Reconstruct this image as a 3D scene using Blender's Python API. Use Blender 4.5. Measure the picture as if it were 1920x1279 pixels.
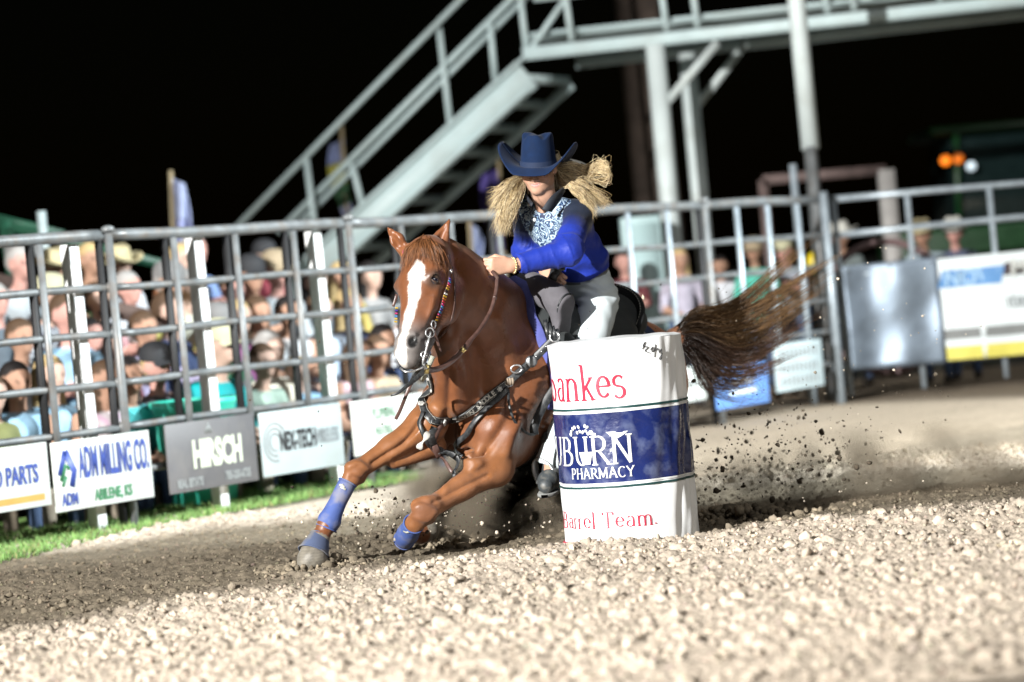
import bpy, bmesh, math, random
import numpy as np
from mathutils import Vector, Matrix
from mathutils.bvhtree import BVHTree

for o in list(bpy.data.objects):
    bpy.data.objects.remove(o)
SC = bpy.context.scene
COL = SC.collection
rnd = random.Random(7)
nrg = np.random.default_rng(11)

# ------------------------------------------------------------------ camera
F = 5076.0                      # focal length in photograph pixels (1920 wide)
ROLL = math.radians(5.1)
PITCH = math.radians(-1.14)
EYE = 1.15
_fwd = np.array([0, math.cos(PITCH), math.sin(PITCH)])
_up0 = np.array([0, -math.sin(PITCH), math.cos(PITCH)])
_rt0 = np.array([1.0, 0, 0])
_ex = math.cos(ROLL) * _rt0 - math.sin(ROLL) * _up0
_ey = math.sin(ROLL) * _rt0 + math.cos(ROLL) * _up0
cam_d = bpy.data.cameras.new('camera')
cam = bpy.data.objects.new('camera', cam_d)
COL.objects.link(cam)
cam.matrix_world = Matrix(((_ex[0], _ey[0], -_fwd[0], 0), (_ex[1], _ey[1], -_fwd[1], 0),
                           (_ex[2], _ey[2], -_fwd[2], EYE), (0, 0, 0, 1)))
cam_d.sensor_width = 36.0
cam_d.lens = F * 36.0 / 1920.0
cam_d.clip_end = 2000
cam_d.dof.use_dof = True
cam_d.dof.focus_distance = 11.95
cam_d.dof.aperture_fstop = 1.4
SC.camera = cam

# ------------------------------------------------------------------ night sky, key light, exposure
LAZ, LEL = math.radians(33), math.radians(19)
Ldir = np.array([math.sin(LAZ) * math.cos(LEL), math.cos(LAZ) * math.cos(LEL), -math.sin(LEL)])
world = bpy.data.worlds.new('World')
SC.world = world
world.use_nodes = True
wn = world.node_tree.nodes
sky = wn.new('ShaderNodeTexSky')
sky.sky_type = 'NISHITA'
sky.sun_disc = False
sky.sun_elevation = math.radians(3)
sky.sun_rotation = math.radians(200)
wn['Background'].inputs['Strength'].default_value = 0.0001
world.node_tree.links.new(sky.outputs['Color'], wn['Background'].inputs['Color'])

sun_d = bpy.data.lights.new('sun', 'SUN')
sun_d.energy = 0.2
sun_d.angle = math.radians(18)
sun_d.color = (1.0, 0.98, 0.94)
sun = bpy.data.objects.new('sun', sun_d)
COL.objects.link(sun)
# the arena's own general lighting comes softly from the right, high up
sun.rotation_euler = Vector((-0.52, 0.55, -0.65)).to_track_quat('-Z', 'Y').to_euler()

# the arena floodlight: the lamp of the mast built further down
FLOOD = np.array([-0.17, 12.3, 0.75]) - Ldir * 27.0
flood_d = bpy.data.lights.new('arena_floodlight', 'SPOT')
flood_d.energy = 26000
flood_d.color = (1.0, 0.985, 0.95)
flood_d.shadow_soft_size = 0.12
flood_d.spot_size = math.radians(31)
flood_d.spot_blend = 0.7
flood = bpy.data.objects.new('arena_floodlight', flood_d)
COL.objects.link(flood)
flood.location = Vector(FLOOD)
flood.rotation_euler = Vector(np.array([-0.3, 14.0, 0.3]) - FLOOD).to_track_quat('-Z', 'Y').to_euler()

# second mast across the arena: it lights the stands, the fence and the signs
FLOOD2 = np.array([11.5, 13.2, 7.0])
flood2_d = bpy.data.lights.new('stand_floodlight', 'SPOT')
flood2_d.energy = 7000
flood2_d.color = (0.90, 0.98, 1.0)
flood2_d.shadow_soft_size = 0.15
flood2_d.spot_size = math.radians(41)
flood2_d.spot_blend = 0.35
flood2 = bpy.data.objects.new('stand_floodlight', flood2_d)
COL.objects.link(flood2)
flood2.location = Vector(FLOOD2)
flood2.rotation_euler = Vector(np.array([-1.2, 18.4, -0.4]) - FLOOD2).to_track_quat('-Z', 'Y').to_euler()

SC.view_settings.view_transform = 'Standard'
SC.view_settings.look = 'None'
SC.view_settings.exposure = 1.95
SC.view_settings.gamma = 1.0
SC.view_settings.use_curve_mapping = False

# ------------------------------------------------------------------ pixel <-> world
def ray(px, py):
    X, Y = (px - 960) / F, (639.5 - py) / F
    return X * _ex + Y * _ey + _fwd
def at(px, py, D):
    d = ray(px, py)
    return np.array([0, 0, EYE]) + d * (D / d[1])
def gnd(px, py, z=0.0):
    d = ray(px, py)
    return np.array([0, 0, EYE]) + d * ((z - EYE) / d[2])
def proj(P):
    P = np.asarray(P, float) - [0, 0, EYE]
    dep = P @ _fwd
    return 960 + F * (P @ _ex) / dep, 639.5 - F * (P @ _ey) / dep

def nz(v):
    v = np.asarray(v, float)
    return v / np.linalg.norm(v)
def sstep(e0, e1, x):
    t = np.clip((x - e0) / (e1 - e0 + 1e-12), 0, 1)
    return t * t * (3 - 2 * t)

# ------------------------------------------------------------------ objects
def tag(o, label=None, cat=None, group=None, kind=None):
    if label: o['label'] = label
    if cat: o['category'] = cat
    if group: o['group'] = group
    if kind: o['kind'] = kind
    return o
def empty(name, loc, label=None, cat=None, group=None, rz=0.0):
    o = bpy.data.objects.new(name, None)
    o.empty_display_size = 0.1
    COL.objects.link(o)
    o.location = Vector([float(c) for c in loc]); o.rotation_euler = (0, 0, rz)
    return tag(o, label, cat, group)
def link(name, me, mats, parent=None, smooth=True):
    o = bpy.data.objects.new(name, me)
    COL.objects.link(o)
    if mats is not None:
        for m in (mats if isinstance(mats, (list, tuple)) else [mats]):
            me.materials.append(m)
    if smooth and len(me.polygons):
        me.polygons.foreach_set('use_smooth', np.ones(len(me.polygons), bool))
    if parent is not None:
        par(o, parent)
    return o
def par(o, parent):                          # keep the world place
    o.parent = parent
    if parent.parent is not None:
        pm = mw(parent)
    else:
        pm = Matrix.LocRotScale(parent.location, parent.rotation_euler, parent.scale)
    o.matrix_parent_inverse = pm.inverted()
def mw(o):
    m = Matrix.LocRotScale(o.location, o.rotation_euler, o.scale)
    if o.parent is not None:
        m = mw(o.parent) @ o.matrix_parent_inverse @ m
    return m
def mesh_np(name, V, quads=None, tris=None, mid=None):
    V = np.asarray(V, np.float32)
    parts = []
    nq = 0 if quads is None else len(quads)
    nt = 0 if tris is None else len(tris)
    me = bpy.data.meshes.new(name)
    me.vertices.add(len(V)); me.vertices.foreach_set('co', V.ravel())
    loops = []
    if nq: loops.append(np.asarray(quads, np.int32).ravel())
    if nt: loops.append(np.asarray(tris, np.int32).ravel())
    L = np.concatenate(loops)
    me.loops.add(len(L)); me.loops.foreach_set('vertex_index', L)
    me.polygons.add(nq + nt)
    st = np.concatenate([np.arange(nq) * 4, nq * 4 + np.arange(nt) * 3]).astype(np.int32)
    me.polygons.foreach_set('loop_start', st)
    if mid is not None:
        me.polygons.foreach_set('material_index', np.asarray(mid, np.int32))
    me.update(calc_edges=True)
    return me
def set_col(me, C, name='Col'):
    a = me.color_attributes.new(name, 'FLOAT_COLOR', 'POINT')
    C = np.asarray(C, np.float32)
    if C.shape[1] == 3:
        C = np.concatenate([C, np.ones((len(C), 1), np.float32)], 1)
    a.data.foreach_set('color', C.ravel())

class MB:
    """collects boxes, bars, tubes, quads into one mesh"""
    def __init__(s): s.V = []; s.Q = []; s.T = []
    def n(s): return len(s.V)
    def box(s, c, size, R=None):
        b = s.n(); c = np.asarray(c, float); h = np.asarray(size, float) / 2
        for i in (-1, 1):
            for j in (-1, 1):
                for k in (-1, 1):
                    p = np.array([i, j, k]) * h
                    s.V.append(c + (R @ p if R is not None else p))
        for q in ((0, 1, 3, 2), (4, 6, 7, 5), (0, 4, 5, 1), (2, 3, 7, 6), (0, 2, 6, 4), (1, 5, 7, 3)):
            s.Q.append([b + i for i in q])
        return s
    def bar(s, p0, p1, w, h, up=(0, 0, 1)):
        """rectangular bar: w sideways, h along up"""
        p0 = np.asarray(p0, float); p1 = np.asarray(p1, float)
        d = nz(p1 - p0); u = np.asarray(up, float)
        if abs(d @ nz(u)) > 0.98: u = np.array([0, 1.0, 0])
        sd = nz(np.cross(d, u)); u = nz(np.cross(sd, d))
        R = np.stack([d, sd, u], 1)
        return s.box((p0 + p1) / 2, (np.linalg.norm(p1 - p0), w, h), R)
    def tube(s, P, r, n=10, cap=True):
        P = [np.asarray(p, float) for p in P]
        m = len(P); r = [r] * m if np.isscalar(r) else list(r)
        b = s.n(); u = None
        for i in range(m):
            d = nz(P[min(i + 1, m - 1)] - P[max(i - 1, 0)])
            if u is None:
                u = np.array([0, 0, 1.0]) if abs(d[2]) < 0.9 else np.array([1.0, 0, 0])
            u = nz(u - d * (u @ d)); v = np.cross(d, u)
            for k in range(n):
                a = 2 * math.pi * k / n
                s.V.append(P[i] + r[i] * (math.cos(a) * u + math.sin(a) * v))
        for i in range(m - 1):
            for k in range(n):
                k2 = (k + 1) % n
                s.Q.append([b + i * n + k, b + i * n + k2, b + (i + 1) * n + k2, b + (i + 1) * n + k])
        if cap:
            for e, rev in ((0, True), (m - 1, False)):
                c = s.n(); s.V.append(P[e].copy())
                for k in range(n):
                    k2 = (k + 1) % n
                    t = [c, b + e * n + k, b + e * n + k2]
                    s.T.append(t[::-1] if rev else t)
        return s
    def strap(s, P, N, w, th):
        """flat strap along P with surface normals N"""
        P = [np.asarray(p, float) for p in P]; m = len(P); b = s.n()
        w = [w] * m if np.isscalar(w) else list(w)
        for i in range(m):
            d = nz(P[min(i + 1, m - 1)] - P[max(i - 1, 0)])
            nn = np.asarray(N[i], float); nn = nz(nn - d * (nn @ d)); sd = np.cross(d, nn)
            for (a, c) in ((-1, 0), (-0.8, 1), (0.8, 1), (1, 0), (0.8, -1), (-0.8, -1)):
                s.V.append(P[i] + sd * a * w[i] / 2 + nn * c * th / 2)
        for i in range(m - 1):
            for k in range(6):
                k2 = (k + 1) % 6
                s.Q.append([b + i * 6 + k2, b + i * 6 + k, b + (i + 1) * 6 + k, b + (i + 1) * 6 + k2])
        for e, rev in ((0, False), (m - 1, True)):
            for t in ((0, 1, 5), (1, 4, 5), (1, 2, 4), (2, 3, 4)):
                t = [b + e * 6 + i for i in t]; s.T.append(t[::-1] if rev else t)
        return s
    def quad(s, a, b_, c, d):
        b = s.n(); s.V += [np.asarray(x, float) for x in (a, b_, c, d)]; s.Q.append([b, b + 1, b + 2, b + 3]); return s
    def grid(s, G, flip=False):
        """G: rows x cols x 3"""
        G = np.asarray(G, float); m, n = G.shape[:2]; b = s.n()
        s.V += [p for p in G.reshape(-1, 3)]
        for i in range(m - 1):
            for j in range(n - 1):
                q = [b + i * n + j, b + i * n + j + 1, b + (i + 1) * n + j + 1, b + (i + 1) * n + j]
                s.Q.append(q[::-1] if flip else q)
        return s
    def mesh(s, name='mesh'):
        return mesh_np(name, np.array(s.V), s.Q if s.Q else None, s.T if s.T else None)
    def build(s, name, mat, parent=None, smooth=False):
        return link(name, s.mesh(name), mat, parent, smooth)

def bevel(o, w=0.004, seg=2):
    m = o.modifiers.new('bevel', 'BEVEL'); m.width = w; m.segments = seg; m.limit_method = 'ANGLE'
    return o
def spline(P, n):
    """Catmull-Rom through P, n samples"""
    P = np.asarray(P, float)
    if len(P) == 2:
        return P[0] + (P[1] - P[0]) * np.linspace(0, 1, n)[:, None]
    Q = np.concatenate([[2 * P[0] - P[1]], P, [2 * P[-1] - P[-2]]])
    out = []
    for t in np.linspace(0, len(P) - 1 - 1e-9, n):
        i = int(t); f = t - i
        p0, p1, p2, p3 = Q[i:i + 4]
        out.append(0.5 * ((2 * p1) + (-p0 + p2) * f + (2 * p0 - 5 * p1 + 4 * p2 - p3) * f * f + (-p0 + 3 * p1 - 3 * p2 + p3) * f ** 3))
    return np.array(out)

# ------------------------------------------------------------------ signed distance sculpting
class SDF:
    def __init__(s, lo, hi, res):
        s.lo = np.asarray(lo, float); s.res = res
        s.n = np.ceil((np.asarray(hi, float) - s.lo) / res).astype(int) + 1
        s.f = np.full(tuple(s.n), 0.5, np.float32)
    def blk(s, lo, hi):
        i0 = np.clip(np.floor((lo - s.lo) / s.res).astype(int), 0, s.n)
        i1 = np.clip(np.ceil((hi - s.lo) / s.res).astype(int) + 1, 0, s.n)
        if np.any(i1 <= i0): return None
        ax = [(s.lo[k] + np.arange(i0[k], i1[k]) * s.res).astype(np.float32) for k in range(3)]
        sl = tuple(slice(i0[k], i1[k]) for k in range(3))
        return sl, ax[0][:, None, None], ax[1][None, :, None], ax[2][None, None, :]
    def mix(s, sl, d, k, op):
        f = s.f[sl]
        if op == 'add':
            h = np.maximum(k - np.abs(f - d), 0) / k
            s.f[sl] = np.minimum(f, d) - h * h * k * 0.25
        elif op == 'sub':
            d = -d
            h = np.maximum(k - np.abs(f - d), 0) / k
            s.f[sl] = np.maximum(f, d) + h * h * k * 0.25
        elif op == 'cut':
            s.f[sl] = np.maximum(f, d)
    def bone(s, p0, p1, r0, r1, k=0.03, ax=None, flat=1.0, op='add'):
        p0 = np.asarray(p0, float); p1 = np.asarray(p1, float)
        m = max(r0, r1) * max(1, flat) + k + 3 * s.res
        b = s.blk(np.minimum(p0, p1) - m, np.maximum(p0, p1) + m)
        if b is None: return s
        sl, X, Y, Z = b
        ba = p1 - p0; L2 = max(ba @ ba, 1e-9)
        x, y, z = X - p0[0], Y - p0[1], Z - p0[2]
        t = np.clip((x * ba[0] + y * ba[1] + z * ba[2]) / L2, 0, 1)
        x = x - t * ba[0]; y = y - t * ba[1]; z = z - t * ba[2]
        if ax is not None and flat != 1.0:
            ax = nz(ax); c = (x * ax[0] + y * ax[1] + z * ax[2]) * (1 / flat - 1)
            x = x + c * ax[0]; y = y + c * ax[1]; z = z + c * ax[2]
        d = np.sqrt(x * x + y * y + z * z) - (r0 + (r1 - r0) * t)
        if flat < 1: d = d * max(flat, 0.6)
        s.mix(sl, d.astype(np.float32), k, op); return s
    def ell(s, c, rad, R=None, k=0.03, op='add'):
        c = np.asarray(c, float); rad = np.asarray(rad, float)
        m = rad.max() + k + 3 * s.res
        if R is None: m = rad + k + 3 * s.res
        b = s.blk(c - m, c + m)
        if b is None: return s
        sl, X, Y, Z = b
        x, y, z = X - c[0], Y - c[1], Z - c[2]
        if R is not None:
            R = np.asarray(R, float)
            x, y, z = (x * R[0, 0] + y * R[1, 0] + z * R[2, 0], x * R[0, 1] + y * R[1, 1] + z * R[2, 1], x * R[0, 2] + y * R[1, 2] + z * R[2, 2])
        k0 = np.sqrt((x / rad[0]) ** 2 + (y / rad[1]) ** 2 + (z / rad[2]) ** 2)
        k1 = np.sqrt((x / rad[0] ** 2) ** 2 + (y / rad[1] ** 2) ** 2 + (z / rad[2] ** 2) ** 2) + 1e-6
        d = k0 * (k0 - 1) / k1
        s.mix(sl, d.astype(np.float32), k, op); return s
    def cut(s, p, n):
        """keep the side where (x-p).n < 0"""
        b = s.blk(s.lo, s.lo + s.n * s.res); sl, X, Y, Z = b
        d = (X - p[0]) * n[0] + (Y - p[1]) * n[1] + (Z - p[2]) * n[2]
        s.f = np.maximum(s.f, d.astype(np.float32)); return s
    def cutball(s, c, r, p, n):
        """cut by a plane but only inside a ball"""
        c = np.asarray(c, float); b = s.blk(c - r, c + r); sl, X, Y, Z = b
        d = (X - p[0]) * n[0] + (Y - p[1]) * n[1] + (Z - p[2]) * n[2]
        ins = ((X - c[0]) ** 2 + (Y - c[1]) ** 2 + (Z - c[2]) ** 2) < r * r
        s.f[sl] = np.where(ins, np.maximum(s.f[sl], d), s.f[sl]); return s
    def mesh(s):
        f = s.f; n = s.n
        sg = f < 0
        c = sg[:-1, :-1, :-1].astype(np.int8)
        cnt = np.zeros_like(c)
        for i in (0, 1):
            for j in (0, 1):
                for k in (0, 1):
                    cnt += sg[i:n[0] - 1 + i, j:n[1] - 1 + j, k:n[2] - 1 + k]
        act = (cnt > 0) & (cnt < 8)
        I = np.argwhere(act)
        idm = np.full(act.shape, -1, np.int32); idm[act] = np.arange(len(I), dtype=np.int32)
        val = {}
        for i in (0, 1):
            for j in (0, 1):
                for k in (0, 1):
                    val[(i, j, k)] = f[I[:, 0] + i, I[:, 1] + j, I[:, 2] + k]
        acc = np.zeros((len(I), 3)); num = np.zeros(len(I))
        cs = list(val)
        for a in cs:
            for ax in range(3):
                if a[ax] == 0:
                    b = list(a); b[ax] = 1; b = tuple(b)
                    va, vb = val[a], val[b]
                    m = (va < 0) != (vb < 0)
                    t = va[m] / (va[m] - vb[m])
                    p = np.tile(np.array(a, float), (m.sum(), 1)); p[:, ax] = t
                    acc[m] += p; num[m] += 1
        V = s.lo + (I + acc / num[:, None]) * s.res
        Q = []
        for ax in range(3):
            o1, o2 = [(1, 2), (2, 0), (0, 1)][ax]
            slA = [slice(1, n[k] - 1) for k in range(3)]; slB = list(slA)
            slA[ax] = slice(0, n[ax] - 1); slB[ax] = slice(1, n[ax])
            A, B = sg[tuple(slA)], sg[tuple(slB)]
            E = np.argwhere(A != B); inside = A[tuple(E.T)]
            off = np.array([1, 1, 1]); off[ax] = 0
            E = E + off
            def cell(d1, d2):
                C = E.copy(); C[:, o1] -= d1; C[:, o2] -= d2
                return idm[C[:, 0], C[:, 1], C[:, 2]]
            q = np.stack([cell(1, 1), cell(0, 1), cell(0, 0), cell(1, 0)], 1)
            q[~inside] = q[~inside][:, ::-1]
            Q.append(q)
        return V, np.concatenate(Q)
def relax(V, Q, it=2, lam=0.5):
    """laplacian smoothing"""
    E = np.concatenate([Q[:, [0, 1]], Q[:, [1, 2]], Q[:, [2, 3]], Q[:, [3, 0]]])
    for _ in range(it):
        for l in (lam, -lam * 0.9):
            S = np.zeros_like(V); N = np.zeros(len(V))
            for c in range(3):
                S[:, c] = np.bincount(E[:, 0], V[E[:, 1], c], len(V)) + np.bincount(E[:, 1], V[E[:, 0], c], len(V))
            N = np.bincount(E[:, 0], minlength=len(V)) + np.bincount(E[:, 1], minlength=len(V))
            V = V + l * (S / np.maximum(N, 1)[:, None] - V)
    return V
def vnorm(V, Q):
    n = np.cross(V[Q[:, 2]] - V[Q[:, 0]], V[Q[:, 3]] - V[Q[:, 1]])
    N = np.zeros_like(V)
    for i in range(4):
        for c in range(3):
            N[:, c] += np.bincount(Q[:, i], n[:, c], len(V))
    return N / (np.linalg.norm(N, axis=1, keepdims=True) + 1e-12)
_sw = nrg.normal(size=(40, 3)); _sp = nrg.uniform(0, 6.28, 40)
def wav(P, s, o=0, m=7):
    """cheap smooth 3-D noise, about -1..1"""
    P = np.asarray(P, float) * s
    r = np.zeros(P.shape[:-1])
    for i in range(m):
        j = (i + o) % 40
        r += np.sin(P @ (_sw[j] * (0.7 + 0.25 * i)) + _sp[j] + 1.3 * np.sin(P @ _sw[(j + 9) % 40] + o))
    return r / (m * 0.6)

# ------------------------------------------------------------------ materials
MATS = {}
def mat(name, col=(0.5, 0.5, 0.5), rough=0.6, metal=0.0, var=0.15, vs=8.0, bump=0.15, bs=60.0, spec=0.5,
        attr=None, sheen=0.0, coat=0.0, dirt=None, dscale=5.0, damt=0.5, trans=0.0, bdist=0.004):
    if name in MATS: return MATS[name]
    m = bpy.data.materials.new(name); m.use_nodes = True
    N, L = m.node_tree.nodes, m.node_tree.links
    P = N['Principled BSDF']
    P.inputs['Roughness'].default_value = rough
    P.inputs['Metallic'].default_value = metal
    P.inputs['Specular IOR Level'].default_value = spec
    P.inputs['Sheen Weight'].default_value = sheen
    P.inputs['Coat Weight'].default_value = coat
    tc = N.new('ShaderNodeTexCoord')
    nt = N.new('ShaderNodeTexNoise'); nt.inputs['Scale'].default_value = vs; nt.inputs['Detail'].default_value = 5
    L.new(tc.outputs['Object'], nt.inputs['Vector'])
    mr = N.new('ShaderNodeMapRange'); mr.inputs['From Min'].default_value = 0.3; mr.inputs['From Max'].default_value = 0.7
    mr.inputs['To Min'].default_value = 1 - var; mr.inputs['To Max'].default_value = 1 + var
    L.new(nt.outputs['Fac'], mr.inputs['Value'])
    mul = N.new('ShaderNodeVectorMath'); mul.operation = 'SCALE'
    if attr:
        at_ = N.new('ShaderNodeAttribute'); at_.attribute_name = attr
        L.new(at_.outputs['Color'], mul.inputs[0])
    else:
        mul.inputs[0].default_value = col[:3]
    L.new(mr.outputs['Result'], mul.inputs['Scale'])
    out = mul.outputs['Vector']
    if dirt is not None:
        n2 = N.new('ShaderNodeTexNoise'); n2.inputs['Scale'].default_value = dscale; n2.inputs['Detail'].default_value = 6
        L.new(tc.outputs['Object'], n2.inputs['Vector'])
        m2 = N.new('ShaderNodeMapRange'); m2.inputs['From Min'].default_value = 0.48; m2.inputs['From Max'].default_value = 0.68
        m2.inputs['To Max'].default_value = damt
        L.new(n2.outputs['Fac'], m2.inputs['Value'])
        mx = N.new('ShaderNodeMix'); mx.data_type = 'RGBA'
        L.new(m2.outputs['Result'], mx.inputs['Factor']); L.new(out, mx.inputs['A']); mx.inputs['B'].default_value = (*dirt, 1)
        out = mx.outputs['Result']
    L.new(out, P.inputs['Base Color'])
    if bump:
        nb = N.new('ShaderNodeTexNoise'); nb.inputs['Scale'].default_value = bs; nb.inputs['Detail'].default_value = 4
        L.new(tc.outputs['Object'], nb.inputs['Vector'])
        bp = N.new('ShaderNodeBump'); bp.inputs['Strength'].default_value = bump; bp.inputs['Distance'].default_value = bdist
        L.new(nb.outputs['Fac'], bp.inputs['Height']); L.new(bp.outputs['Normal'], P.inputs['Normal'])
    # roughness wear
    rr = N.new('ShaderNodeMapRange'); rr.inputs['To Min'].default_value = max(0.02, rough - 0.1); rr.inputs['To Max'].default_value = min(1, rough + 0.1)
    L.new(nt.outputs['Fac'], rr.inputs['Value']); L.new(rr.outputs['Result'], P.inputs['Roughness'])
    if trans:
        P.inputs['Transmission Weight'].default_value = trans
    MATS[name] = m
    return m

# ------------------------------------------------------------------ flat lettering as meshes
_txt = {}
def text_mesh(body, ext=0.001, off=0.0):
    k = (body, ext, off)
    if k not in _txt:
        cu = bpy.data.curves.new('t', 'FONT'); cu.body = body; cu.size = 1.0; cu.extrude = 0.0; cu.offset = off
        cu.align_x = 'CENTER'; cu.align_y = 'CENTER'; cu.resolution_u = 3
        o = bpy.data.objects.new('t', cu); COL.objects.link(o)
        dg = bpy.context.evaluated_depsgraph_get(); me = bpy.data.meshes.new_from_object(o.evaluated_get(dg))
        V = np.array([v.co[:] for v in me.vertices]).reshape(-1, 3); Fc = [list(p.vertices) for p in me.polygons]
        bpy.data.objects.remove(o); bpy.data.meshes.remove(me); _txt[k] = (V, Fc)
    return _txt[k]
def text_obj(name, body, size, loc, X, Y, N, m, parent, ext=0.001, bold=0.0, sx=1.0, map_=None):
    """word or letter as a thin solid; X, Y, N its axes"""
    V, Fc = text_mesh(body, 0.0, bold / size if size else 0)
    A = np.concatenate([V, V]); n = len(V)
    P = np.asarray(loc) + np.outer(A[:, 0] * size * sx, X) + np.outer(A[:, 1] * size, Y) + np.outer(np.r_[np.full(n, ext), np.zeros(n)], N)
    me = bpy.data.meshes.new(name); me.from_pydata([tuple(p) for p in P], [], Fc); me.update()
    return link(name, me, m, parent, False)
# ================================================================== the arena floor
def trackband(x, y):
    """1 inside the darker churned track, 0 on the dry dusty footing"""
    x = np.asarray(x, float); y = np.asarray(y, float); P = np.stack([x, y, 0 * x], -1)
    n1 = 0.22 * wav(P, 1.6, 2) + 0.10 * wav(P, 6.0, 5)
    near = np.interp(x, [-3, -2, -0.9, 0.1, 1.2, 4], [10.2, 10.7, 11.55, 11.95, 12.1, 12.5])
    far = np.interp(x, [-3.5, -2.4, -1.2, 0, 2, 5], [14.0, 14.2, 14.6, 14.5, 14.2, 14.6])
    return sstep(-0.75, 0.45, y - near + n1) * (1 - sstep(-0.2, 0.22, y - far + n1 * 0.7))
def gz(x, y):
    x = np.asarray(x, float); y = np.asarray(y, float); P = np.stack([x, y, 0 * x], -1)
    crest = np.interp(x, [-3, -0.6, 0.3, 3], [10.6, 11.25, 11.45, 11.6])
    z = 0.030 * np.exp(-((y - crest) / 0.30) ** 2) * sstep(-1.4, 0.2, x)
    z = z - 0.020 * trackband(x, y) + 0.010 * wav(P, 2.4, 7) + 0.006 * wav(P, 9.0, 11)
    fade = sstep(6.5, 7.5, y) * (1 - sstep(18, 22, y))
    return z * fade
soil = mat('arena_soil', rough=0.95, attr='Col', var=0.22, vs=30, bump=0.45, bs=140, spec=0.15, bdist=0.008)
DRY = np.array([0.425, 0.362, 0.293]); TRACK = np.array([0.145, 0.120, 0.087])  # pale footing, and the darker soil of the track band
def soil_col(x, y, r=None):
    w = trackband(x, y)[..., None]; P = np.stack([x, y, 0 * x], -1)
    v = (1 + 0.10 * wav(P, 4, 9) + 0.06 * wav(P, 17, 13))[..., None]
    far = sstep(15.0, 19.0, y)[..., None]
    c = DRY * (1 - w) + TRACK * w
    old = (sstep(0.0, 1.4, x) * sstep(13.8, 15.5, y))[..., None]          # footing turns darker and browner towards the gate
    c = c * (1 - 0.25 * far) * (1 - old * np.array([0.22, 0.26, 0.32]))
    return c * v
def ground_sheet(x0, x1, nx, y0, y1, ny, name, zoff=0.0):
    X, Y = np.meshgrid(np.linspace(x0, x1, nx), np.linspace(y0, y1, ny)); Z = gz(X, Y) + zoff
    V = np.stack([X, Y, Z], -1).reshape(-1, 3); i = np.arange(nx * ny).reshape(ny, nx)
    Q = np.stack([i[:-1, :-1], i[:-1, 1:], i[1:, 1:], i[1:, :-1]], -1).reshape(-1, 4)
    me = mesh_np(name, V, Q); set_col(me, soil_col(X.ravel(), Y.ravel()))
    return link(name, me, soil)
def _hash(i, j, k):
    v = np.sin(i * 127.1 + j * 311.7 + k * 74.7) * 43758.5453; return v - np.floor(v)
def bumps(x, y, cell, seed, rmin=0.35, rmax=0.75, fill=0.8):
    """height of half-sunk lumps, about 0..0.6 of a cell"""
    wx = x + 0.25 * cell * wav(np.stack([x, y, 0 * x], -1), 0.9 / cell, seed % 30); i0, j0 = np.floor(wx / cell), np.floor(y / cell); h = np.zeros_like(x)
    for di in (-1, 0, 1):
        for dj in (-1, 0, 1):
            i, j = i0 + di, j0 + dj; cx = (i + _hash(i, j, seed)) * cell; cy = (j + _hash(i, j, seed + 5)) * cell
            r = cell * (rmin + (rmax - rmin) * _hash(i, j, seed + 9)); a = _hash(i, j, seed + 13) * 3.14; ca, sa = np.cos(a), np.sin(a)
            dx, dy = wx - cx, y - cy; u, v = dx * ca + dy * sa, (-dx * sa + dy * ca) * 1.35
            b = np.sqrt(np.maximum(r * r - u * u - v * v, 0)) * (0.6 + 0.5 * _hash(i, j, seed + 21)) * (_hash(i, j, seed + 17) < fill); h = np.maximum(h, b)
    return h
def rough(x, y):
    w = 1 - 0.45 * trackband(x, y)
    h = bumps(x, y, 0.075, 3, 0.18, 0.55, 0.5) * 0.60 + bumps(x, y, 0.034, 7, 0.26, 0.66, 0.70) * 0.60 + bumps(x, y, 0.018, 11, 0.35, 0.75, 0.8) * 0.50
    h = h + 0.0025 * wav(np.stack([x, y, 0 * x], -1), 110, 4)
    hol = np.clip(wav(np.stack([x, y, 0 * x], -1), 14, 21) - 0.55, 0, 1); h = h - 0.022 * hol
    return h * w
# fan of fine footing in front of and round the horse, coarser sheet beyond
NX, NY = 880, 560
ty = np.linspace(0, 1, NY); yy = 7.25 * (15.6 / 7.25) ** ty; xx = np.linspace(-1, 1, NX)
Y = np.repeat(yy[:, None], NX, 1); X = xx[None] * (0.205 * Y + 0.75)
X, Y = X + nrg.normal(0, 0.0008, X.shape), Y + nrg.normal(0, 0.0012, Y.shape)
edge = sstep(0, 0.02, 1 - np.abs(np.repeat(xx[None], NY, 0))) * sstep(0, 0.02, ty)[:, None] * sstep(0, 0.02, 1 - ty)[:, None]
R0 = rough(X, Y); Z = gz(X, Y) + (R0 + 0.010) * edge - 0.012
V = np.stack([X, Y, Z], -1).reshape(-1, 3); i = np.arange(NX * NY).reshape(NY, NX)
Q = np.stack([i[:-1, :-1], i[:-1, 1:], i[1:, 1:], i[1:, :-1]], -1).reshape(-1, 4)
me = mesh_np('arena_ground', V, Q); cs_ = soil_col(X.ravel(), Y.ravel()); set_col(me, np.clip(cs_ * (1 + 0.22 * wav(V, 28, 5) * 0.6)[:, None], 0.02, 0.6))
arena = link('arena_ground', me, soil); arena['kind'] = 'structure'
far_s = ground_sheet(-9.0, 11.0, 260, 4.0, 26.0, 280, 'arena_ground_beyond', -0.022); far_s['kind'] = 'structure'
field_m = mat('night_field', (0.022, 0.024, 0.018), rough=0.95, var=0.4, vs=0.8, bump=0.5, bs=20)
MB().quad((-400, -60, -0.06), (400, -60, -0.06), (400, 900, -0.06), (-400, 900, -0.06)).build('field_ground', field_m)['kind'] = 'structure'

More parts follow.
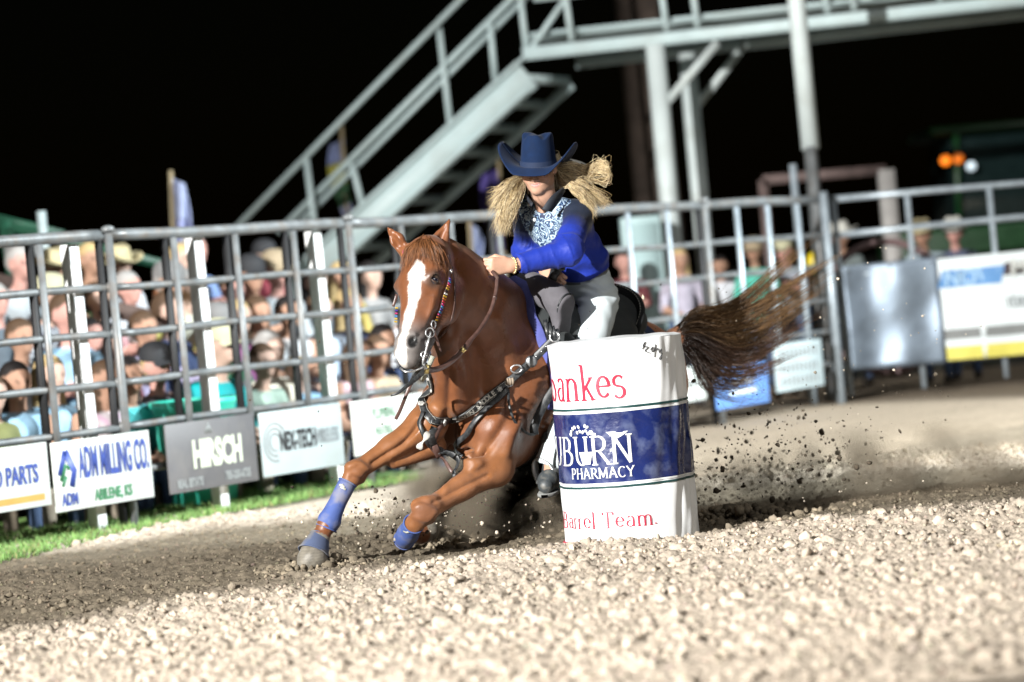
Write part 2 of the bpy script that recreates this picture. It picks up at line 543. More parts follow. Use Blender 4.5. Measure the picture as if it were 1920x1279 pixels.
# clods: loose lumps lying on the footing
def ico(sub):
    bm = bmesh.new(); bmesh.ops.create_icosphere(bm, subdivisions=sub, radius=1.0)
    V = np.array([v.co[:] for v in bm.verts]); T = np.array([[v.index for v in f.verts] for f in bm.faces]); bm.free(); return V, T
def lumps(C, R, cols, sub, seed):
    """many irregular lumps as one mesh"""
    g = np.random.default_rng(seed); V0, T0 = ico(sub); n = len(C); nv = len(V0)
    var = []
    for k in range(14):
        d = 1 + 0.30 * wav(V0 + k * 3.1, 1.9, k) + 0.20 * wav(V0 + k * 1.7, 5.0, k + 3); var.append(V0 * np.clip(d, 0.45, 1.6)[:, None] * g.uniform(0.5, 1.3, 3))
    var = np.array(var); idx = g.integers(0, 14, n)
    a, b = g.uniform(0, 6.283, n), g.uniform(0, 6.283, n)
    ca, sa, cb, sb = np.cos(a), np.sin(a), np.cos(b), np.sin(b)
    M = np.zeros((n, 3, 3)); M[:, 0, 0] = ca; M[:, 0, 1] = -sa * cb; M[:, 0, 2] = sa * sb; M[:, 1, 0] = sa; M[:, 1, 1] = ca * cb; M[:, 1, 2] = -ca * sb; M[:, 2, 1] = sb; M[:, 2, 2] = cb
    V = np.einsum('nij,nvj->nvi', M, var[idx]) * R[:, None, None] + C[:, None, :]
    T = (T0[None] + (np.arange(n) * nv)[:, None, None]).reshape(-1, 3)
    return V.reshape(-1, 3), T, np.repeat(cols, nv, 0)
def scatter(n, y0, y1, seed):
    g = np.random.default_rng(seed); u = g.uniform(0, 1, n); y = np.sqrt(y0 ** 2 + u * (y1 ** 2 - y0 ** 2)); x = g.uniform(-1, 1, n) * (0.2 * y + 0.55)
    return x, y, g
x, y, g = scatter(30000, 7.3, 15.5, 1)
r = np.clip(np.exp(g.normal(-5.15, 0.42, len(x))), 0.0035, 0.015); r *= 1 - 0.25 * trackband(x, y)
big = g.uniform(0, 1, len(x))
C = np.stack([x, y, gz(x, y) - 0.004 + rough(x, y) + r * g.uniform(-0.1, 0.6, len(x))], 1)
cols = soil_col(x, y) * g.uniform(0.62, 1.22, len(x))[:, None] * (1 + g.normal(0, 0.03, (len(x), 3)))
cols = np.clip(cols, 0.02, 0.62)
V, T, Cc = lumps(C, r, cols, 1, 4)
x, y, g = scatter(3200, 7.3, 15.0, 2)
keep = g.uniform(0, 1, len(x)) < (0.35 + 0.65 * np.exp(-((y - 11.3) / 0.7) ** 2) + 0.3 * (y < 10)); x, y = x[keep], y[keep]
r2 = np.clip(np.exp(g.normal(-4.30, 0.32, len(x))), 0.008, 0.032) * (1 - 0.35 * trackband(x, y))
ob = ((x - 0.454) ** 2 + (y - 12.0) ** 2 > (0.30 + r2) ** 2); x, y, r2 = x[ob], y[ob], r2[ob]
C2 = np.stack([x, y, gz(x, y) + 0.004 + r2 * g.uniform(0.0, 0.5, len(x))], 1); c2 = np.clip(soil_col(x, y) * g.uniform(0.7, 1.22, len(x))[:, None], 0.02, 0.62)
V2, T2, Cc2 = lumps(C2, r2, c2, 2, 6)
me = mesh_np('dirt_clods', V, None, T); set_col(me, Cc); o = link('dirt_clods', me, soil); tag(o, 'loose pale dirt clods covering the arena floor', 'dirt', kind='stuff')
me = mesh_np('large_dirt_clods', V2, None, T2); set_col(me, Cc2); o = link('large_dirt_clods', me, soil); tag(o, 'larger crumbly dirt lumps scattered on the arena floor', 'dirt', kind='stuff')
# ================================================================== arena fence
FP1 = gnd(245, 990); FP2 = gnd(690, 910)
FD = nz((FP2 - FP1) * [1, 1, 0]); FN = np.array([FD[1], -FD[0], 0.0])            # FN faces the arena
FH = 1.65; PANEL = 2.14
def on_fence(px, py, off=0.0):
    d = ray(px, py); o = np.array([0, 0, EYE]); t = ((FP1 + FN * off - o) @ FN) / (d @ FN); return o + d * t
def fpt(s, z, off=0.0): return FP1 + FD * s + FN * off + np.array([0, 0, z])
def fs(p): return (p - FP1) @ FD
steel = mat('grey_pipe', (0.135, 0.145, 0.15), rough=0.42, metal=0.15, var=0.25, vs=9, bump=0.15, bs=80, dirt=(0.14, 0.11, 0.085), damt=0.5, dscale=12)
galv = mat('galvanised_pipe', (0.30, 0.35, 0.39), rough=0.35, metal=0.3, var=0.2, vs=14, bump=0.1, bs=90)
blackst = mat('black_steel_and_shade', (0.006, 0.006, 0.007), rough=0.6, var=0.3)  # steel on the tractor chassis, painted shade on the fence bars
whitep = mat('white_paint', (0.78, 0.79, 0.79), rough=0.5, var=0.04, vs=6, dirt=(0.55, 0.53, 0.50), damt=0.15, dscale=6)
RZ = [1.635, 1.345, 1.09, 0.815, 0.565, 0.31]
for k, (s0, label) in enumerate(((-2 * PANEL, 'grey pipe panel beyond the auto parts sign'), (-PANEL, 'grey pipe panel holding the auto parts and milling signs'), (0.0, 'grey pipe panel holding the real estate and wireless signs'), (PANEL, 'grey pipe panel behind the chestnut horse'), (2 * PANEL, 'grey pipe panel behind the barrel'), (3 * PANEL, 'grey pipe panel holding the blue and the notice signs by the gate'))):
    end = fs(gnd(1560, 752)) if k == 5 else s0 + PANEL
    L = end - s0
    pn = empty('fence_panel', fpt(s0 + L / 2, 0), label, 'fence panel', 'pipe panels of the arena fence')
    for i, z in enumerate(RZ):
        r = 0.033 if i == 0 else 0.021
        nseg = 14; P = [fpt(s0 + L * t, z + 0.004 * math.sin(7 * t + i + k), 0.0) for t in np.linspace(0, 1, nseg)]
        MB().tube(P, r, 12).build('rail', steel, pn, True)
    for j in range(1, 4):
        s = s0 + L * j / 4
        MB().tube([fpt(s, 0.30, 0.030), fpt(s, RZ[0] - 0.03, 0.030)], 0.020, 10).build('upright', galv if k > 3 else steel, pn, True)
        if k < 4: MB().bar(fpt(s - 0.042, 0.30, -0.006), fpt(s - 0.042, RZ[0] - 0.03, -0.006), 0.034, 0.035, FD).build('shade_bar', blackst, pn)  # black bar stands in for the unlit left side of the upright
    post = MB().tube([fpt(s0, -0.05, 0.034), fpt(s0, FH + 0.01, 0.034)], 0.024, 14).build('post', steel, pn, True)
    MB().tube([fpt(s0, FH + 0.005, 0.034), fpt(s0, FH + 0.03, 0.034), fpt(s0, FH + 0.04, 0.034)], [0.040, 0.036, 0.015], 14).build('cap', steel, post, True)
    MB().bar(fpt(s0 - 0.047, -0.05, 0.0), fpt(s0 - 0.047, FH - 0.02, 0.0), 0.030, 0.035, FD).build('shade_bar', blackst, pn)  # unlit side of the post, put in as a black bar
    for z in RZ[1:]:
        MB().tube([fpt(s0 - 0.028, z, 0.004), fpt(s0 + 0.035, z, 0.004)], 0.029, 12).build('clamp', steel, pn, True)
    if k == 5:
        MB().tube([fpt(end - 0.02, -0.05, 0.034), fpt(end - 0.02, FH + 0.02, 0.034)], 0.034, 14).build('post', galv, pn, True)
# ---- white posts behind the fence
for (mx_, my_), lb in (((151, 620), 'white square post rising behind the milling company sign'), ((384, 610), 'white square post rising behind the green tub'), ((607, 600), 'white square post rising behind the wireless sign')):
    g0 = fpt(fs(on_fence(mx_, my_, -0.062)), 0, -0.062); w = 0.075
    m = MB(); m.bar(g0 + [0, 0, -0.05], g0 + [-0.02, 0, 1.60], w, w, FD); o = m.build('white_post', whitep); bevel(o, 0.006)
    tag(o, lb, 'post', 'white posts behind the arena fence')

# ================================================================== signs hung on the fence
sign_w = mat('sign_white', (0.46, 0.48, 0.46), rough=0.5, var=0.05, vs=4, dirt=(0.36, 0.34, 0.30), damt=0.25, dscale=6)
sign_p = mat('sign_pale', (0.29, 0.34, 0.35), rough=0.5, var=0.06, vs=4, dirt=(0.25, 0.25, 0.23), damt=0.3, dscale=6)
sign_g = mat('sign_grey', (0.085, 0.083, 0.088), rough=0.55, var=0.12, vs=5, dirt=(0.14, 0.13, 0.12), damt=0.3, dscale=8)
def pm(n, c, **k): return mat(n, c, rough=0.5, var=0.08, **k)
blu = pm('print_blue', (0.018, 0.045, 0.23)); grn = pm('print_green', (0.03, 0.16, 0.07)); crm = pm('print_cream', (0.42, 0.45, 0.36)); gry = pm('print_grey', (0.16, 0.18, 0.19)); blk = pm('print_black', (0.012, 0.014, 0.016)); orn = pm('print_orange', (0.42, 0.22, 0.045)); lgr = pm('print_lightgrey', (0.17, 0.18, 0.18)); lbl = pm('print_lightblue', (0.10, 0.24, 0.48)); redp = pm('print_red', (0.40, 0.03, 0.04)); yel = pm('print_yellow', (0.55, 0.50, 0.10))
class Sign:
    def __init__(s, name, px0, px1, pyt, pyb, board, label, off=0.075, group='sponsor signs along the arena fence', z=None, tilt=0.0):
        a = on_fence(px0, (pyt + pyb) / 2, off); b = on_fence(px1, (pyt + pyb) / 2, off)
        s.s0, s.s1 = fs(a), fs(b); xm = (px0 + px1) / 2
        s.zt, s.zb = on_fence(xm, pyt, off)[2], on_fence(xm, pyb, off)[2]
        s.off = off; s.w, s.h = s.s1 - s.s0, s.zt - s.zb
        s.root = MB().box(fpt((s.s0 + s.s1) / 2, (s.zt + s.zb) / 2, off), (s.w, 0.012, s.h), np.stack([FD, FN, np.array([0, 0, 1.0])], 1)).build(name, board)
        bevel(s.root, 0.003); tag(s.root, label, 'sign', group)
    def p(s, u, v, lift=0.0085): return fpt(s.s0 + u * s.w, s.zb + v * s.h, s.off + lift)
    def text(s, body, u, v, hgt, m, sx=1.0, bold=0.0, name='lettering'):
        return text_obj(name, body, hgt * s.h, s.p(u, v), FD, np.array([0, 0, 1.0]), FN, m, s.root, 0.0015, bold, sx)
    def rect(s, u0, v0, u1, v1, m, name='stripe', lift=0.0078):
        return MB().quad(s.p(u0, v0, lift), s.p(u1, v0, lift), s.p(u1, v1, lift), s.p(u0, v1, lift)).build(name, m, s.root)
    def line(s, pts, w, m, name='logo_mark', lift=0.0082):
        P = [s.p(u, v, lift) for u, v in pts]; return MB().strap(P, [FN] * len(P), w, 0.001).build(name, m, s.root)
S1 = Sign('sponsor_sign', -90, 92, 840, 962, sign_w, 'white auto parts sign with blue lettering and orange stripe')
S1.text('AUTO PARTS', 0.52, 0.52, 0.40, blu, 0.62, 0.004); S1.rect(0.0, 0.10, 0.93, 0.20, orn)
S2 = Sign('sponsor_sign', 98, 284, 818, 948, sign_w, 'white milling company sign with tall blue letters and green leaf mark')
S2.text('ADM MILLING CO.', 0.615, 0.64, 0.62, blu, 0.285, 0.006); S2.text('ABILENE, KS', 0.58, 0.16, 0.22, grn, 0.66, 0.003); S2.text('ADM', 0.14, 0.16, 0.24, blu, 0.62, 0.003)
S2.line([(0.06, 0.52), (0.13, 0.86)], 0.035, blu); S2.line([(0.13, 0.86), (0.205, 0.56), (0.17, 0.34)], 0.04, blu); S2.line([(0.07, 0.44), (0.12, 0.66), (0.16, 0.60)], 0.028, grn); S2.line([(0.08, 0.36), (0.12, 0.50)], 0.02, grn)
S3 = Sign('sponsor_sign', 312, 480, 785, 915, sign_g, 'dark grey real estate sign with cream lettering')
S3.text('HIRSCH', 0.55, 0.50, 0.52, crm, 0.60, 0.012); S3.text('REAL ESTATE', 0.22, 0.12, 0.16, lgr, 0.58, 0.004); S3.text('785-200-6735', 0.76, 0.14, 0.17, lgr, 0.58, 0.004)
for dx in (-0.035, 0, 0.035): S3.line([(0.47 + dx, 0.80), (0.47 + dx * 0.5, 0.88), (0.47, 0.95 - abs(dx))], 0.016, lgr)
S4 = Sign('sponsor_sign', 488, 642, 764, 884, sign_p, 'pale wireless company sign with grey lettering and ringed mark')
S4.text('NEX-TECH', 0.44, 0.50, 0.40, blk, 0.46, 0.006); S4.text('WIRELESS', 0.80, 0.50, 0.32, gry, 0.44, 0.003)
for q in (0.10, 0.16, 0.22): S4.line([(0.16 + q * 0.62 * math.cos(a), 0.52 + q * 1.35 * math.sin(a)) for a in np.linspace(0.6, 4.9, 18)], 0.010, lgr)
S5 = Sign('sponsor_sign', 660, 800, 744, 846, sign_w, 'white sign with faded green lettering half hidden by the horse foreleg')
S5.text('PLUMBING', 0.42, 0.72, 0.30, grn, 0.50); S5.text('HEATING', 0.40, 0.40, 0.26, grn, 0.50); S5.text('& AIR', 0.36, 0.14, 0.22, grn, 0.5)
S6 = Sign('sponsor_sign', 1236, 1322, 690, 756, sign_w, 'small white sign just beyond the barrel'); S6.rect(0.15, 0.45, 0.85, 0.55, lgr)
S7 = Sign('sponsor_sign', 1340, 1440, 684, 762, pm('sign_blue', (0.09, 0.20, 0.46)), 'small blue sign below the streaming tail'); S7.rect(0.25, 0.30, 0.75, 0.42, sign_w, 'print_line'); S7.rect(0.30, 0.55, 0.70, 0.66, sign_w, 'print_line')
S8 = Sign('sponsor_sign', 1452, 1542, 640, 730, sign_p, 'pale notice sign with rows of grey print near the gate')
for v in (0.20, 0.47, 0.78):
    for u in np.linspace(0.14, 0.86, 9): S8.rect(u - 0.03, v - 0.09, u + 0.018, v + 0.09, lgr, 'print_line')

# ================================================================== gate at the right
GD = 22.0
gate = empty('gate', at(1740, 745, GD) * [1, 1, 0], 'wide galvanised pipe gate hung with a sheet metal panel', 'gate')
def gp(px, py, D=GD): return at(px, py, D)
for (y0, y1) in ((374, 342), (442, 405), (520, 484), (600, 566), (690, 660)):
    MB().tube([gp(1560, y0), gp(1740, (y0 + y1) / 2), gp(2160, y1 - (y0 - y1) * 0.56)], 0.026, 12).build('rail', galv, gate, True)
for (xt, yt, xb, yb) in ((1562, 372, 1596, 742), (1854, 348, 1888, 708), (1700, 360, 1734, 728)):
    MB().tube([gp(xt, yt), gp(xb, yb)], 0.024, 12).build('upright', galv, gate, True)
zinc = mat('zinc_sheet', (0.20, 0.25, 0.31), rough=0.5, metal=0.5, var=0.35, vs=3.5, bump=0.3, bs=5, bdist=0.03)
nx, nyy = 26, 22; G = []
for v in np.linspace(0, 1, nyy):
    row = []
    for u in np.linspace(0, 1, nx):
        a = gp(1578 + 178 * u, 500 - 18 * u, GD - 0.06); b = gp(1597 + 176 * u, 694 - 14 * u, GD - 0.06); p = a * (1 - v) + b * v
        p[1] += 0.025 * math.sin(6 * u + 3 * v) * math.sin(5 * v + 1) - 0.02 * math.cos(11 * u); row.append(p)
    G.append(row)
sh = MB().grid(np.array(G)).build('sheet_panel', zinc, gate, True); sm = sh.modifiers.new('solid', 'SOLIDIFY'); sm.thickness = 0.006
for u in (0.06, 0.5, 0.94):
    p = gp(1578 + 178 * u, 508 - 18 * u, GD - 0.10); MB().tube([p, p + [0, -0.012, 0]], [0.012, 0.006], 8).build('bolt', galv, sh, True)
# cluster of gate posts
for (xt, yt, xb, yb, r, D, lb_) in ((1486, 308, 1526, 758, 0.030, 21.9, 'slim steel gate post beside the last fence panel'), (1520, 275, 1562, 752, 0.040, 22.1, 'thickest and tallest steel gate post under the white pole sleeve'), (1543, 360, 1578, 752, 0.034, 21.8, 'short steel gate post carrying the gate hinge')):
    a, b = at(xt, yt, D), at(xb, yb, D); o = MB().tube([np.array([b[0], b[1], -0.05]), a], r, 14).build('gate_post', galv if r < 0.04 else steel, None, True)
    tag(o, lb_, 'gate post', 'steel posts at the gate')
# banner on the gate
bw = mat('banner_vinyl', (0.60, 0.66, 0.68), rough=0.45, var=0.05, vs=3, bump=0.15, bs=4, bdist=0.02)
G = []
def bpnt(u, v, dy=0.0):
    a = gp(1757 + 200 * u, 486 - 20 * u, GD - 0.10); b = gp(1777 + 200 * u, 676 - 16 * u, GD - 0.10); p = a * (1 - v) + b * v; p[1] += 0.012 * math.sin(9 * u + 2 * v) + dy; return p
ban = MB().grid(np.array([[bpnt(u, v) for u in np.linspace(0, 1, 24)] for v in np.linspace(0, 1, 12)])).build('banner', bw, None, True)
sm = ban.modifiers.new('solid', 'SOLIDIFY'); sm.thickness = 0.004; tag(ban, 'white vinyl banner with blue flag mark and yellow bottom stripe on the gate', 'banner')
def bpatch(name, u0, v0, u1, v1, m, sk=0.0, dy=-0.006):
    return MB().grid(np.array([[bpnt(u + sk * (v - v0), v, dy) for u in np.linspace(u0, u1, 8)] for v in np.linspace(v0, v1, 4)])).build(name, m, ban, True)
bpatch('yellow_stripe', 0, 0.87, 1, 1.0, yel); bpatch('blue_flag', 0.03, 0.12, 0.62, 0.29, lbl, -0.3); bpatch('grey_field', 0.0, 0.70, 1.0, 0.80, lgr)
bpatch('dark_bar', 0.62, 0.10, 1.0, 0.22, pm('print_maroon', (0.06, 0.045, 0.05)), -0.2)
ex = np.array([1.0, 0, 0]); ez = np.array([0, 0, 1.0]); ny_ = np.array([0, -1.0, 0])
text_obj('lettering', 'NOW', 0.17, bpnt(0.30, 0.21, -0.014), ex, ez, ny_, pm('print_palerblue', (0.30, 0.46, 0.62)), ban, 0.002, 0.004)
text_obj('lettering', 'Mc', 0.19, bpnt(0.80, 0.16, -0.02), ex, ez, ny_, sign_w, ban, 0.002, 0.006)
text_obj('lettering', 'Internet', 0.17, bpnt(0.78, 0.47, -0.014), ex, ez, ny_, gry, ban, 0.002, 0.002, 0.8)
# ================================================================== grass, bleachers, tub
gm = mat('grass_blades', rough=0.7, attr='Col', var=0.2, vs=6, bump=0, spec=0.2)
g = np.random.default_rng(31); n = 42000
s = g.uniform(-2.6, 2.6, n); off = -g.beta(1.0, 1.6, n) * 2.4 + 0.42 * np.clip(1 - (s + 2.6) / 3.4, 0, 1) + 0.1
x = FP1[0] + FD[0] * s + FN[0] * off; y = FP1[1] + FD[1] * s + FN[1] * off
h = g.uniform(0.018, 0.055, n); a = g.uniform(0, 6.28, n); w = g.uniform(0.002, 0.0045, n); ln = g.uniform(0.01, 0.05, n); b = g.uniform(0, 6.28, n)
z0 = gz(x, y); dx, dy = np.cos(a) * w, np.sin(a) * w; lx, ly = np.cos(b) * ln, np.sin(b) * ln
V = np.stack([np.stack([x - dx, y - dy, z0 - 0.005], 1), np.stack([x + dx, y + dy, z0 - 0.005], 1), np.stack([x + dx * .7 + lx * .4, y + dy * .7 + ly * .4, z0 + h * .6], 1), np.stack([x - dx * .7 + lx * .4, y - dy * .7 + ly * .4, z0 + h * .6], 1), np.stack([x + lx, y + ly, z0 + h], 1)], 1)
i = np.arange(n)[:, None] * 5; Q = i + np.array([[0, 1, 2, 3]]); T = i + np.array([[3, 2, 4]])
gc = np.array([0.16, 0.28, 0.085]) * g.uniform(0.55, 1.4, n)[:, None]; gc[g.uniform(0, 1, n) < 0.12] = (0.25, 0.22, 0.10)
me = mesh_np('grass', V.reshape(-1, 3), Q, T); set_col(me, np.repeat(gc, 5, 0)); tag(link('grass', me, gm, None, False), 'bright green turf along the foot of the arena fence', 'grass', kind='stuff')
turf = mat('turf_soil', (0.09, 0.16, 0.05), rough=0.95, var=0.5, vs=7, bump=0.6, bs=50, bdist=0.02)
q = [fpt(-6.0, 0.012, -0.15), fpt(3.0, 0.012, -0.15), fpt(3.0, 0.012, -9), fpt(-6, 0.012, -9)]
MB().quad(*q).build('lawn_ground', turf)['kind'] = 'structure'
# bleachers: rows rising away from the fence
wood = mat('bleacher_wood', (0.060, 0.040, 0.034), rough=0.8, var=0.3, vs=5, bump=0.4, bs=30)
frame = mat('green_frame', (0.008, 0.055, 0.030), rough=0.5, var=0.2)
ROWS = [(0.95, 0.12), (1.70, 0.37), (2.45, 0.62), (3.20, 0.87)]          # metres behind the fence, seat height
bl = empty('bleachers', fpt(-0.4, 0, -2.0), 'weathered brown plank bleachers with dark green frame behind the fence', 'bleachers')
for o_, z in ROWS:
    s0, s1 = -4.5, 2.5 + 0.2 * o_
    for k in (0, 1): MB().bar(fpt(s0, z - 0.02, -o_ + 0.07 - 0.145 * k), fpt(s1, z - 0.02, -o_ + 0.07 - 0.145 * k), 0.135, 0.04).build('seat_plank', wood, bl)
    MB().bar(fpt(s0, z - 0.16, -o_ + 0.38), fpt(s1, z - 0.16, -o_ + 0.38), 0.22, 0.035).build('foot_plank', wood, bl)
    for ss_ in (s0 + 0.3, (s0 + s1) / 2, s1 - 0.2): MB().bar(fpt(ss_, -0.05, -o_), fpt(ss_, z - 0.04, -o_), 0.06, 0.06).build('support', frame, bl)
for (p, q_) in (((-30, 520, 19.0), (342, 612, 18.0)), ((150, 672, 17.5), (300, 712, 17.0))):
    a, b = at(*p), at(*q_); MB().bar(a, b, 0.04, 0.11).build('side_rail', wood, bl)
for (p, q_, w) in (((-30, 412, 20.2), (350, 508, 20.2), 0.075), ((10, 415, 20.2), (55, 700, 20.2), 0.09), ((-20, 405, 20.25), (120, 440, 20.25), 0.06)):
    MB().bar(at(*p), at(*q_), w, w).build('roof_frame', frame, bl)
MB().tube([at(77, 396, 20.0), at(95, 580, 20.0)], 0.034, 10).build('pipe_post', mat('pale_pipe', (0.30, 0.36, 0.37), rough=0.5), bl, True)
# turquoise tub
tubm = mat('turquoise_plastic', (0.05, 0.56, 0.42), rough=0.4, var=0.08, vs=4, dirt=(0.2, 0.3, 0.24), damt=0.25)
c = gnd(440, 948) - FN * 0.25; c[2] = 0.0
prof = [(0.19, 0.0), (0.21, 0.03), (0.235, 0.30), (0.245, 0.52), (0.265, 0.53), (0.27, 0.56), (0.255, 0.56), (0.235, 0.52), (0.19, 0.04), (0.02, 0.04)]
tb_ = MB().grid(np.array([[c + np.array([r * math.cos(a), r * math.sin(a), z * 1.16]) for a in np.linspace(0, 2 * math.pi, 37)] for r, z in prof])).build('plastic_tub', tubm, None, True)
tag(tb_, 'turquoise plastic tub standing behind the dark real estate sign', 'tub')
for k in range(2):
    a0 = 1.2 + math.pi * k; e = np.array([math.cos(a0), math.sin(a0), 0]); t = np.array([-e[1], e[0], 0])
    MB().tube([c + e * 0.26 + t * 0.06 + [0, 0, 0.58], c + e * 0.31 + t * 0.05 + [0, 0, 0.55], c + e * 0.31 - t * 0.05 + [0, 0, 0.55], c + e * 0.26 - t * 0.06 + [0, 0, 0.58]], 0.012, 8).build('handle', tubm, tb_, True)

# ================================================================== staircase and platform
stm = mat('pale_steel', (0.46, 0.57, 0.58), rough=0.5, var=0.12, vs=2.5, bump=0.1, bs=40, dirt=(0.20, 0.20, 0.18), damt=0.35, dscale=2.5)
stair = empty('staircase', at(560, 560, 24.6) * [1, 1, 0], 'pale steel staircase with handrails climbing to the raised platform', 'staircase')
def sl(p0, p1, t): return np.asarray(p0) * (1 - t) + np.asarray(p1) * t
C0, C1 = at(402, 636, 24.9), at(985, 100, 24.0)               # top edge of the near stringer
wv = np.array([0.43, 0.79, 0.0]) * 0.95
for o_, nm in ((0, 'stringer'), (1, 'stringer')):
    a, b = C0 + wv * o_, C1 + wv * o_; m = MB(); dz = np.array([0, 0, -0.30])
    if o_ == 0:
        m.bar(a + dz * 0.6, b + dz * 0.6, 0.035, 0.30, (0, 0, 1)); m.bar(a - [0, 0.02, 0.03], b - [0, 0.02, 0.03], 0.09, 0.025, (0, 0, 1)); m.bar(a + dz * 1.2 - [0, 0.02, -0.03], b + dz * 1.2 - [0, 0.02, -0.03], 0.09, 0.025, (0, 0, 1))
    else:
        m.bar(a + dz * 0.85, b + dz * 0.85, 0.04, 0.09, (0, 0, 1))
    m.build(nm, stm, stair)
nT = 12
for k in range(nT):
    p = sl(C0, C1, (k + 0.6) / nT) + np.array([0, 0, -0.13]); d = nz((C1 - C0) * [1, 1, 0])
    td = MB().bar(p + wv * 0.03, p + wv * 0.97, 0.20, 0.03, (0, 0, 1)).build('tread', stm, stair)
    MB().bar(p + wv * 0.03 + d * 0.10 + [0, 0, -0.02], p + wv * 0.97 + d * 0.10 + [0, 0, -0.02], 0.012, 0.08, (0, 0, 1)).build('lip', stm, td)
A0, A1 = at(432, 438, 24.8), at(905, -42, 24.1); B0, B1 = at(522, 436, 24.8), at(1000, -42, 24.1)
m = MB(); m.bar(A0, A1, 0.045, 0.045); m.build('handrail', stm, stair)
m = MB(); m.bar(B0, B1, 0.05, 0.05); m.build('midrail', stm, stair); MB().bar(B0 + [0.05, 0, -0.06], B1 + [0.05, 0, -0.06], 0.04, 0.04).build('midrail', stm, stair)
for (x0, y0, x1, y1, D) in ((574, 296, 596, 470, 24.6), (822, 42, 848, 268, 24.3), (919, 46, 928, 150, 24.15), (660, 308, 682, 395, 24.5), (975, -10, 988, 104, 24.05)):
    MB().bar(at(x0, y0, D), at(x1, y1, D), 0.06, 0.05, (1, 0, 0)).build('baluster', stm, stair)
MB().bar(at(398, 560, 24.5), at(640, 570, 24.5), 0.05, 0.06).build('cross_brace', stm, stair)
MB().bar(at(625, 470, 24.7), at(660, 720, 24.7), 0.09, 0.09, (1, 0, 0)).build('support_leg', stm, stair)

plat = empty('platform', at(1290, 640, 24.4) * [1, 1, 0], 'raised steel walkway on round white columns with braces', 'platform')
PD = 24.0
MB().bar(at(980, 102, PD), at(2300, -41, PD), 0.06, 0.11).build('edge_beam', stm, plat); MB().bar(at(1080, 118, PD + 1.3), at(2300, -17, PD + 1.3), 0.06, 0.11).build('edge_beam', stm, plat)
deck = MB().bar(sl(at(985, 92, PD), at(985, 92, PD + 1.3), 0.5) + [0, 0.02, 0.07], sl(at(2295, -50, PD), at(2295, -50, PD + 1.3), 0.5) + [0, 0.02, 0.07], 1.2, 0.03); deck.build('deck', stm, plat)
MB().bar(at(1000, -2, PD), at(2300, -143, PD), 0.05, 0.05).build('handrail', stm, plat)
MB().bar(at(990, 100, PD), at(1062, -5, PD), 0.045, 0.045).build('rail_brace', stm, plat)
for x in (1068, 1246, 1304, 1548, 1598, 1760, 1930, 2110): MB().bar(at(x - 9, -8 - (x - 1000) * 0.108, PD), at(x + 4, 84 - (x - 1000) * 0.108, PD), 0.055, 0.05, (1, 0, 0)).build('rail_post', stm, plat)
colm = mat('white_column', (0.46, 0.52, 0.52), rough=0.5, var=0.1, vs=2.5, dirt=(0.25, 0.25, 0.22), damt=0.3, dscale=3)
for (xt, yt, xb, yb, D, r) in ((1228, 84, 1281, 620, 24.0, 0.086), (1288, 100, 1338, 620, 25.0, 0.080)):
    a, b = at(xt, yt, D), at(xb, yb, D); b[2] = -0.05; b[0] = a[0] + 0.005; MB().tube([b, a], r, 20).build('column', colm, plat, True)
for (a, b, D) in (((1345, 80), (1250, 192), 24.0), ((1398, 82), (1310, 196), 25.0)): MB().bar(at(*a, D), at(*b, D), 0.07, 0.07).build('knee_brace', colm, plat)
# light pole by the gate: white sleeve on a steel pipe
b = at(1540, 740, 22.3); a = at(1520, 280, 22.3); t = at(1487, -60, 22.3)
lp = MB().tube([np.array([a[0], a[1], -0.05]), np.array([a[0], a[1], a[2] + 0.1])], 0.055, 16).build('light_pole', steel, None, True); tag(lp, 'tall pole with white upper sleeve standing behind the gate posts', 'pole')
MB().tube([a, np.array([a[0] - 0.01, a[1], a[2] + 1.2]), t + [0.02, 0, 0.3]], 0.075, 18).build('white_sleeve', colm, lp, True)
# wooden utility poles further back
wp = mat('pole_wood', (0.10, 0.075, 0.06), rough=0.85, var=0.35, vs=5, bump=0.5, bs=20)
for (x, y0, D, r, lb) in ((1205, -40, 29, 0.14, 'thick wooden utility pole behind the platform columns'), (1160, -40, 33, 0.11, 'slim wooden utility pole behind the platform stairs')):
    a = at(x, y0, D); MB().tube([np.array([a[0] + 0.1, a[1], -0.1]), a + [0, 0, 0.8]], [r, r * 0.85], 14).build('utility_pole', wp, None, True); tag(bpy.context.scene.objects[-1] if False else COL.objects[-1], lb, 'pole')
# pale cabinet
c = at(1205, 480, 23.6); w_, h_ = 0.32, 1.65
cab = MB().box((c[0], c[1], 0.83), (0.34, 0.30, 1.66)).build('cabinet', mat('cabinet_paint', (0.34, 0.47, 0.48), rough=0.5, var=0.06)); bevel(cab, 0.01); tag(cab, 'tall pale blue cabinet beside the platform columns', 'cabinet')
MB().box((c[0], c[1] - 0.155, 0.9), (0.28, 0.012, 1.4)).build('door', MATS['cabinet_paint'], cab); MB().box((c[0] + 0.10, c[1] - 0.166, 0.95), (0.02, 0.02, 0.10)).build('handle', steel, cab)
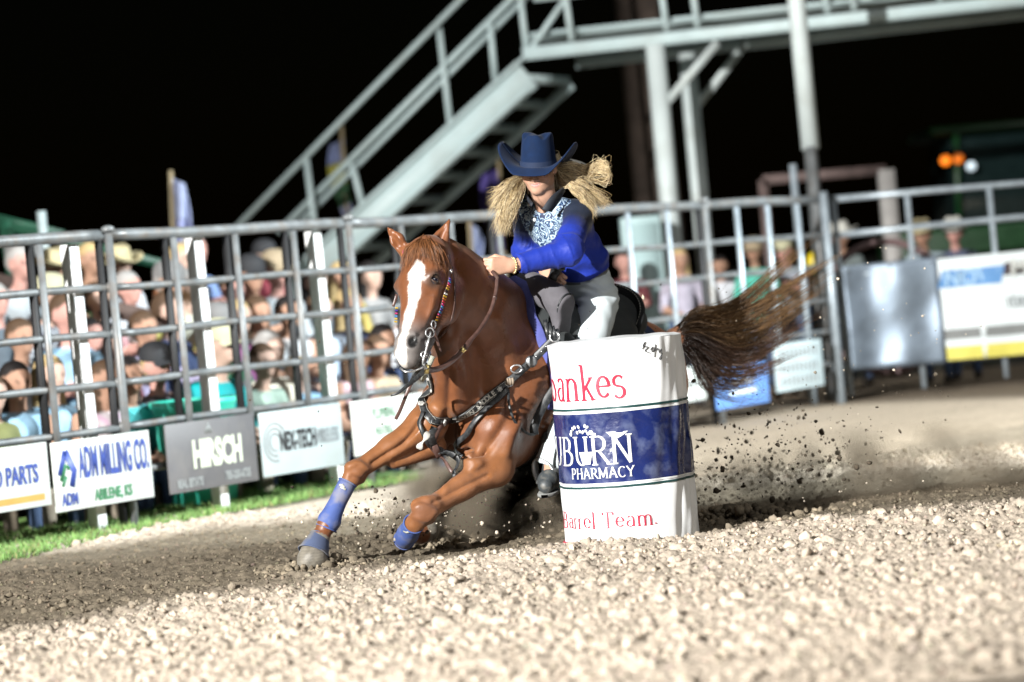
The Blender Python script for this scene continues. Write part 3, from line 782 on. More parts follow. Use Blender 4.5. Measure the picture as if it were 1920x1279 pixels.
# brown pipe goal frame and bull-wheel ring behind the gate
fr = empty('pipe_frame', at(1560, 720, 25.5) * [1, 1, 0], 'rusty pipe portal standing behind the gate', 'frame'); rust = mat('rusty_pipe', (0.10, 0.07, 0.065), rough=0.7, var=0.3)
pa, pb_ = at(1430, 338, 25.5), at(1660, 318, 25.5)
MB().bar(pa, pb_, 0.09, 0.09).build('lintel', rust, fr)
MB().bar(np.array([pa[0], pa[1], -0.05]), pa, 0.09, 0.09, (1, 0, 0)).build('leg', rust, fr); MB().bar(np.array([pb_[0], pb_[1], -0.05]), pb_ , 0.15, 0.15, (1, 0, 0)).build('leg', mat('pale_leg', (0.28, 0.27, 0.26), rough=0.6), fr)
c = at(1662, 575, 22.9); hr_ = MB().tube([c + np.array([0.55 * math.cos(a), 0.05 * math.sin(2 * a), 0.55 * math.sin(a)]) for a in np.linspace(0, 2 * math.pi, 48)], 0.032, 10).build('hay_ring', mat('ring_rust', (0.14, 0.09, 0.09), rough=0.6, var=0.3), None, True); tag(hr_, 'round rusty hay ring leaning behind the zinc gate panel', 'hay ring')
# ---- flags
def flag(name, pole, cloth, D, cols, label):
    f = empty(name, at(*pole[1], D) * [1, 1, 0], label, 'flag', 'flags on poles behind the stands')
    MB().tube([at(*pole[0], D), at(*pole[1], D) * [1, 1, 0]], 0.018, 10).build('pole', mat('flag_pole', (0.32, 0.26, 0.16), rough=0.5), f, True)
    (x0, y0), (x1, y1), w = cloth; n_ = len(cols)
    for k, c_ in enumerate(cols):
        G = []
        for v in np.linspace(k / n_, (k + 1) / n_, 10):
            G.append([at(x0 + (x1 - x0) * v + w * u * (0.75 + 0.25 * math.sin(5 * v)), y0 + (y1 - y0) * v + 10 * u, D - 0.03 + 0.06 * math.sin(8 * u + 6 * v)) for u in np.linspace(0, 1, 12)])
        o = MB().grid(np.array(G)).build('cloth', mat('flag_%s_%d' % (name, k) if False else 'cloth_%02d%02d%02d' % tuple(int(99 * q) for q in c_), c_, rough=0.8, var=0.1), f, True); sm = o.modifiers.new('solid', 'SOLIDIFY'); sm.thickness = 0.004
flag('flag', ((320, 320), (345, 900)), ((324, 335), (340, 560), 30), 22.5, [(0.30, 0.34, 0.50), (0.24, 0.26, 0.44), (0.22, 0.24, 0.40)], 'furled white and lavender flag beside the stairs foot')
flag('flag', ((640, 235), (676, 800)), ((644, 262), (662, 420), -34), 25.8, [(0.20, 0.24, 0.42), (0.36, 0.34, 0.06), (0.03, 0.09, 0.04), (0.20, 0.22, 0.34)], 'blue yellow and green flag hanging behind the staircase')
flag('flag', ((935, 300), (965, 800)), ((930, 318), (944, 470), -34), 25.8, [(0.07, 0.05, 0.22), (0.07, 0.05, 0.20)], 'purple flag hanging behind the rider')
flag('flag', ((880, 410), (905, 800)), ((884, 420), (892, 500), 20), 24.6, [(0.30, 0.36, 0.55)], 'pale blue flag behind the horse neck')
# ---- tractor in the dark at the right
tr = empty('tractor', at(1860, 700, 30) * [1, 1, 0], 'dark green tractor with orange beacon parked beyond the gate', 'tractor'); tg_ = mat('tractor_green', (0.003, 0.032, 0.007), rough=0.4, var=0.2); gl = mat('cab_glass', (0.006, 0.012, 0.012), rough=0.1, bump=0)
T0 = at(1880, 620, 30.0)
for (dx, z, sx, sz, nm, mt) in ((0.25, 2.42, 1.9, 0.12, 'roof', tg_), (0.3, 1.85, 1.55, 1.0, 'cab_window', gl), (-0.1, 1.05, 2.1, 0.65, 'hood', tg_), (0.3, 0.75, 2.2, 0.3, 'chassis', blackst)):
    o = MB().box((T0[0] + dx, 30.4, z), (sx, 1.5, sz)).build(nm, mt, tr); bevel(o, 0.06, 3)
for dx in (-0.45, 1.05): MB().bar((T0[0] + dx, 29.6, 1.3), (T0[0] + dx + 0.05, 29.6, 2.4), 0.06, 0.06, (1, 0, 0)).build('cab_pillar', tg_, tr)
for dx, r in ((-0.75, 0.45), (1.05, 0.78)):
    w = MB().tube([np.array([T0[0] + dx, 29.4, r]), np.array([T0[0] + dx, 29.8, r])], r, 28).build('wheel', mat('tyre_rubber', (0.01, 0.01, 0.01), rough=0.9), tr, True); MB().tube([np.array([T0[0] + dx, 29.38, r]), np.array([T0[0] + dx, 29.41, r])], r * 0.5, 20).build('rim', mat('rim_yellow', (0.3, 0.25, 0.03), rough=0.5), w, True)
def emis(name, c, st_):
    m = bpy.data.materials.new(name); m.use_nodes = True; P = m.node_tree.nodes['Principled BSDF']; P.inputs['Base Color'].default_value = (*c, 1); P.inputs['Emission Color'].default_value = (*c, 1); P.inputs['Emission Strength'].default_value = st_; return m
for k in range(2):
    c = at(1772 + 24 * k, 301 - 3 * k, 29.5); MB().tube([c, c + [0.0, -0.05, 0]], 0.055, 14).build('beacon', emis('beacon_orange', (1.0, 0.22, 0.01), 0.30 - 0.22 * k), tr, True)
c = at(1820, 312, 29.5); MB().tube([c, c + [0, -0.05, 0]], 0.05, 14).build('work_lamp', emis('lamp_white', (0.75, 0.9, 1.0), 0.10), tr, True)
# ---- floodlight mast, out of view behind the photographer's left shoulder
fm = empty('floodlight_mast', FLOOD * [1, 1, 0], 'tall steel floodlight mast lighting the arena', 'light mast')
mp = np.array([FLOOD[0] - 0.5, FLOOD[1] - 0.6, 0]); MB().tube([mp, mp + [0, 0, FLOOD[2] + 0.6]], [0.16, 0.09], 16).build('pole', galv, fm, True)
MB().bar(mp + [-0.8, 0.5, FLOOD[2] + 0.3], mp + [1.2, -0.4, FLOOD[2] + 0.3], 0.1, 0.1).build('crossarm', galv, fm)
fm2 = empty('floodlight_mast', FLOOD2 * [1, 1, 0], 'second steel floodlight mast facing the stands', 'light mast')
mp2 = np.array([FLOOD2[0] + 0.6, FLOOD2[1] - 0.6, 0]); MB().tube([mp2, mp2 + [0, 0, FLOOD2[2] + 0.6]], [0.14, 0.08], 16).build('pole', galv, fm2, True)
MB().bar(mp2 + [-0.9, 0.6, FLOOD2[2] + 0.4], mp2 + [0.4, -0.3, FLOOD2[2] + 0.4], 0.1, 0.1).build('crossarm', galv, fm2)
d2_ = nz(np.array([-1.2, 18.4, -0.4]) - FLOOD2); MB().tube([FLOOD2 - d2_ * 0.45, FLOOD2 - d2_ * 0.2], [0.10, 0.28], 20, cap=False).build('lamp_housing', steel, fm2, True)
hd_ = MB().tube([FLOOD - Ldir * 0.45, FLOOD - Ldir * 0.2], [0.10, 0.28], 20, cap=False).build('lamp_housing', steel, fm, True)
# ================================================================== stroke lettering with serifs
# each glyph: advance, list of strokes; a stroke is a list of points in a 1-high em (x, y)
def arc(cx, cy, rx, ry, a0, a1, n=14):
    return [(cx + rx * math.cos(math.radians(a)), cy + ry * math.sin(math.radians(a))) for a in np.linspace(a0, a1, n)]
GL = {
 'b': (0.56, [[(0.12, 0.72), (0.12, 0.02)], arc(0.28, 0.23, 0.18, 0.22, 160, -170)], [(0.04, 0.72, 0.12)]),
 'a': (0.50, [arc(0.24, 0.33, 0.14, 0.13, 150, 0) + [(0.38, 0.04), (0.44, 0.0)], arc(0.23, 0.14, 0.15, 0.13, 75, 330)], []),
 'n': (0.56, [[(0.12, 0.45), (0.12, 0)], [(0.12, 0.33)] + arc(0.27, 0.30, 0.15, 0.15, 140, 0) + [(0.42, 0)]], [(0.04, 0.45, 0.12), (0.03, 0, 0.21), (0.33, 0, 0.51)]),
 'k': (0.54, [[(0.12, 0.72), (0.12, 0)], [(0.12, 0.18), (0.40, 0.44)], [(0.22, 0.27), (0.44, 0)]], [(0.04, 0.72, 0.12), (0.03, 0, 0.21), (0.32, 0.45, 0.48), (0.36, 0, 0.52)]),
 'e': (0.48, [[(0.08, 0.26), (0.40, 0.26)] + arc(0.24, 0.25, 0.17, 0.21, 0, 320)], []),
 's': (0.44, [arc(0.21, 0.34, 0.14, 0.11, 30, 230, 10) + arc(0.21, 0.12, 0.15, 0.12, 60, -150, 12)], []),
 'r': (0.40, [[(0.12, 0.45), (0.12, 0)], [(0.12, 0.30)] + arc(0.26, 0.30, 0.14, 0.15, 160, 50)], [(0.04, 0.45, 0.12), (0.03, 0, 0.22)]),
 'l': (0.26, [[(0.12, 0.72), (0.12, 0)]], [(0.04, 0.72, 0.12), (0.03, 0, 0.21)]),
 'm': (0.82, [[(0.12, 0.45), (0.12, 0)], [(0.12, 0.33)] + arc(0.26, 0.30, 0.14, 0.15, 140, 0) + [(0.40, 0)], [(0.40, 0.33)] + arc(0.54, 0.30, 0.14, 0.15, 140, 0) + [(0.68, 0)]], [(0.04, 0.45, 0.12), (0.03, 0, 0.21), (0.32, 0, 0.48), (0.60, 0, 0.76)]),
 'T': (0.62, [[(0.31, 0.68), (0.31, 0)], [(0.06, 0.68), (0.56, 0.68)], [(0.06, 0.68), (0.06, 0.56)], [(0.56, 0.68), (0.56, 0.56)]], [(0.20, 0, 0.42)]),
 'B': (0.60, [[(0.14, 0.70), (0.14, 0)], [(0.14, 0.70), (0.26, 0.70)] + arc(0.28, 0.53, 0.17, 0.17, 90, -90) + [(0.14, 0.36)], [(0.26, 0.36)] + arc(0.30, 0.18, 0.20, 0.18, 90, -90) + [(0.14, 0.0)]], [(0.04, 0.70, 0.14), (0.04, 0, 0.14)]),
 'A': (0.70, [[(0.08, 0), (0.35, 0.72)], [(0.35, 0.72), (0.62, 0)], [(0.19, 0.25), (0.52, 0.25)]], [(0.0, 0, 0.17), (0.52, 0, 0.72)]),
 'U': (0.68, [[(0.13, 0.70), (0.13, 0.25)] + arc(0.34, 0.24, 0.21, 0.24, 180, 360) + [(0.55, 0.70)]], [(0.03, 0.70, 0.23), (0.46, 0.70, 0.65)]),
 'R': (0.66, [[(0.14, 0.70), (0.14, 0)], [(0.14, 0.70), (0.28, 0.70)] + arc(0.30, 0.52, 0.19, 0.18, 90, -90) + [(0.14, 0.34)], [(0.30, 0.34), (0.60, 0.0)]], [(0.04, 0.70, 0.14), (0.04, 0, 0.24), (0.52, 0, 0.68)]),
 'N': (0.74, [[(0.13, 0.70), (0.13, 0)], [(0.13, 0.70), (0.60, 0.0)], [(0.60, 0.70), (0.60, 0)]], [(0.02, 0.70, 0.14), (0.04, 0, 0.22), (0.50, 0.70, 0.70)]),
 'P': (0.58, [[(0.14, 0.70), (0.14, 0)], [(0.14, 0.70), (0.28, 0.70)] + arc(0.30, 0.51, 0.19, 0.19, 90, -90) + [(0.14, 0.32)]], [(0.04, 0.70, 0.14), (0.04, 0, 0.24)]),
 'H': (0.74, [[(0.14, 0.70), (0.14, 0)], [(0.60, 0.70), (0.60, 0)], [(0.14, 0.36), (0.60, 0.36)]], [(0.04, 0.70, 0.24), (0.04, 0, 0.24), (0.50, 0.70, 0.70), (0.50, 0, 0.70)]),
 'M': (0.86, [[(0.14, 0.70), (0.12, 0)], [(0.14, 0.70), (0.42, 0.06)], [(0.42, 0.06), (0.70, 0.70)], [(0.70, 0.70), (0.72, 0)]], [(0.03, 0.70, 0.15), (0.03, 0, 0.21), (0.70, 0.70, 0.82), (0.62, 0, 0.82)]),
 'C': (0.66, [arc(0.36, 0.35, 0.27, 0.35, 45, 315, 20)], []),
 'Y': (0.66, [[(0.06, 0.70), (0.33, 0.34)], [(0.60, 0.70), (0.33, 0.34)], [(0.33, 0.34), (0.33, 0)]], [(0.0, 0.70, 0.16), (0.50, 0.70, 0.68), (0.22, 0, 0.44)]),
 '.': (0.25, [[(0.10, 0.0), (0.10, 0.07)]], []), ' ': (0.28, [], []),
}
def glyph_quads(ch, thick=0.10, thin=0.04):
    """broad-nib strokes: thick when the pen runs upright, thin when it runs level"""
    adv, strokes, serifs = GL[ch]; out = []
    for st_ in strokes:
        P = np.array(st_, float)
        if len(P) == 2: P = P[0] + (P[1] - P[0]) * np.linspace(0, 1, 5)[:, None]
        L, R = [], []
        for i in range(len(P)):
            d = P[min(i + 1, len(P) - 1)] - P[max(i - 1, 0)]; d = d / (np.linalg.norm(d) + 1e-9); w = thin + (thick - thin) * abs(d[1]) ** 1.4
            n = np.array([-d[1], d[0]]); L.append(P[i] + n * w / 2); R.append(P[i] - n * w / 2)
        for i in range(len(P) - 1): out.append([L[i], R[i], R[i + 1], L[i + 1]])
    for (x0, y, x1) in serifs:
        out.append([np.array([x0, y - 0.016]), np.array([x1, y - 0.016]), np.array([x1, y + 0.016]), np.array([x0, y + 0.016])])
    return adv, out

# ================================================================== the barrel
BC = np.array([0.454, 12.0, 0.0]); BR = 0.298; BH = 0.878
def bcyl(s, z, off=0.0):
    """s metres round from the camera-facing line (to the right), height z; the cover is creased"""
    a = s / BR
    cr = 0.0045 * math.sin(5.2 * a + 7 * z) * math.sin(9 * z + 2.1 * a) + 0.0035 * math.sin(13 * a - 11 * z + 1.0) * (0.4 + 0.6 * math.sin(3 * z + a) ** 2)
    rgt = max(0, math.sin(a - 0.1)) ** 2
    cr += 0.007 * rgt * math.sin(16 * a + 9 * z) * math.sin(8 * z - 3 * a) + 0.004 * rgt * math.sin(31 * a - 16 * z)
    r = BR + cr + off + 0.006 * math.cos(2 * a + 1)
    view = math.atan2(BC[0], BC[1])
    return np.array([BC[0] + r * math.sin(a - view * 0), BC[1] - r * math.cos(a), z + BC[2]])
cover = mat('vinyl_cover', (0.80, 0.82, 0.83), rough=0.38, var=0.03, vs=5, bump=0.10, bs=25, spec=0.5, dirt=(0.52, 0.52, 0.50), damt=0.2, dscale=7, bdist=0.006)
navyv = mat('navy_vinyl', (0.008, 0.016, 0.088), rough=0.24, var=0.25, vs=6, bump=0.55, bs=13, spec=0.7, dirt=(0.14, 0.17, 0.27), damt=0.5, dscale=13, bdist=0.012)  # pale blotches paint glare of the creased vinyl into the colour
redi = mat('red_print', (0.38, 0.015, 0.045), rough=0.45, var=0.1)
whti = mat('white_print', (0.62, 0.63, 0.63), rough=0.4, var=0.04)
grni = mat('dark_green_print', (0.012, 0.05, 0.05), rough=0.4, var=0.1)
barrel = empty('barrel', BC, 'white vinyl covered barrel with navy band and red lettering', 'barrel')
nA = 160; circ = 2 * math.pi * BR
ss = np.linspace(-circ / 2, circ / 2, nA + 1)
m = MB(); zs = np.linspace(-0.02, BH, 50)
m.grid(np.array([[bcyl(s, z) for s in ss] for z in zs])); m.build('cover', cover, barrel, True)
# top: a sagging disc with a soft rolled rim
G = []
for k, q in enumerate(np.linspace(1, 0, 12)):
    G.append([np.array([BC[0], BC[1], 0]) * 1.0 + (np.array([*(bcyl(s, BH)[:2] - BC[:2]), 0]) * (q * (0.99 if k else 1))) + np.array([0, 0, BH + (0.010 * math.sin(min(1, (1 - q) * 9) * math.pi / 2) if k else 0) - 0.012 * (1 - q) + 0.002 * math.sin(9 * s / BR) * q]) for s in ss])
MB().grid(np.array(G)).build('cover_top', cover, barrel, True)
MB().grid(np.array([[bcyl(s, z, 0.0025) for s in ss] for z in np.linspace(0.268, 0.572, 20)])).build('navy_band', navyv, barrel, True)
for z0, z1, mt, nm in ((0.572, 0.580, whti, 'white_line'), (0.586, 0.596, grni, 'green_line'), (0.260, 0.268, whti, 'white_line'), (0.244, 0.254, grni, 'green_line')):
    MB().grid(np.array([[bcyl(s, z, 0.0034) for s in ss] for z in np.linspace(z0, z1, 3)])).build(nm, mt, barrel, True)
def barrel_text(txt, s0, z0, size, mt, off, thick=0.10, thin=0.04, xs=1.0, curve=0.0):
    x = s0
    for ch in txt:
        adv, qs = glyph_quads(ch, thick, thin)
        if qs:
            mb = MB(); lift = 0
            for k, q in enumerate(qs):
                n_ = 3; o_ = off + 0.0004 * (k % 5)
                A = [q[0] + (q[3] - q[0]) * t for t in np.linspace(0, 1, n_)]; B = [q[1] + (q[2] - q[1]) * t for t in np.linspace(0, 1, n_)]
                mb.grid(np.array([[bcyl(x + (a_[0] + (b_[0] - a_[0]) * t) * size * xs, z0 + (a_[1] + (b_[1] - a_[1]) * t) * size + curve * (x - s0), o_) for t in np.linspace(0, 1, 4)] for a_, b_ in zip(A, B)]))
            mb.build('letter', mt, barrel, True)
        x += adv * size * xs
    return x
barrel_text('bankes', -0.425, 0.632, 0.213, redi, 0.0035, 0.095, 0.038, xs=0.68)
barrel_text('AUBURN', -0.528, 0.350, 0.174, whti, 0.0050, 0.10, 0.036, xs=0.79)
barrel_text('PHARMACY', -0.281, 0.290, 0.064, whti, 0.0050, 0.125, 0.05, xs=0.86)
barrel_text('Barrel Team.', -0.409, 0.072, 0.100, redi, 0.0035, 0.085, 0.035, xs=0.93)
# the mortar and flying pills of the pharmacy mark
g = np.random.default_rng(3)
for k in range(19):
    s = -0.275 + 0.145 * g.uniform(); z = 0.478 + 0.060 * math.sin(math.pi * (s + 0.275) / 0.145) * g.uniform(0.2, 1.0); a0 = g.uniform(0, 3)
    mb = MB(); c = bcyl(s, z, 0.006); P = []
    mb.grid(np.array([[bcyl(s + q * (0.0085 * math.cos(t) * math.cos(a0) - 0.006 * math.sin(t) * math.sin(a0)), z + q * (0.0085 * math.cos(t) * math.sin(a0) + 0.006 * math.sin(t) * math.cos(a0)), 0.0050 + 0.0002 * k) for t in np.linspace(0, 2 * math.pi, 13)] for q in (0.05, 1)]), True)
    mb.build('pill', whti, barrel, True)
mb = MB(); mb.grid(np.array([[bcyl(-0.185 + 0.036 * u * (0.55 + 0.45 * v), 0.352 + 0.055 * v, 0.0063) for u in np.linspace(-1, 1, 7)] for v in np.linspace(0, 1, 5)])); mb.build('mortar', whti, barrel, True)
mb = MB(); mb.quad(bcyl(-0.085, 0.488, 0.0062), bcyl(-0.045, 0.455, 0.0062), bcyl(-0.02, 0.466, 0.0062), bcyl(0.01, 0.486, 0.0062)); mb.build('scuff', whti, barrel)
# a signature in black marker near the rim
ink = mat('ink_black', (0.012, 0.012, 0.014), rough=0.6, var=0.05)
for pts in ([(0.0, 0.02), (0.018, 0.05), (0.004, 0.032), (0.030, 0.026), (0.012, 0.012), (0.034, 0.0)], [(0.040, 0.014), (0.055, 0.024), (0.046, 0.006), (0.062, 0.010), (0.070, 0.034), (0.058, -0.02)], [(0.062, 0.004), (0.080, 0.016), (0.086, -0.004), (0.100, 0.012), (0.094, -0.030), (0.080, -0.028), (0.106, -0.008)]):
    P = [bcyl(0.105 + x, 0.812 + y, 0.003) for x, y in spline([(a, b) for a, b in pts], 22)]
    MB().tube(P, 0.0016, 5).build('signature_stroke', ink, barrel, True)
MB().tube([bcyl(s, 0.003, 0.006) for s in ss[20:60]], 0.006, 6).build('red_hem', redi, barrel, True)
# ================================================================== the horse
h_f = nz([-0.64, -0.77, 0.0])
_l0 = nz(np.cross([0, 0, 1.0], h_f))
LEAN = math.radians(25)
h_u = nz(np.array([0, 0, 1.0]) * math.cos(LEAN) + _l0 * math.sin(LEAN))
h_l = nz(np.cross(h_u, h_f))
h_u = nz(np.cross(h_f, h_l))
HO = at(978, 735, 12.65)
HB = np.stack([h_f, h_l, h_u], 1)
def tb(p): return (np.asarray(p, float) - HO) @ HB              # world -> body
def tw(p): return np.asarray(p, float) @ HB.T + HO              # body -> world
def hb(px, py, D): return tb(at(px, py, D))
def bdir(v): return np.asarray(v, float) @ HB
def build_horse():
    S = SDF((-1.75, -0.80, -1.02), (1.42, 0.75, 1.1), 0.0085)
    # trunk
    S.ell((-0.28, 0, -0.03), (0.62, 0.285, 0.325))
    S.ell((0.10, 0, -0.03), (0.36, 0.235, 0.325), k=0.08)
    S.ell((-0.02, 0, 0.24), (0.34, 0.085, 0.12), k=0.10)
    S.ell((-0.62, 0, 0.04), (0.42, 0.25, 0.25), k=0.08)
    S.ell((-0.82, 0, 0.03), (0.28, 0.24, 0.26), k=0.08)
    for s in (-1, 1):
        S.ell((-0.80, 0.11 * s, 0.03), (0.26, 0.15, 0.23), k=0.06)
        S.bone((0.33, 0.155 * s, -0.06), (0.02, 0.14 * s, 0.20), 0.105, 0.07, k=0.05)     # shoulder blade
        S.ell((0.36, 0.085 * s, -0.13), (0.11, 0.095, 0.16), k=0.035)                    # pectoral
        S.ell((0.22, 0.17 * s, -0.14), (0.19, 0.10, 0.15), k=0.04)                       # upper arm
        # hind leg, flexed under
        hip = np.array([-0.82, 0.14 * s, -0.02]); st = np.array([-0.66, 0.19 * s, -0.34])
        S.bone(hip, st, 0.18, 0.115, k=0.06)
        S.bone((-0.95, 0.11 * s, -0.02), (-0.86, 0.15 * s, -0.32), 0.13, 0.09, k=0.06)
    # hind limbs in world space so that the feet reach the ground
    for s, hx, hy in ((1, 0.30, 13.02), (-1, 0.38, 13.32)):
        st = np.array([-0.66, 0.19 * s, -0.34])
        foot = tb((hx, hy, 0.05))
        hock = tb((hx + 0.16, hy + 0.30, 0.36)); fet = tb((hx + 0.05, hy + 0.07, 0.13))
        S.bone(st, hock, 0.105, 0.05, k=0.04); S.ell(hock, (0.055, 0.05, 0.06), k=0.03)
        S.bone(hock, fet, 0.042, 0.036, k=0.02); S.bone(fet, foot, 0.04, 0.045, k=0.02)
        S.bone(foot, tb((hx - 0.04, hy - 0.05, 0.02)), 0.055, 0.062, k=0.02)
    # neck
    nk = [((0.14, 0.0, 0.06), 0.265, 0.62), (hb(905, 620, 12.35), 0.205, 0.60), (hb(862, 560, 12.16), 0.158, 0.60), (hb(822, 520, 12.06), 0.125, 0.66)]
    lat = nz(bdir([0.80, -0.45, -0.28]))
    for (p, r, fl), (q, r2, fl2) in zip(nk[:-1], nk[1:]):
        S.bone(p, q, r, r2, k=0.07, ax=lat, flat=(fl + fl2) / 2)
    S.bone(hb(985, 585, 12.60), hb(835, 470, 12.08), 0.07, 0.05, k=0.09)     # crest
    S.bone(hb(835, 640, 12.05), hb(845, 740, 12.25), 0.06, 0.10, k=0.08)     # windpipe
    # head
    d_ = nz(bdir(at(742, 676, 11.66) - at(789, 452, 11.97)))
    P0 = hb(789, 452, 11.97)
    n_ = bdir([-0.66, -0.72, 0.22]); n_ = nz(n_ - d_ * (n_ @ d_)); w_ = nz(np.cross(n_, d_))
    if (w_ @ bdir([1, 0, 0])) < 0: w_ = -w_
    R = np.stack([d_, n_, w_], 1)
    def hp(t, n, w): return P0 + t * d_ + n * n_ + w * w_
    S.ell(hp(0.07, -0.06, 0), (0.12, 0.10, 0.10), R, k=0.03)
    S.bone(hp(0.06, -0.06, 0), hp(0.20, -0.055, 0), 0.094, 0.093, k=0.03, ax=w_, flat=1.13)
    S.bone(hp(0.20, -0.055, 0), hp(0.46, -0.075, 0), 0.090, 0.058, k=0.03)
    S.bone(hp(0.12, -0.035, 0), hp(0.50, -0.045, 0), 0.055, 0.038, k=0.03)             # nose bridge
    for s in (-1, 1):
        S.ell(hp(0.225, -0.150, 0.054 * s), (0.135, 0.110, 0.038), R, k=0.045)           # cheek
        S.bone(hp(0.155, -0.03, 0.090 * s), hp(0.20, -0.020, 0.098 * s), 0.022, 0.026, k=0.03)   # brow
        S.bone(hp(0.22, -0.075, 0.088 * s), hp(0.36, -0.075, 0.066 * s), 0.014, 0.012, k=0.03)    # facial crest
        S.ell(hp(0.515, -0.035, 0.044 * s), (0.046, 0.034, 0.026), R, k=0.022)                    # nostril rim
    S.ell(hp(0.525, -0.065, 0), (0.075, 0.055, 0.060), R, k=0.03)
    S.ell(hp(0.575, -0.075, 0), (0.032, 0.040, 0.046), R, k=0.02)                        # upper lip
    S.bone(hp(0.24, -0.175, 0), hp(0.545, -0.128, 0), 0.045, 0.030, k=0.03, ax=w_, flat=1.2)
    S.ell(hp(0.56, -0.125, 0), (0.030, 0.026, 0.034), R, k=0.02)                         # chin
    for s in (-1, 1):
        S.ell(hp(0.520, -0.016, 0.056 * s), (0.031, 0.024, 0.015), R, k=0.010, op='sub')
        S.ell(hp(0.212, -0.030, 0.112 * s), (0.021, 0.016, 0.014), R, k=0.012, op='sub')
    S.bone(hp(0.575, -0.104, -0.05), hp(0.575, -0.104, 0.05), 0.006, 0.006, k=0.006, op='sub')
    S.bone(hp(0.50, -0.108, 0.055), hp(0.575, -0.104, 0.05), 0.005, 0.006, k=0.006, op='sub')
    # ears
    for b0, m0, t0, op_ in ((hb(760, 474, 12.0), hb(745, 450, 12.0), hb(727, 427, 12.0), (-0.5, -0.8, 0.2)), (hb(820, 474, 12.02), hb(828, 445, 12.02), hb(843, 412, 12.03), (-0.15, -0.95, 0.1))):
        od = nz(bdir(op_))
        S.bone(b0, m0, 0.030, 0.033, k=0.02, ax=od, flat=0.7); S.bone(m0, t0, 0.033, 0.006, k=0.01, ax=od, flat=0.7)
        S.bone(b0 * 0.5 + m0 * 0.5 + od * 0.022, m0 * 0.45 + t0 * 0.55 + od * 0.014, 0.018, 0.007, k=0.012, op='sub')
    # right fore, reaching out
    sh = np.array([0.33, -0.16, -0.10])
    el = hb(800, 795, 12.25); kn = hb(668, 884, 12.08); ft = hb(614, 982, 12.02); ps = hb(598, 1012, 12.0)
    S.bone(sh, el, 0.120, 0.084, k=0.04)
    S.bone(el, kn * 0.5 + el * 0.5, 0.080, 0.054, k=0.04); S.bone(kn * 0.5 + el * 0.5, kn, 0.054, 0.041, k=0.03)
    S.bone(hb(818, 838, 12.3), hb(738, 866, 12.17), 0.050, 0.030, k=0.03)
    S.ell(kn, (0.044, 0.044, 0.050), k=0.02); S.bone(hb(655, 876, 12.06), hb(682, 872, 12.1), 0.024, 0.024, k=0.02); S.bone(hb(653, 898, 12.06), hb(676, 898, 12.1), 0.022, 0.024, k=0.02)
    S.bone(kn, hb(648, 914, 12.07), 0.044, 0.034, k=0.02)
    S.bone(hb(648, 914, 12.07), ft, 0.032, 0.032, k=0.02); S.ell(ft, (0.043, 0.043, 0.043), k=0.02)
    S.bone(ft, ps, 0.036, 0.036, k=0.02)
    S.bone(ps, hb(590, 1028, 11.98), 0.045, 0.055, k=0.015); S.bone(hb(590, 1028, 11.98), hb(585, 1048, 11.95), 0.056, 0.066, k=0.01); S.bone(hb(574, 1056, 11.93), hb(598, 1054, 11.97), 0.036, 0.036, k=0.02)
    # left fore, folded
    el2 = hb(928, 876, 12.30); kn2 = hb(798, 958, 12.02); sh2 = np.array([0.34, 0.17, -0.10])
    S.bone(sh2, el2, 0.125, 0.086, k=0.035)
    S.bone(el2, kn2 * 0.5 + el2 * 0.5, 0.078, 0.052, k=0.035); S.bone(kn2 * 0.45 + el2 * 0.55, kn2, 0.054, 0.046, k=0.03)
    S.bone(hb(958, 846, 12.36), hb(885, 866, 12.2), 0.055, 0.045, k=0.04)
    S.ell(hb(797, 956, 12.0), (0.055, 0.050, 0.055), k=0.02); S.bone(hb(782, 948, 11.98), hb(812, 942, 12.02), 0.030, 0.030, k=0.03); S.bone(hb(778, 974, 12.0), hb(806, 972, 12.05), 0.026, 0.026, k=0.02)
    S.bone(kn2, hb(776, 983, 12.02), 0.048, 0.038, k=0.02)
    ft2 = hb(759, 1010, 12.20); S.bone(hb(776, 983, 12.02), ft2, 0.036, 0.034, k=0.02)
    S.ell(ft2, (0.042, 0.042, 0.042), k=0.02)
    ho2 = hb(786, 1000, 12.32); S.bone(ft2, ho2, 0.036, 0.042, k=0.02); S.bone(ho2, hb(800, 994, 12.36), 0.05, 0.056, k=0.01)
    # groove of the breast, armpits, muscle partings
    S.bone((0.50, 0, -0.02), (0.40, 0, -0.30), 0.012, 0.02, k=0.05, op='sub')
    # dock
    dk = [np.array([-1.02, 0, 0.12]), tb(at(1262, 636, 13.58)), tb(at(1284, 612, 13.68))]
    S.bone(dk[0], dk[1], 0.06, 0.045, k=0.05); S.bone(dk[1], dk[2], 0.045, 0.03, k=0.03)
    V, Q = S.mesh()
    V = relax(V, Q, 2)
    # veins and muscle bands
    N = vnorm(V, Q)
    a_, l_, u_ = V.T
    rib = sstep(-0.75, -0.4, a_) * (1 - sstep(-0.15, 0.05, a_)) * (u_ < 0.15)
    V = V + N * (0.0022 * np.sin(a_ * 75 + 3 * u_) * rib)[:, None]
    V = V + N * (0.003 * wav(V, 9.0, 3))[:, None]
    W = tw(V)
    # muscle partings and veins that the light picks out on chest, arm and cheek
    px, py = proj(W); NW = N @ HB.T
    fac = -((W - [0, 0, EYE]) * NW).sum(1) / np.linalg.norm(W - [0, 0, EYE], axis=1)
    fac = sstep(0.0, 0.35, fac)
    disp = np.zeros(len(V))
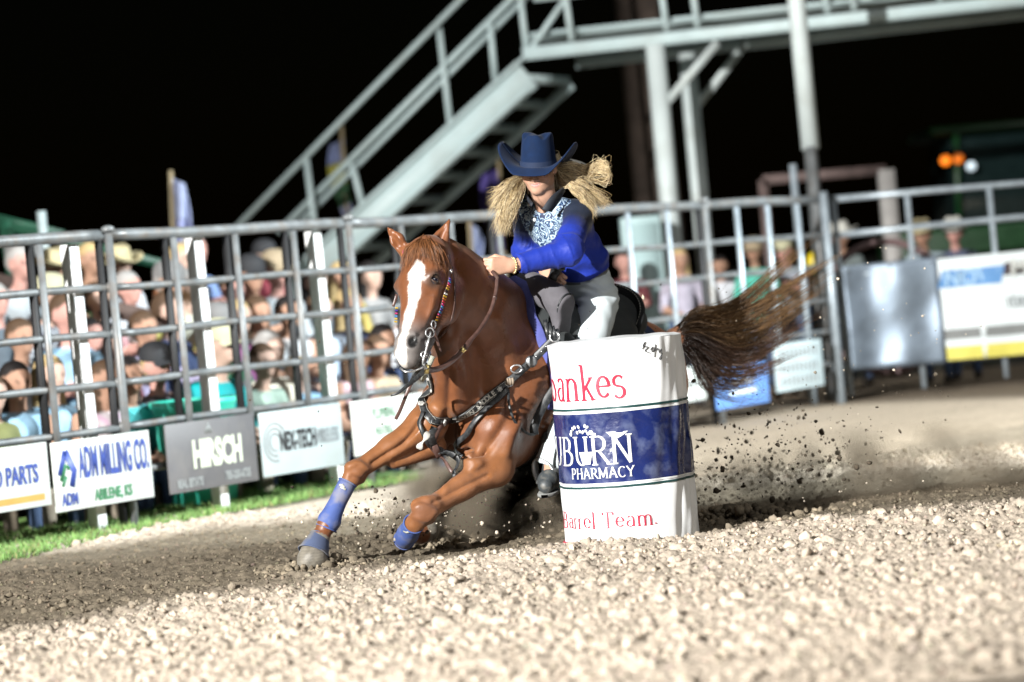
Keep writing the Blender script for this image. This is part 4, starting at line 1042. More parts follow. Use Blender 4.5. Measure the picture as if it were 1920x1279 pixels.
    for pts, wd, dep, lo, hi in (
            ([(846, 842), (860, 850), (880, 851), (908, 846)], 6, -0.020, 11.8, 12.8),
            ([(845, 700), (842, 735), (838, 778), (832, 800)], 9, -0.014, 11.9, 12.8),
            ([(884, 812), (878, 830), (872, 848)], 7, -0.012, 11.9, 12.8),
            ([(960, 772), (944, 800), (929, 823), (912, 845)], 10, -0.012, 11.9, 12.8),
            ([(975, 790), (960, 815), (950, 850)], 9, 0.009, 11.9, 12.8),
            ([(700, 868), (722, 854), (754, 834), (774, 812), (786, 790)], 6, -0.012, 11.8, 12.6),
            ([(742, 866), (770, 852), (800, 838)], 6, -0.010, 11.8, 12.6),
            ([(915, 892), (880, 908), (850, 923), (815, 940)], 5, -0.007, 11.8, 12.6),
            ([(900, 870), (870, 890), (835, 915)], 8, 0.007, 11.8, 12.6),
            ([(790, 770), (800, 745), (808, 715)], 10, -0.010, 11.9, 12.8),
            ([(815, 590), (800, 615), (786, 628)], 6, -0.006, 11.5, 12.0),
            ([(812, 560), (806, 590), (798, 612)], 4, 0.004, 11.5, 12.0),
            ([(830, 545), (828, 580), (815, 610)], 5, -0.005, 11.5, 12.1),
            ([(765, 950), (790, 938), (820, 950)], 5, -0.006, 11.7, 12.2),
            ([(776, 968), (800, 975), (818, 960)], 6, 0.006, 11.7, 12.2),
            ([(655, 875), (672, 868), (690, 880)], 5, 0.006, 11.7, 12.3),
            ([(660, 895), (680, 900), (690, 890)], 5, -0.006, 11.7, 12.3),
            ([(880, 640), (900, 680), (905, 730)], 16, -0.012, 11.9, 12.9),
            ([(930, 600), (950, 650), (960, 690)], 18, 0.010, 11.9, 12.9)):
        pl = spline(pts, 24); d2 = np.full(len(V), 1e9)
        for k in range(23):
            p, q = pl[k], pl[k + 1]; e = q - p; t_ = np.clip(((px - p[0]) * e[0] + (py - p[1]) * e[1]) / (e @ e + 1e-9), 0, 1)
            d2 = np.minimum(d2, (px - p[0] - t_ * e[0]) ** 2 + (py - p[1] - t_ * e[1]) ** 2)
        disp += 1.5 * dep * np.exp(-d2 / wd ** 2) * (W[:, 1] > lo) * (W[:, 1] < hi)
    W = W + NW * (disp * fac)[:, None]
    V = tb(W)
    # coat colours
    C = np.tile(np.array([0.142, 0.050, 0.019]), (len(V), 1))
    C = C * (1 + 0.16 * wav(V, 5, 4))[:, None]
    limb = np.zeros(len(V))
    for p, r in ((el, .16), (kn, .2), ((el + kn) / 2, .2), (el2, .16), ((el2 + kn2) / 2, .2), (kn2, .14)):
        limb = np.maximum(limb, 1 - sstep(r * 0.6, r * 1.2, np.linalg.norm(V - p, axis=1)))
    C = C * (1 - limb[:, None]) + np.array([0.200, 0.080, 0.030]) * limb[:, None] * (1 + 0.1 * wav(V, 12, 5))[:, None]
    for kk, r in ((kn, .065), (hb(795, 960, 11.98), .075)):
        m_ = 1 - sstep(r * 0.5, r * 1.1, np.linalg.norm(V - kk, axis=1))
        C = C * (1 - 0.45 * m_[:, None]) + np.array([0.11, 0.045, 0.028]) * 0.45 * m_[:, None]
    # head
    rel = V - P0; t = rel @ d_; n = rel @ n_; w = rel @ w_
    hd = (t > -0.12) & (t < 0.72) & (np.abs(w) < 0.16) & (n > -0.33) & (n < 0.12) & (np.linalg.norm(rel, axis=1) < 0.75)
    px, py = proj(W)
    mz = sstep(0.36, 0.50, t) * hd
    C = C * (1 - mz[:, None]) + np.array([0.15, 0.135, 0.128]) * mz[:, None] * (1 + 0.25 * wav(V, 40, 6))[:, None]
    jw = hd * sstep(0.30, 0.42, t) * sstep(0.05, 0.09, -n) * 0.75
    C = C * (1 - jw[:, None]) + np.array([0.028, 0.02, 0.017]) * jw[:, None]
    for s in (-1, 1):
        e = hp(0.212, -0.03, 0.10 * s); m_ = (1 - sstep(0.022, 0.06, np.linalg.norm((V - e) * 1.0, axis=1))) * 0.75
        C = C * (1 - m_[:, None]) + np.array([0.05, 0.038, 0.032]) * m_[:, None]
        e = hp(0.520, -0.022, 0.060 * s); q_ = V - e; m_ = 1 - sstep(0.7, 1.05, np.sqrt((q_ @ d_ / 0.036) ** 2 + (q_ @ n_ / 0.026) ** 2 + (q_ @ w_ / 0.026) ** 2))
        C = C * (1 - m_[:, None]) + np.array([0.004, 0.003, 0.003]) * m_[:, None]  # nostril hollow: its shade is painted black in the coat colour
    m_ = hd * (t > 0.5) * (1 - sstep(0.004, 0.010, np.abs(n + 0.105)))
    C = C * (1 - m_[:, None]) + np.array([0.06, 0.04, 0.035]) * m_[:, None]
    ys = np.array([486, 498, 512, 530, 560, 590, 610, 630, 648, 672, 690]); xs = np.array([783, 785, 781, 779, 776, 769, 762, 757, 752, 750, 752])
    hw = np.array([1, 11, 16, 11, 10.5, 9, 8.5, 6, 9, 13, 10])
    wob = 2.2 * wav(V, 60, 8)
    bz = hd * (n > -0.11) * (t > 0.04) * (1 - sstep(-1.6, 1.6, np.abs(px + wob - np.interp(py, ys, xs)) - np.interp(py, ys, hw))) * (py > 485) * (py < 690)
    C = C * (1 - bz[:, None]) + np.array([0.55, 0.51, 0.47]) * bz[:, None]
    # hooves
    for p, r in ((hb(586, 1046, 11.96), 0.115), (hb(800, 994, 12.37), 0.075), (tb((0.27, 12.98, 0.02)), .09), (tb((0.35, 13.28, 0.02)), .09)):
        m_ = np.linalg.norm(V - p, axis=1) < r
        C[m_] = np.array([0.15, 0.135, 0.11]) * (1 + 0.35 * wav(V[m_], 45, 14) + 0.15 * np.sin(W[m_][:, 2] * 500))[:, None]
    C = np.clip(C, 0.005, 0.9)
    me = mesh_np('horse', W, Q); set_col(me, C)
    hm = mat('horse_coat', rough=0.42, attr='Col', var=0.14, vs=22, bump=0.22, bs=160, spec=0.38, sheen=0.08, bdist=0.002)
    # lie of the hair: fine streaks along the body, and damp patches on the breast
    N_, L_ = hm.node_tree.nodes, hm.node_tree.links; P_ = N_['Principled BSDF']
    tc = N_.new('ShaderNodeTexCoord'); mp_ = N_.new('ShaderNodeMapping'); mp_.inputs['Rotation'].default_value = (0.2, 0.5, -0.88); mp_.inputs['Scale'].default_value = (90, 520, 520)
    L_.new(tc.outputs['Object'], mp_.inputs['Vector']); n1 = N_.new('ShaderNodeTexNoise'); n1.inputs['Scale'].default_value = 1.0; n1.inputs['Detail'].default_value = 3; L_.new(mp_.outputs['Vector'], n1.inputs['Vector'])
    n2 = N_.new('ShaderNodeTexNoise'); n2.inputs['Scale'].default_value = 26; n2.inputs['Detail'].default_value = 6; L_.new(tc.outputs['Object'], n2.inputs['Vector'])
    b1 = N_.new('ShaderNodeBump'); b1.inputs['Strength'].default_value = 0.35; b1.inputs['Distance'].default_value = 0.0015; L_.new(n1.outputs['Fac'], b1.inputs['Height'])
    b2 = N_.new('ShaderNodeBump'); b2.inputs['Strength'].default_value = 0.35; b2.inputs['Distance'].default_value = 0.006; L_.new(n2.outputs['Fac'], b2.inputs['Height']); L_.new(b1.outputs['Normal'], b2.inputs['Normal']); L_.new(b2.outputs['Normal'], P_.inputs['Normal'])
    n3 = N_.new('ShaderNodeTexNoise'); n3.inputs['Scale'].default_value = 7; n3.inputs['Detail'].default_value = 5; L_.new(tc.outputs['Object'], n3.inputs['Vector'])
    r3 = N_.new('ShaderNodeMapRange'); r3.inputs['From Min'].default_value = 0.38; r3.inputs['From Max'].default_value = 0.62; r3.inputs['To Min'].default_value = 0.27; r3.inputs['To Max'].default_value = 0.55; L_.new(n3.outputs['Fac'], r3.inputs['Value']); L_.new(r3.outputs['Result'], P_.inputs['Roughness'])
    o = link('horse', me, hm)
    tag(o, 'chestnut horse with white blaze leaning hard round the barrel', 'horse')
    bvh = BVHTree.FromPolygons([tuple(v) for v in W], [tuple(int(i) for i in q) for q in Q])
    info = dict(hp=lambda t, n, w: tw(hp(t, n, w)), d=HB @ d_, n=HB @ n_, w=HB @ w_, dock=tw(dk[2]), dock0=tw(dk[1]), bvh=bvh)
    return o, info
horse, HI = build_horse()
# ================================================================== the rider
def hand(S, wr, kn, side, up, curl=1.0, r=0.0088, spread=0.021):
    """fist: wr wrist, kn middle knuckle; side points to the little finger, up is the back of the hand"""
    f = nz(kn - wr); side = nz(side - f * (side @ f)); up = nz(np.cross(side, f)) * (1 if np.cross(side, f) @ up > 0 else -1)
    for i, (off, ln) in enumerate(((-1.5, 0.95), (-0.5, 1.05), (0.5, 1.0), (1.5, 0.85))):
        k0 = kn + side * off * spread - f * (0.006 * abs(off))
        S.bone(wr + side * off * spread * 0.55, k0, 0.015, 0.0125, k=0.012)
        a = k0 + f * 0.030 * ln - up * 0.018 * curl
        b = a - up * 0.028 * ln * curl - f * 0.004
        c = b - f * 0.020 * ln - up * 0.004
        S.bone(k0, a, r + 0.0012, r + 0.0006, k=0.004); S.bone(a, b, r + 0.0004, r, k=0.004); S.bone(b, c, r, r - 0.0012, k=0.004)
    t0 = wr + f * 0.030 - side * spread * 1.5 - up * 0.006
    t1 = t0 + f * 0.034 - side * 0.014 - up * 0.016
    t2 = t1 + f * 0.026 + side * 0.010 - up * 0.014
    S.bone(wr - side * spread * 0.8, t0, 0.014, 0.0135, k=0.01)
    S.bone(t0, t1, 0.0125, 0.0105, k=0.006); S.bone(t1, t2, 0.0105, 0.0085, k=0.004)
    S.bone(wr, kn - f * 0.01, 0.021, 0.018, k=0.012, ax=up, flat=0.7)

RJ = dict(pel=at(1095, 528, 12.80), wst=at(1084, 486, 12.74), chs=at(1050, 430, 12.64), nkb=at(1028, 386, 12.58), nkt=at(1018, 362, 12.53),
          lsh=at(1082, 404, 12.52), rsh=at(986, 404, 12.66), lel=at(1064, 474, 12.29), lwr=at(958, 498, 12.21), lkn=at(921, 500, 12.17),
          rel=at(985, 470, 12.74), rwr=at(1022, 505, 12.56), rkn=at(1040, 521, 12.50))
# legs in the horse's frame
RJ['lhip'] = tw((-0.31, 0.07, 0.47)); RJ['lkne'] = tw((-0.01, 0.315, 0.20)); RJ['lank'] = at(1036, 862, 12.44)
RJ['rhip'] = tw((-0.31, -0.15, 0.47)); RJ['rkne'] = tw((-0.04, -0.37, 0.16)); RJ['rank'] = tw((-0.10, -0.43, -0.26))
h_fw = nz([-0.31, -0.90, -0.25]); h_rt = nz(np.cross(h_fw, [0.06, 0, 1.0])); h_up = nz(np.cross(h_rt, h_fw))   # head frame
HC = at(1010, 313, 12.50)
def hd(r, f, u): return HC + r * h_rt + f * h_fw + u * h_up      # +r is the rider's right
def arm(S, a, b, c, r0, r1, r2, k=0.03):
    S.bone(a, b, r0, r1, k=k); S.bone(b, c, r1, r2, k=k)
def torso(S, g):
    J = RJ; ax = nz(J['lsh'] - J['rsh']); fr = nz(np.cross(ax, [0, 0, 1.0]))
    S.bone(J['pel'], J['wst'], 0.112 + g, 0.098 + g, k=0.05, ax=ax, flat=1.28)
    S.bone(J['wst'], J['chs'], 0.098 + g, 0.108 + g, k=0.05, ax=ax, flat=1.25)
    S.bone(J['chs'], J['nkb'] * 0.6 + J['chs'] * 0.4, 0.108 + g, 0.085 + g, k=0.05, ax=ax, flat=1.35)
    S.bone(J['lsh'], J['rsh'], 0.052 + g, 0.052 + g, k=0.06)
def build_rider():
    J = RJ
    root = empty('person', tw((-0.3, 0, 0.40)), 'barrel racer in royal blue shirt and white jeans crouched over the galloping chestnut horse', 'person')
    skin = mat('rider_skin', rough=0.5, attr='Col', var=0.06, vs=30, bump=0.08, bs=220, spec=0.4, bdist=0.001)
    # ---- body
    lo = np.min([v for v in J.values()], 0) - 0.22; hi = np.max([v for v in J.values()], 0) + 0.22; hi[2] = HC[2] + 0.18
    S = SDF(lo, hi, 0.0048)
    torso(S, -0.012)
    S.bone(J['nkb'], J['nkt'], 0.052, 0.05, k=0.03); S.bone(J['nkt'], hd(0, -0.02, -0.06), 0.05, 0.05, k=0.03)
    arm(S, J['lsh'], J['lel'], J['lwr'], 0.045, 0.038, 0.026); arm(S, J['rsh'], J['rel'], J['rwr'], 0.045, 0.038, 0.026)
    for s in 'lr':
        S.bone(J[s + 'hip'], J[s + 'kne'], 0.082, 0.052, k=0.05); S.bone(J[s + 'kne'], J[s + 'ank'], 0.052, 0.036, k=0.03)
        ft = (at(1028, 902, 12.34) if s == 'l' else tw((0.07, -0.46, -0.33)))
        S.bone(J[s + 'ank'], ft, 0.036, 0.026, k=0.03)
    hand(S, J['lwr'], J['lkn'], np.array([0.12, 0.1, -1.0]), np.array([-0.1, -1, 0.25]), 1.0)
    hand(S, J['rwr'], J['rkn'], np.array([0.75, -0.2, 0.55]), np.array([-0.5, -0.8, -0.3]), 1.0)
    # head and face
    R = np.stack([h_rt, h_fw, h_up], 1)
    S.ell(hd(0, -0.010, 0.020), (0.072, 0.086, 0.094), R, k=0.02)
    S.ell(hd(0, 0.018, -0.042), (0.063, 0.066, 0.062), R, k=0.03)
    S.ell(hd(0, 0.044, -0.062), (0.046, 0.040, 0.036), R, k=0.02)
    for s in (-1, 1): S.bone(hd(0.044 * s, 0.012, -0.066), hd(0.010 * s, 0.060, -0.094), 0.023, 0.020, k=0.02)
    S.ell(hd(0, 0.068, -0.094), (0.021, 0.017, 0.015), R, k=0.015)
    S.bone(hd(0, 0.084, 0.0), hd(0, 0.098, -0.036), 0.0085, 0.0105, k=0.012)
    for s in (-1, 1):
        S.ell(hd(0.012 * s, 0.088, -0.039), (0.0085, 0.009, 0.007), R, k=0.008)
        S.ell(hd(0.040 * s, 0.056, -0.030), (0.027, 0.027, 0.028), R, k=0.02)
        S.ell(hd(0.031 * s, 0.094, 0.004), (0.017, 0.014, 0.012), R, k=0.012, op='sub')
        S.ell(hd(0.031 * s, 0.079, 0.003), (0.0125, 0.0115, 0.010), R, k=0.004)
        S.bone(hd(0.012 * s, 0.080, 0.012), hd(0.042 * s, 0.066, 0.013), 0.005, 0.004, k=0.01)
        S.ell(hd(0.074 * s, -0.01, -0.01), (0.010, 0.018, 0.030), R, k=0.008)
    for s in (-1, 1):
        S.bone(hd(0, 0.084, -0.0625), hd(0.026 * s, 0.073, -0.0575), 0.0045, 0.003, k=0.006)
        S.bone(hd(0, 0.082, -0.0745), hd(0.024 * s, 0.072, -0.066), 0.0050, 0.003, k=0.006)
        S.bone(hd(0, 0.092, -0.0680), hd(0.027 * s, 0.080, -0.0610), 0.0022, 0.0018, k=0.003, op='sub')
    V, Q = S.mesh(); V = relax(V, Q, 1)
    C = np.tile(np.array([0.42, 0.245, 0.17]), (len(V), 1)) * (1 + 0.06 * wav(V, 30, 2))[:, None]
    rel = (V - HC) @ R; r_, f_, u_ = rel.T
    lc = -0.068 + 0.26 * np.abs(r_); lip = (np.abs(r_) < 0.026) & (f_ > 0.06) & (np.abs(u_ - lc) < 0.0105 * (1 - (r_ / 0.03) ** 2)); C[lip] = (0.38, 0.17, 0.15)
    tee = (np.abs(r_) < 0.021) & (f_ > 0.06) & (np.abs(u_ - lc) < 0.0026); C[tee] = (0.42, 0.33, 0.30)
    for s in (-1, 1):
        e = (r_ - 0.031 * s) ** 2 + (u_ - 0.003) ** 2; m = (f_ > 0.05) & (e < 0.0105 ** 2); C[m] = (0.16, 0.10, 0.07)
        m = (f_ > 0.05) & (np.abs(r_ - 0.030 * s) < 0.019) & (np.abs(u_ - 0.022) < 0.0045); C[m] = (0.20, 0.12, 0.07)
    ch = np.zeros(len(V))
    for s in (-1, 1): ch = np.maximum(ch, 1 - sstep(0.0, 0.03, np.linalg.norm(rel - [0.04 * s, 0.07, -0.03], axis=1)))
    C[:, 0] += 0.06 * ch
    me = mesh_np('body', V, Q); set_col(me, C); body = link('body', me, skin, root)
    # ---- shirt
    S = SDF(lo, hi, 0.0055)
    torso(S, 0.006)
    S.bone(J['wst'] * 0.5 + J['pel'] * 0.5, J['chs'], 0.112, 0.115, k=0.05)
    arm(S, J['lsh'], J['lel'], J['lwr'] * 0.9 + J['lel'] * 0.1, 0.066, 0.060, 0.044, 0.04)
    arm(S, J['rsh'], J['rel'], J['rwr'] * 0.9 + J['rel'] * 0.1, 0.060, 0.052, 0.042, 0.04)
    for w, e in (('lwr', 'lel'), ('rwr', 'rel')):
        d = nz(J[w] - J[e]); p = J[w] - d * 0.034
        S.cutball(J[w] + d * 0.03, 0.085, p, d)
        S.bone(J[w] + d * 0.06, J[w] - d * 0.03, 0.034, 0.034, k=0.004, op='sub')
    nu = nz(J['nkt'] - J['nkb'])
    S.bone(J['nkb'] - nu * 0.02 + h_fw * 0.02, J['nkt'] + nu * 0.05, 0.052, 0.06, k=0.008, op='sub')
    wd = nz(J['wst'] - J['pel']); S.cutball(J['pel'], 0.3, J['wst'] * 0.62 + J['pel'] * 0.38, -wd)
    V, Q = S.mesh(); V = relax(V, Q, 1); N = vnorm(V, Q)
    # folds: along the bent sleeve and round the waist
    fold = np.zeros(len(V))
    for a, b, amp, fq in (('lsh', 'lel', 0.0095, 75), ('lel', 'lwr', 0.0095, 85), ('rsh', 'rel', 0.009, 75), ('rel', 'rwr', 0.008, 80)):
        ba = J[b] - J[a]; t = np.clip((V - J[a]) @ ba / (ba @ ba), 0, 1); off_ = V - J[a] - t[:, None] * ba; dist = np.linalg.norm(off_, axis=1)
        w = 1 - sstep(0.07, 0.10, dist); e1 = nz(np.cross(ba, [0.3, 0.2, 1])); e2 = nz(np.cross(ba, e1)); an = np.arctan2(off_ @ e1, off_ @ e2)
        ph = t * np.linalg.norm(ba) * fq + 1.1 * np.sin(an + 1) + 2.2 * wav(V, 7, int(fq)) + 0.6 * wav(V, 20, 3)
        fold += w * amp * (1 - 2.2 * np.abs(np.sin(ph * 0.5)) ** 0.7 * 0.6) * (0.25 + 0.75 * sstep(-0.5, 0.6, wav(V, 9, 5))) * (0.5 + 0.5 * np.exp(-((t - (1 if b.endswith('el') else 0)) / 0.5) ** 2))
    w = 1 - sstep(0.10, 0.26, np.linalg.norm(V - J['wst'], axis=1))
    fold += w * 0.006 * np.sin((V @ wd) * 70 + 3 * wav(V, 10, 9)) + 0.003 * wav(V, 14, 12)
    V = V + N * fold[:, None]
    px, py = proj(V)
    facing = (V - np.array([0, 0, EYE])); facing = -(facing / np.linalg.norm(facing, axis=1, keepdims=True) * N).sum(1)
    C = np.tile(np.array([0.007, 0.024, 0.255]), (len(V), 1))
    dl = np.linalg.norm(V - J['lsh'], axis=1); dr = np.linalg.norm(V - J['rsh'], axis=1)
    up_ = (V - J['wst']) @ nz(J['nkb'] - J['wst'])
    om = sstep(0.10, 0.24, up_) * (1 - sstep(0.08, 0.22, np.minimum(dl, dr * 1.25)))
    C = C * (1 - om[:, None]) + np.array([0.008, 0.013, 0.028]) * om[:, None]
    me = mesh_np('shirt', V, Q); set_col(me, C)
    cen = V[Q].mean(1); qx, qy = proj(cen); qf = facing[Q].mean(1)
    poly = [(966, 372), (980, 350), (1000, 372), (1012, 398), (1035, 392), (1052, 352), (1074, 356), (1070, 380), (1056, 392), (1054, 420), (1040, 446), (1019, 468), (1000, 452), (984, 428), (972, 400)]
    ins = np.zeros(len(qx), bool)
    for i in range(len(poly)):
        (x0, y0), (x1, y1) = poly[i], poly[i - 1]
        c = ((y0 > qy) != (y1 > qy)) & (qx < (x1 - x0) * (qy - y0) / (y1 - y0 + 1e-9) + x0); ins ^= c
    lt = np.zeros(len(qx), bool)
    ba = J['lwr'] - J['lel']; t = np.clip((cen - J['lel']) @ ba / (ba @ ba), 0, 1); lt = np.linalg.norm(cen - J['lel'] - t[:, None] * ba, axis=1) < 0.085
    ins &= (qf > 0) & ~lt
    me.polygons.foreach_set('material_index', ins.astype(np.int32))
    cloth = mat('shirt_cloth', rough=0.6, attr='Col', var=0.1, vs=14, bump=0.45, bs=38, spec=0.3, sheen=0.05, bdist=0.008)
    # paisley: warped rings
    pm = mat('paisley_cloth', (0.5, 0.6, 0.7), rough=0.6, bump=0.1, bs=600, bdist=0.0006)
    N_, L_ = pm.node_tree.nodes, pm.node_tree.links
    tc = N_.new('ShaderNodeTexCoord'); nz1 = N_.new('ShaderNodeTexNoise'); nz1.inputs['Scale'].default_value = 17
    L_.new(tc.outputs['Object'], nz1.inputs['Vector'])
    mxv = N_.new('ShaderNodeVectorMath'); mxv.operation = 'MULTIPLY_ADD'; mxv.inputs[1].default_value = (0.16, 0.16, 0.16)
    L_.new(nz1.outputs['Color'], mxv.inputs[0]); L_.new(tc.outputs['Object'], mxv.inputs[2])
    vo = N_.new('ShaderNodeTexVoronoi'); vo.inputs['Scale'].default_value = 17; L_.new(mxv.outputs['Vector'], vo.inputs['Vector'])
    mth = N_.new('ShaderNodeMath'); mth.operation = 'MULTIPLY'; mth.inputs[1].default_value = 24; L_.new(vo.outputs['Distance'], mth.inputs[0])
    sn = N_.new('ShaderNodeMath'); sn.operation = 'SINE'; L_.new(mth.outputs[0], sn.inputs[0])
    cr = N_.new('ShaderNodeValToRGB'); e = cr.color_ramp.elements
    e[0].position = 0.12; e[0].color = (0.006, 0.014, 0.055, 1); e[1].position = 0.85; e[1].color = (0.36, 0.44, 0.50, 1)
    x = cr.color_ramp.elements.new(0.45); x.color = (0.03, 0.085, 0.19, 1); x = cr.color_ramp.elements.new(0.62); x.color = (0.11, 0.21, 0.31, 1)
    mr = N_.new('ShaderNodeMapRange'); mr.inputs['From Min'].default_value = -1; mr.inputs['From Max'].default_value = 1
    L_.new(sn.outputs[0], mr.inputs['Value']); L_.new(mr.outputs['Result'], cr.inputs['Fac']); L_.new(cr.outputs['Color'], N_['Principled BSDF'].inputs['Base Color'])
    shirt = link('shirt', me, [cloth, pm], root)
    bv = BVHTree.FromPolygons([tuple(v) for v in V], [tuple(int(i) for i in q) for q in Q])
    o3 = Vector((0, 0, EYE))
    def on(px, py, off=0.003, bv=bv):
        d = Vector(ray(px, py)).normalized(); h = bv.ray_cast(o3, d)
        if h[0] is None: return None, None
        n = np.array(h[1]); n = n if n @ np.array(d) < 0 else -n
        return np.array(h[0]) + n * off, n
    navy = mat('collar_cloth', (0.013, 0.017, 0.025), rough=0.7, var=0.2, bump=0.2, bs=500, bdist=0.0008)
    # collar: a turned-up band, and the placket
    m = MB()
    pts = [at(996, 388, 12.42), at(984, 366, 12.50), at(985, 352, 12.60), at(1030, 348, 12.72), at(1058, 350, 12.58), at(1052, 372, 12.46), at(1034, 398, 12.41)]
    hi_ = [at(1000, 381, 12.42), at(985, 361, 12.50), at(985, 348, 12.60), at(1034, 330, 12.70), at(1068, 340, 12.56), at(1036, 366, 12.40), at(1016, 392, 12.385)]
    A, B = spline(pts, 40), spline(hi_, 40)
    G = np.stack([A, A * 0.5 + B * 0.5 + (A - J['nkt']) * 0.03, B], 1); m.grid(G)
    co = m.build('collar', navy, root, True); sm = co.modifiers.new('solid', 'SOLIDIFY'); sm.thickness = 0.004; sm.offset = 0
    m = MB(); P, NN = [], []
    for (x, y) in ((1009, 397), (1004, 408), (999, 420), (994, 432)):
        p, n = on(x, y, 0.002)
        if p is not None: P.append(p); NN.append(n)
    if len(P) > 2: m.strap(P, NN, 0.022, 0.003); m.build('placket', navy, root)
    pearl = mat('pearl_snap', (0.75, 0.78, 0.80), rough=0.25, var=0.05)
    for (x, y) in ((993, 384), (1010, 391), (1003, 412)):
        p, n = on(x, y, 0.004)
        if p is not None:
            MB().tube([p - n * 0.003, p + n * 0.001, p + n * 0.003], [0.0085, 0.0085, 0.005], 14).build('snap_button', pearl, root, True)
    # ---- jeans
    S = SDF(lo - [0, 0, 0.1], hi - [0, 0, 0.45], 0.009)
    ax = nz(J['lsh'] - J['rsh'])
    S.bone(J['pel'], J['wst'] * 0.45 + J['pel'] * 0.55, 0.118, 0.110, k=0.05, ax=ax, flat=1.15)
    for s in 'lr':
        S.bone(J[s + 'hip'], J[s + 'kne'], 0.096, 0.072, k=0.06); S.bone(J[s + 'kne'], J[s + 'ank'], 0.072, 0.068, k=0.03)
        d = nz(J[s + 'ank'] - J[s + 'kne']); S.bone(J[s + 'ank'] - d * 0.04, J[s + 'ank'] + d * 0.03, 0.066, 0.074, k=0.02)
        S.cutball(J[s + 'ank'] + d * 0.07, 0.13, J[s + 'ank'] + d * 0.03, d)
        S.bone(J[s + 'ank'] - d * 0.03, J[s + 'ank'] + d * 0.08, 0.05, 0.066, k=0.004, op='sub')
    S.cutball(J['wst'], 0.3, J['wst'] * 0.55 + J['pel'] * 0.45, wd)
    V, Q = S.mesh(); V = relax(V, Q, 1); N = vnorm(V, Q)
    hd_ = 1 - sstep(0.03, 0.20, np.linalg.norm(V - (J['lhip'] * 0.7 + J['pel'] * 0.3), axis=1))
    V = V + N * (hd_ * 0.007 * np.sin((V @ nz([0.25, 0, 1])) * 150 + 2.5 * wav(V, 10, 3)) + 0.003 * wav(V, 16, 2))[:, None]
    den = mat('white_denim', (0.50, 0.56, 0.58), rough=0.75, var=0.08, vs=10, bump=0.3, bs=900, bdist=0.0006)
    jeans = link('jeans', mesh_np('jeans', V, Q), den, root)
    wm = MB()
    c0 = J['wst'] * 0.55 + J['pel'] * 0.45
    lat = nz(ax - wd * (ax @ wd)); fr = np.cross(wd, lat)
    ring = [c0 + lat * math.cos(a) * 0.132 + fr * math.sin(a) * 0.114 for a in np.linspace(0, 2 * math.pi, 40)]
    wm.strap(ring, [p - c0 for p in ring], 0.036, 0.005); wm.build('belt', mat('belt_leather', (0.10, 0.11, 0.12), rough=0.5), root)
    # ---- boots
    bl = mat('boot_leather', (0.040, 0.046, 0.050), rough=0.5, dirt=(0.16, 0.15, 0.13), damt=0.6, dscale=30)
    sole = mat('boot_sole', (0.20, 0.205, 0.20), rough=0.7)
    for s in 'lr':
        ank = J[s + 'ank']
        toe = at(1028, 902, 12.34) if s == 'l' else tw((0.07, -0.46, -0.33))
        hl = ank + np.array([0.0, 0.0, -0.075]); up = np.array([0, 0, 1.0])
        lo2 = np.minimum(ank, toe) - 0.16; S = SDF(lo2, np.maximum(ank, toe) + 0.16, 0.005)
        S.bone(ank + [0, 0, 0.09], hl + [0, 0, 0.02], 0.046, 0.048, k=0.02); S.bone(hl + [0, 0, 0.012], toe, 0.046, 0.044, k=0.03)
        S.bone(toe, toe + nz(toe - hl) * 0.05 + [0, 0, -0.01], 0.048, 0.036, k=0.02)
        V, Q = S.mesh()
        b = link('boot', mesh_np('boot', V, Q), bl, root)
        d = nz(toe - hl); sd = nz(np.cross(d, up)); un = np.cross(sd, d)
        out = [hl - d * 0.05, hl - d * 0.02, hl + d * 0.06, toe, toe + d * 0.06, toe + d * 0.092]
        wd_ = [0.03, 0.042, 0.036, 0.050, 0.042, 0.016]
        m = MB(); G = []
        for p, w in zip(spline(out, 16), np.interp(np.linspace(0, 5, 16), range(6), wd_)):
            q = p - un * 0.044
            G.append([q - sd * w, q - sd * w - un * 0.014, q + sd * w - un * 0.014, q + sd * w, q - sd * w])
        m.grid(G); m.build('sole', sole, b, True)
        if s == 'l':
            m = MB(); pp = spline([toe + sd * 0.047 - d * 0.02 + un * 0.01, toe + d * 0.045 + un * 0.022 + sd * 0.02, toe + d * 0.05 + un * 0.018 - sd * 0.02, toe - sd * 0.046 - d * 0.01 + un * 0.012], 12)
            m.tube(pp, 0.0035, 6); m.build('piping', mat('pink_piping', (0.75, 0.22, 0.24), rough=0.5), b, True)
    # ---- bracelet
    m = MB(); d = nz(J['lkn'] - J['lwr']); c = J['lwr'] - d * 0.012
    e1 = nz(np.cross(d, [0, 0, 1])); e2 = np.cross(d, e1)
    for a in np.linspace(0, 2 * math.pi, 18, endpoint=False):
        p = c + (e1 * math.cos(a) + e2 * math.sin(a)) * 0.0335; t = -e1 * math.sin(a) + e2 * math.cos(a)
        m.tube([p - t * 0.0055, p, p + t * 0.0055], [0.002, 0.006, 0.002], 8)
    m.build('bracelet', mat('gold', (0.75, 0.58, 0.30), rough=0.3, metal=0.8, var=0.1), root, True)
    # ---- hat
    felt = mat('navy_felt', (0.004, 0.014, 0.046), rough=0.85, var=0.18, vs=20, bump=0.35, bs=500, sheen=0.04, bdist=0.0008, spec=0.15)
    hu = nz(np.array([0.05, -0.20, 0.98])); hf = nz(h_fw - hu * (h_fw @ hu)); hr = nz(np.cross(hf, hu))
    H0 = hd(0, 0.0, 0.010)
    def hatp(r, f, u): return H0 + hr * r + hf * f + hu * u
    m = MB(); G = []; nA = 72
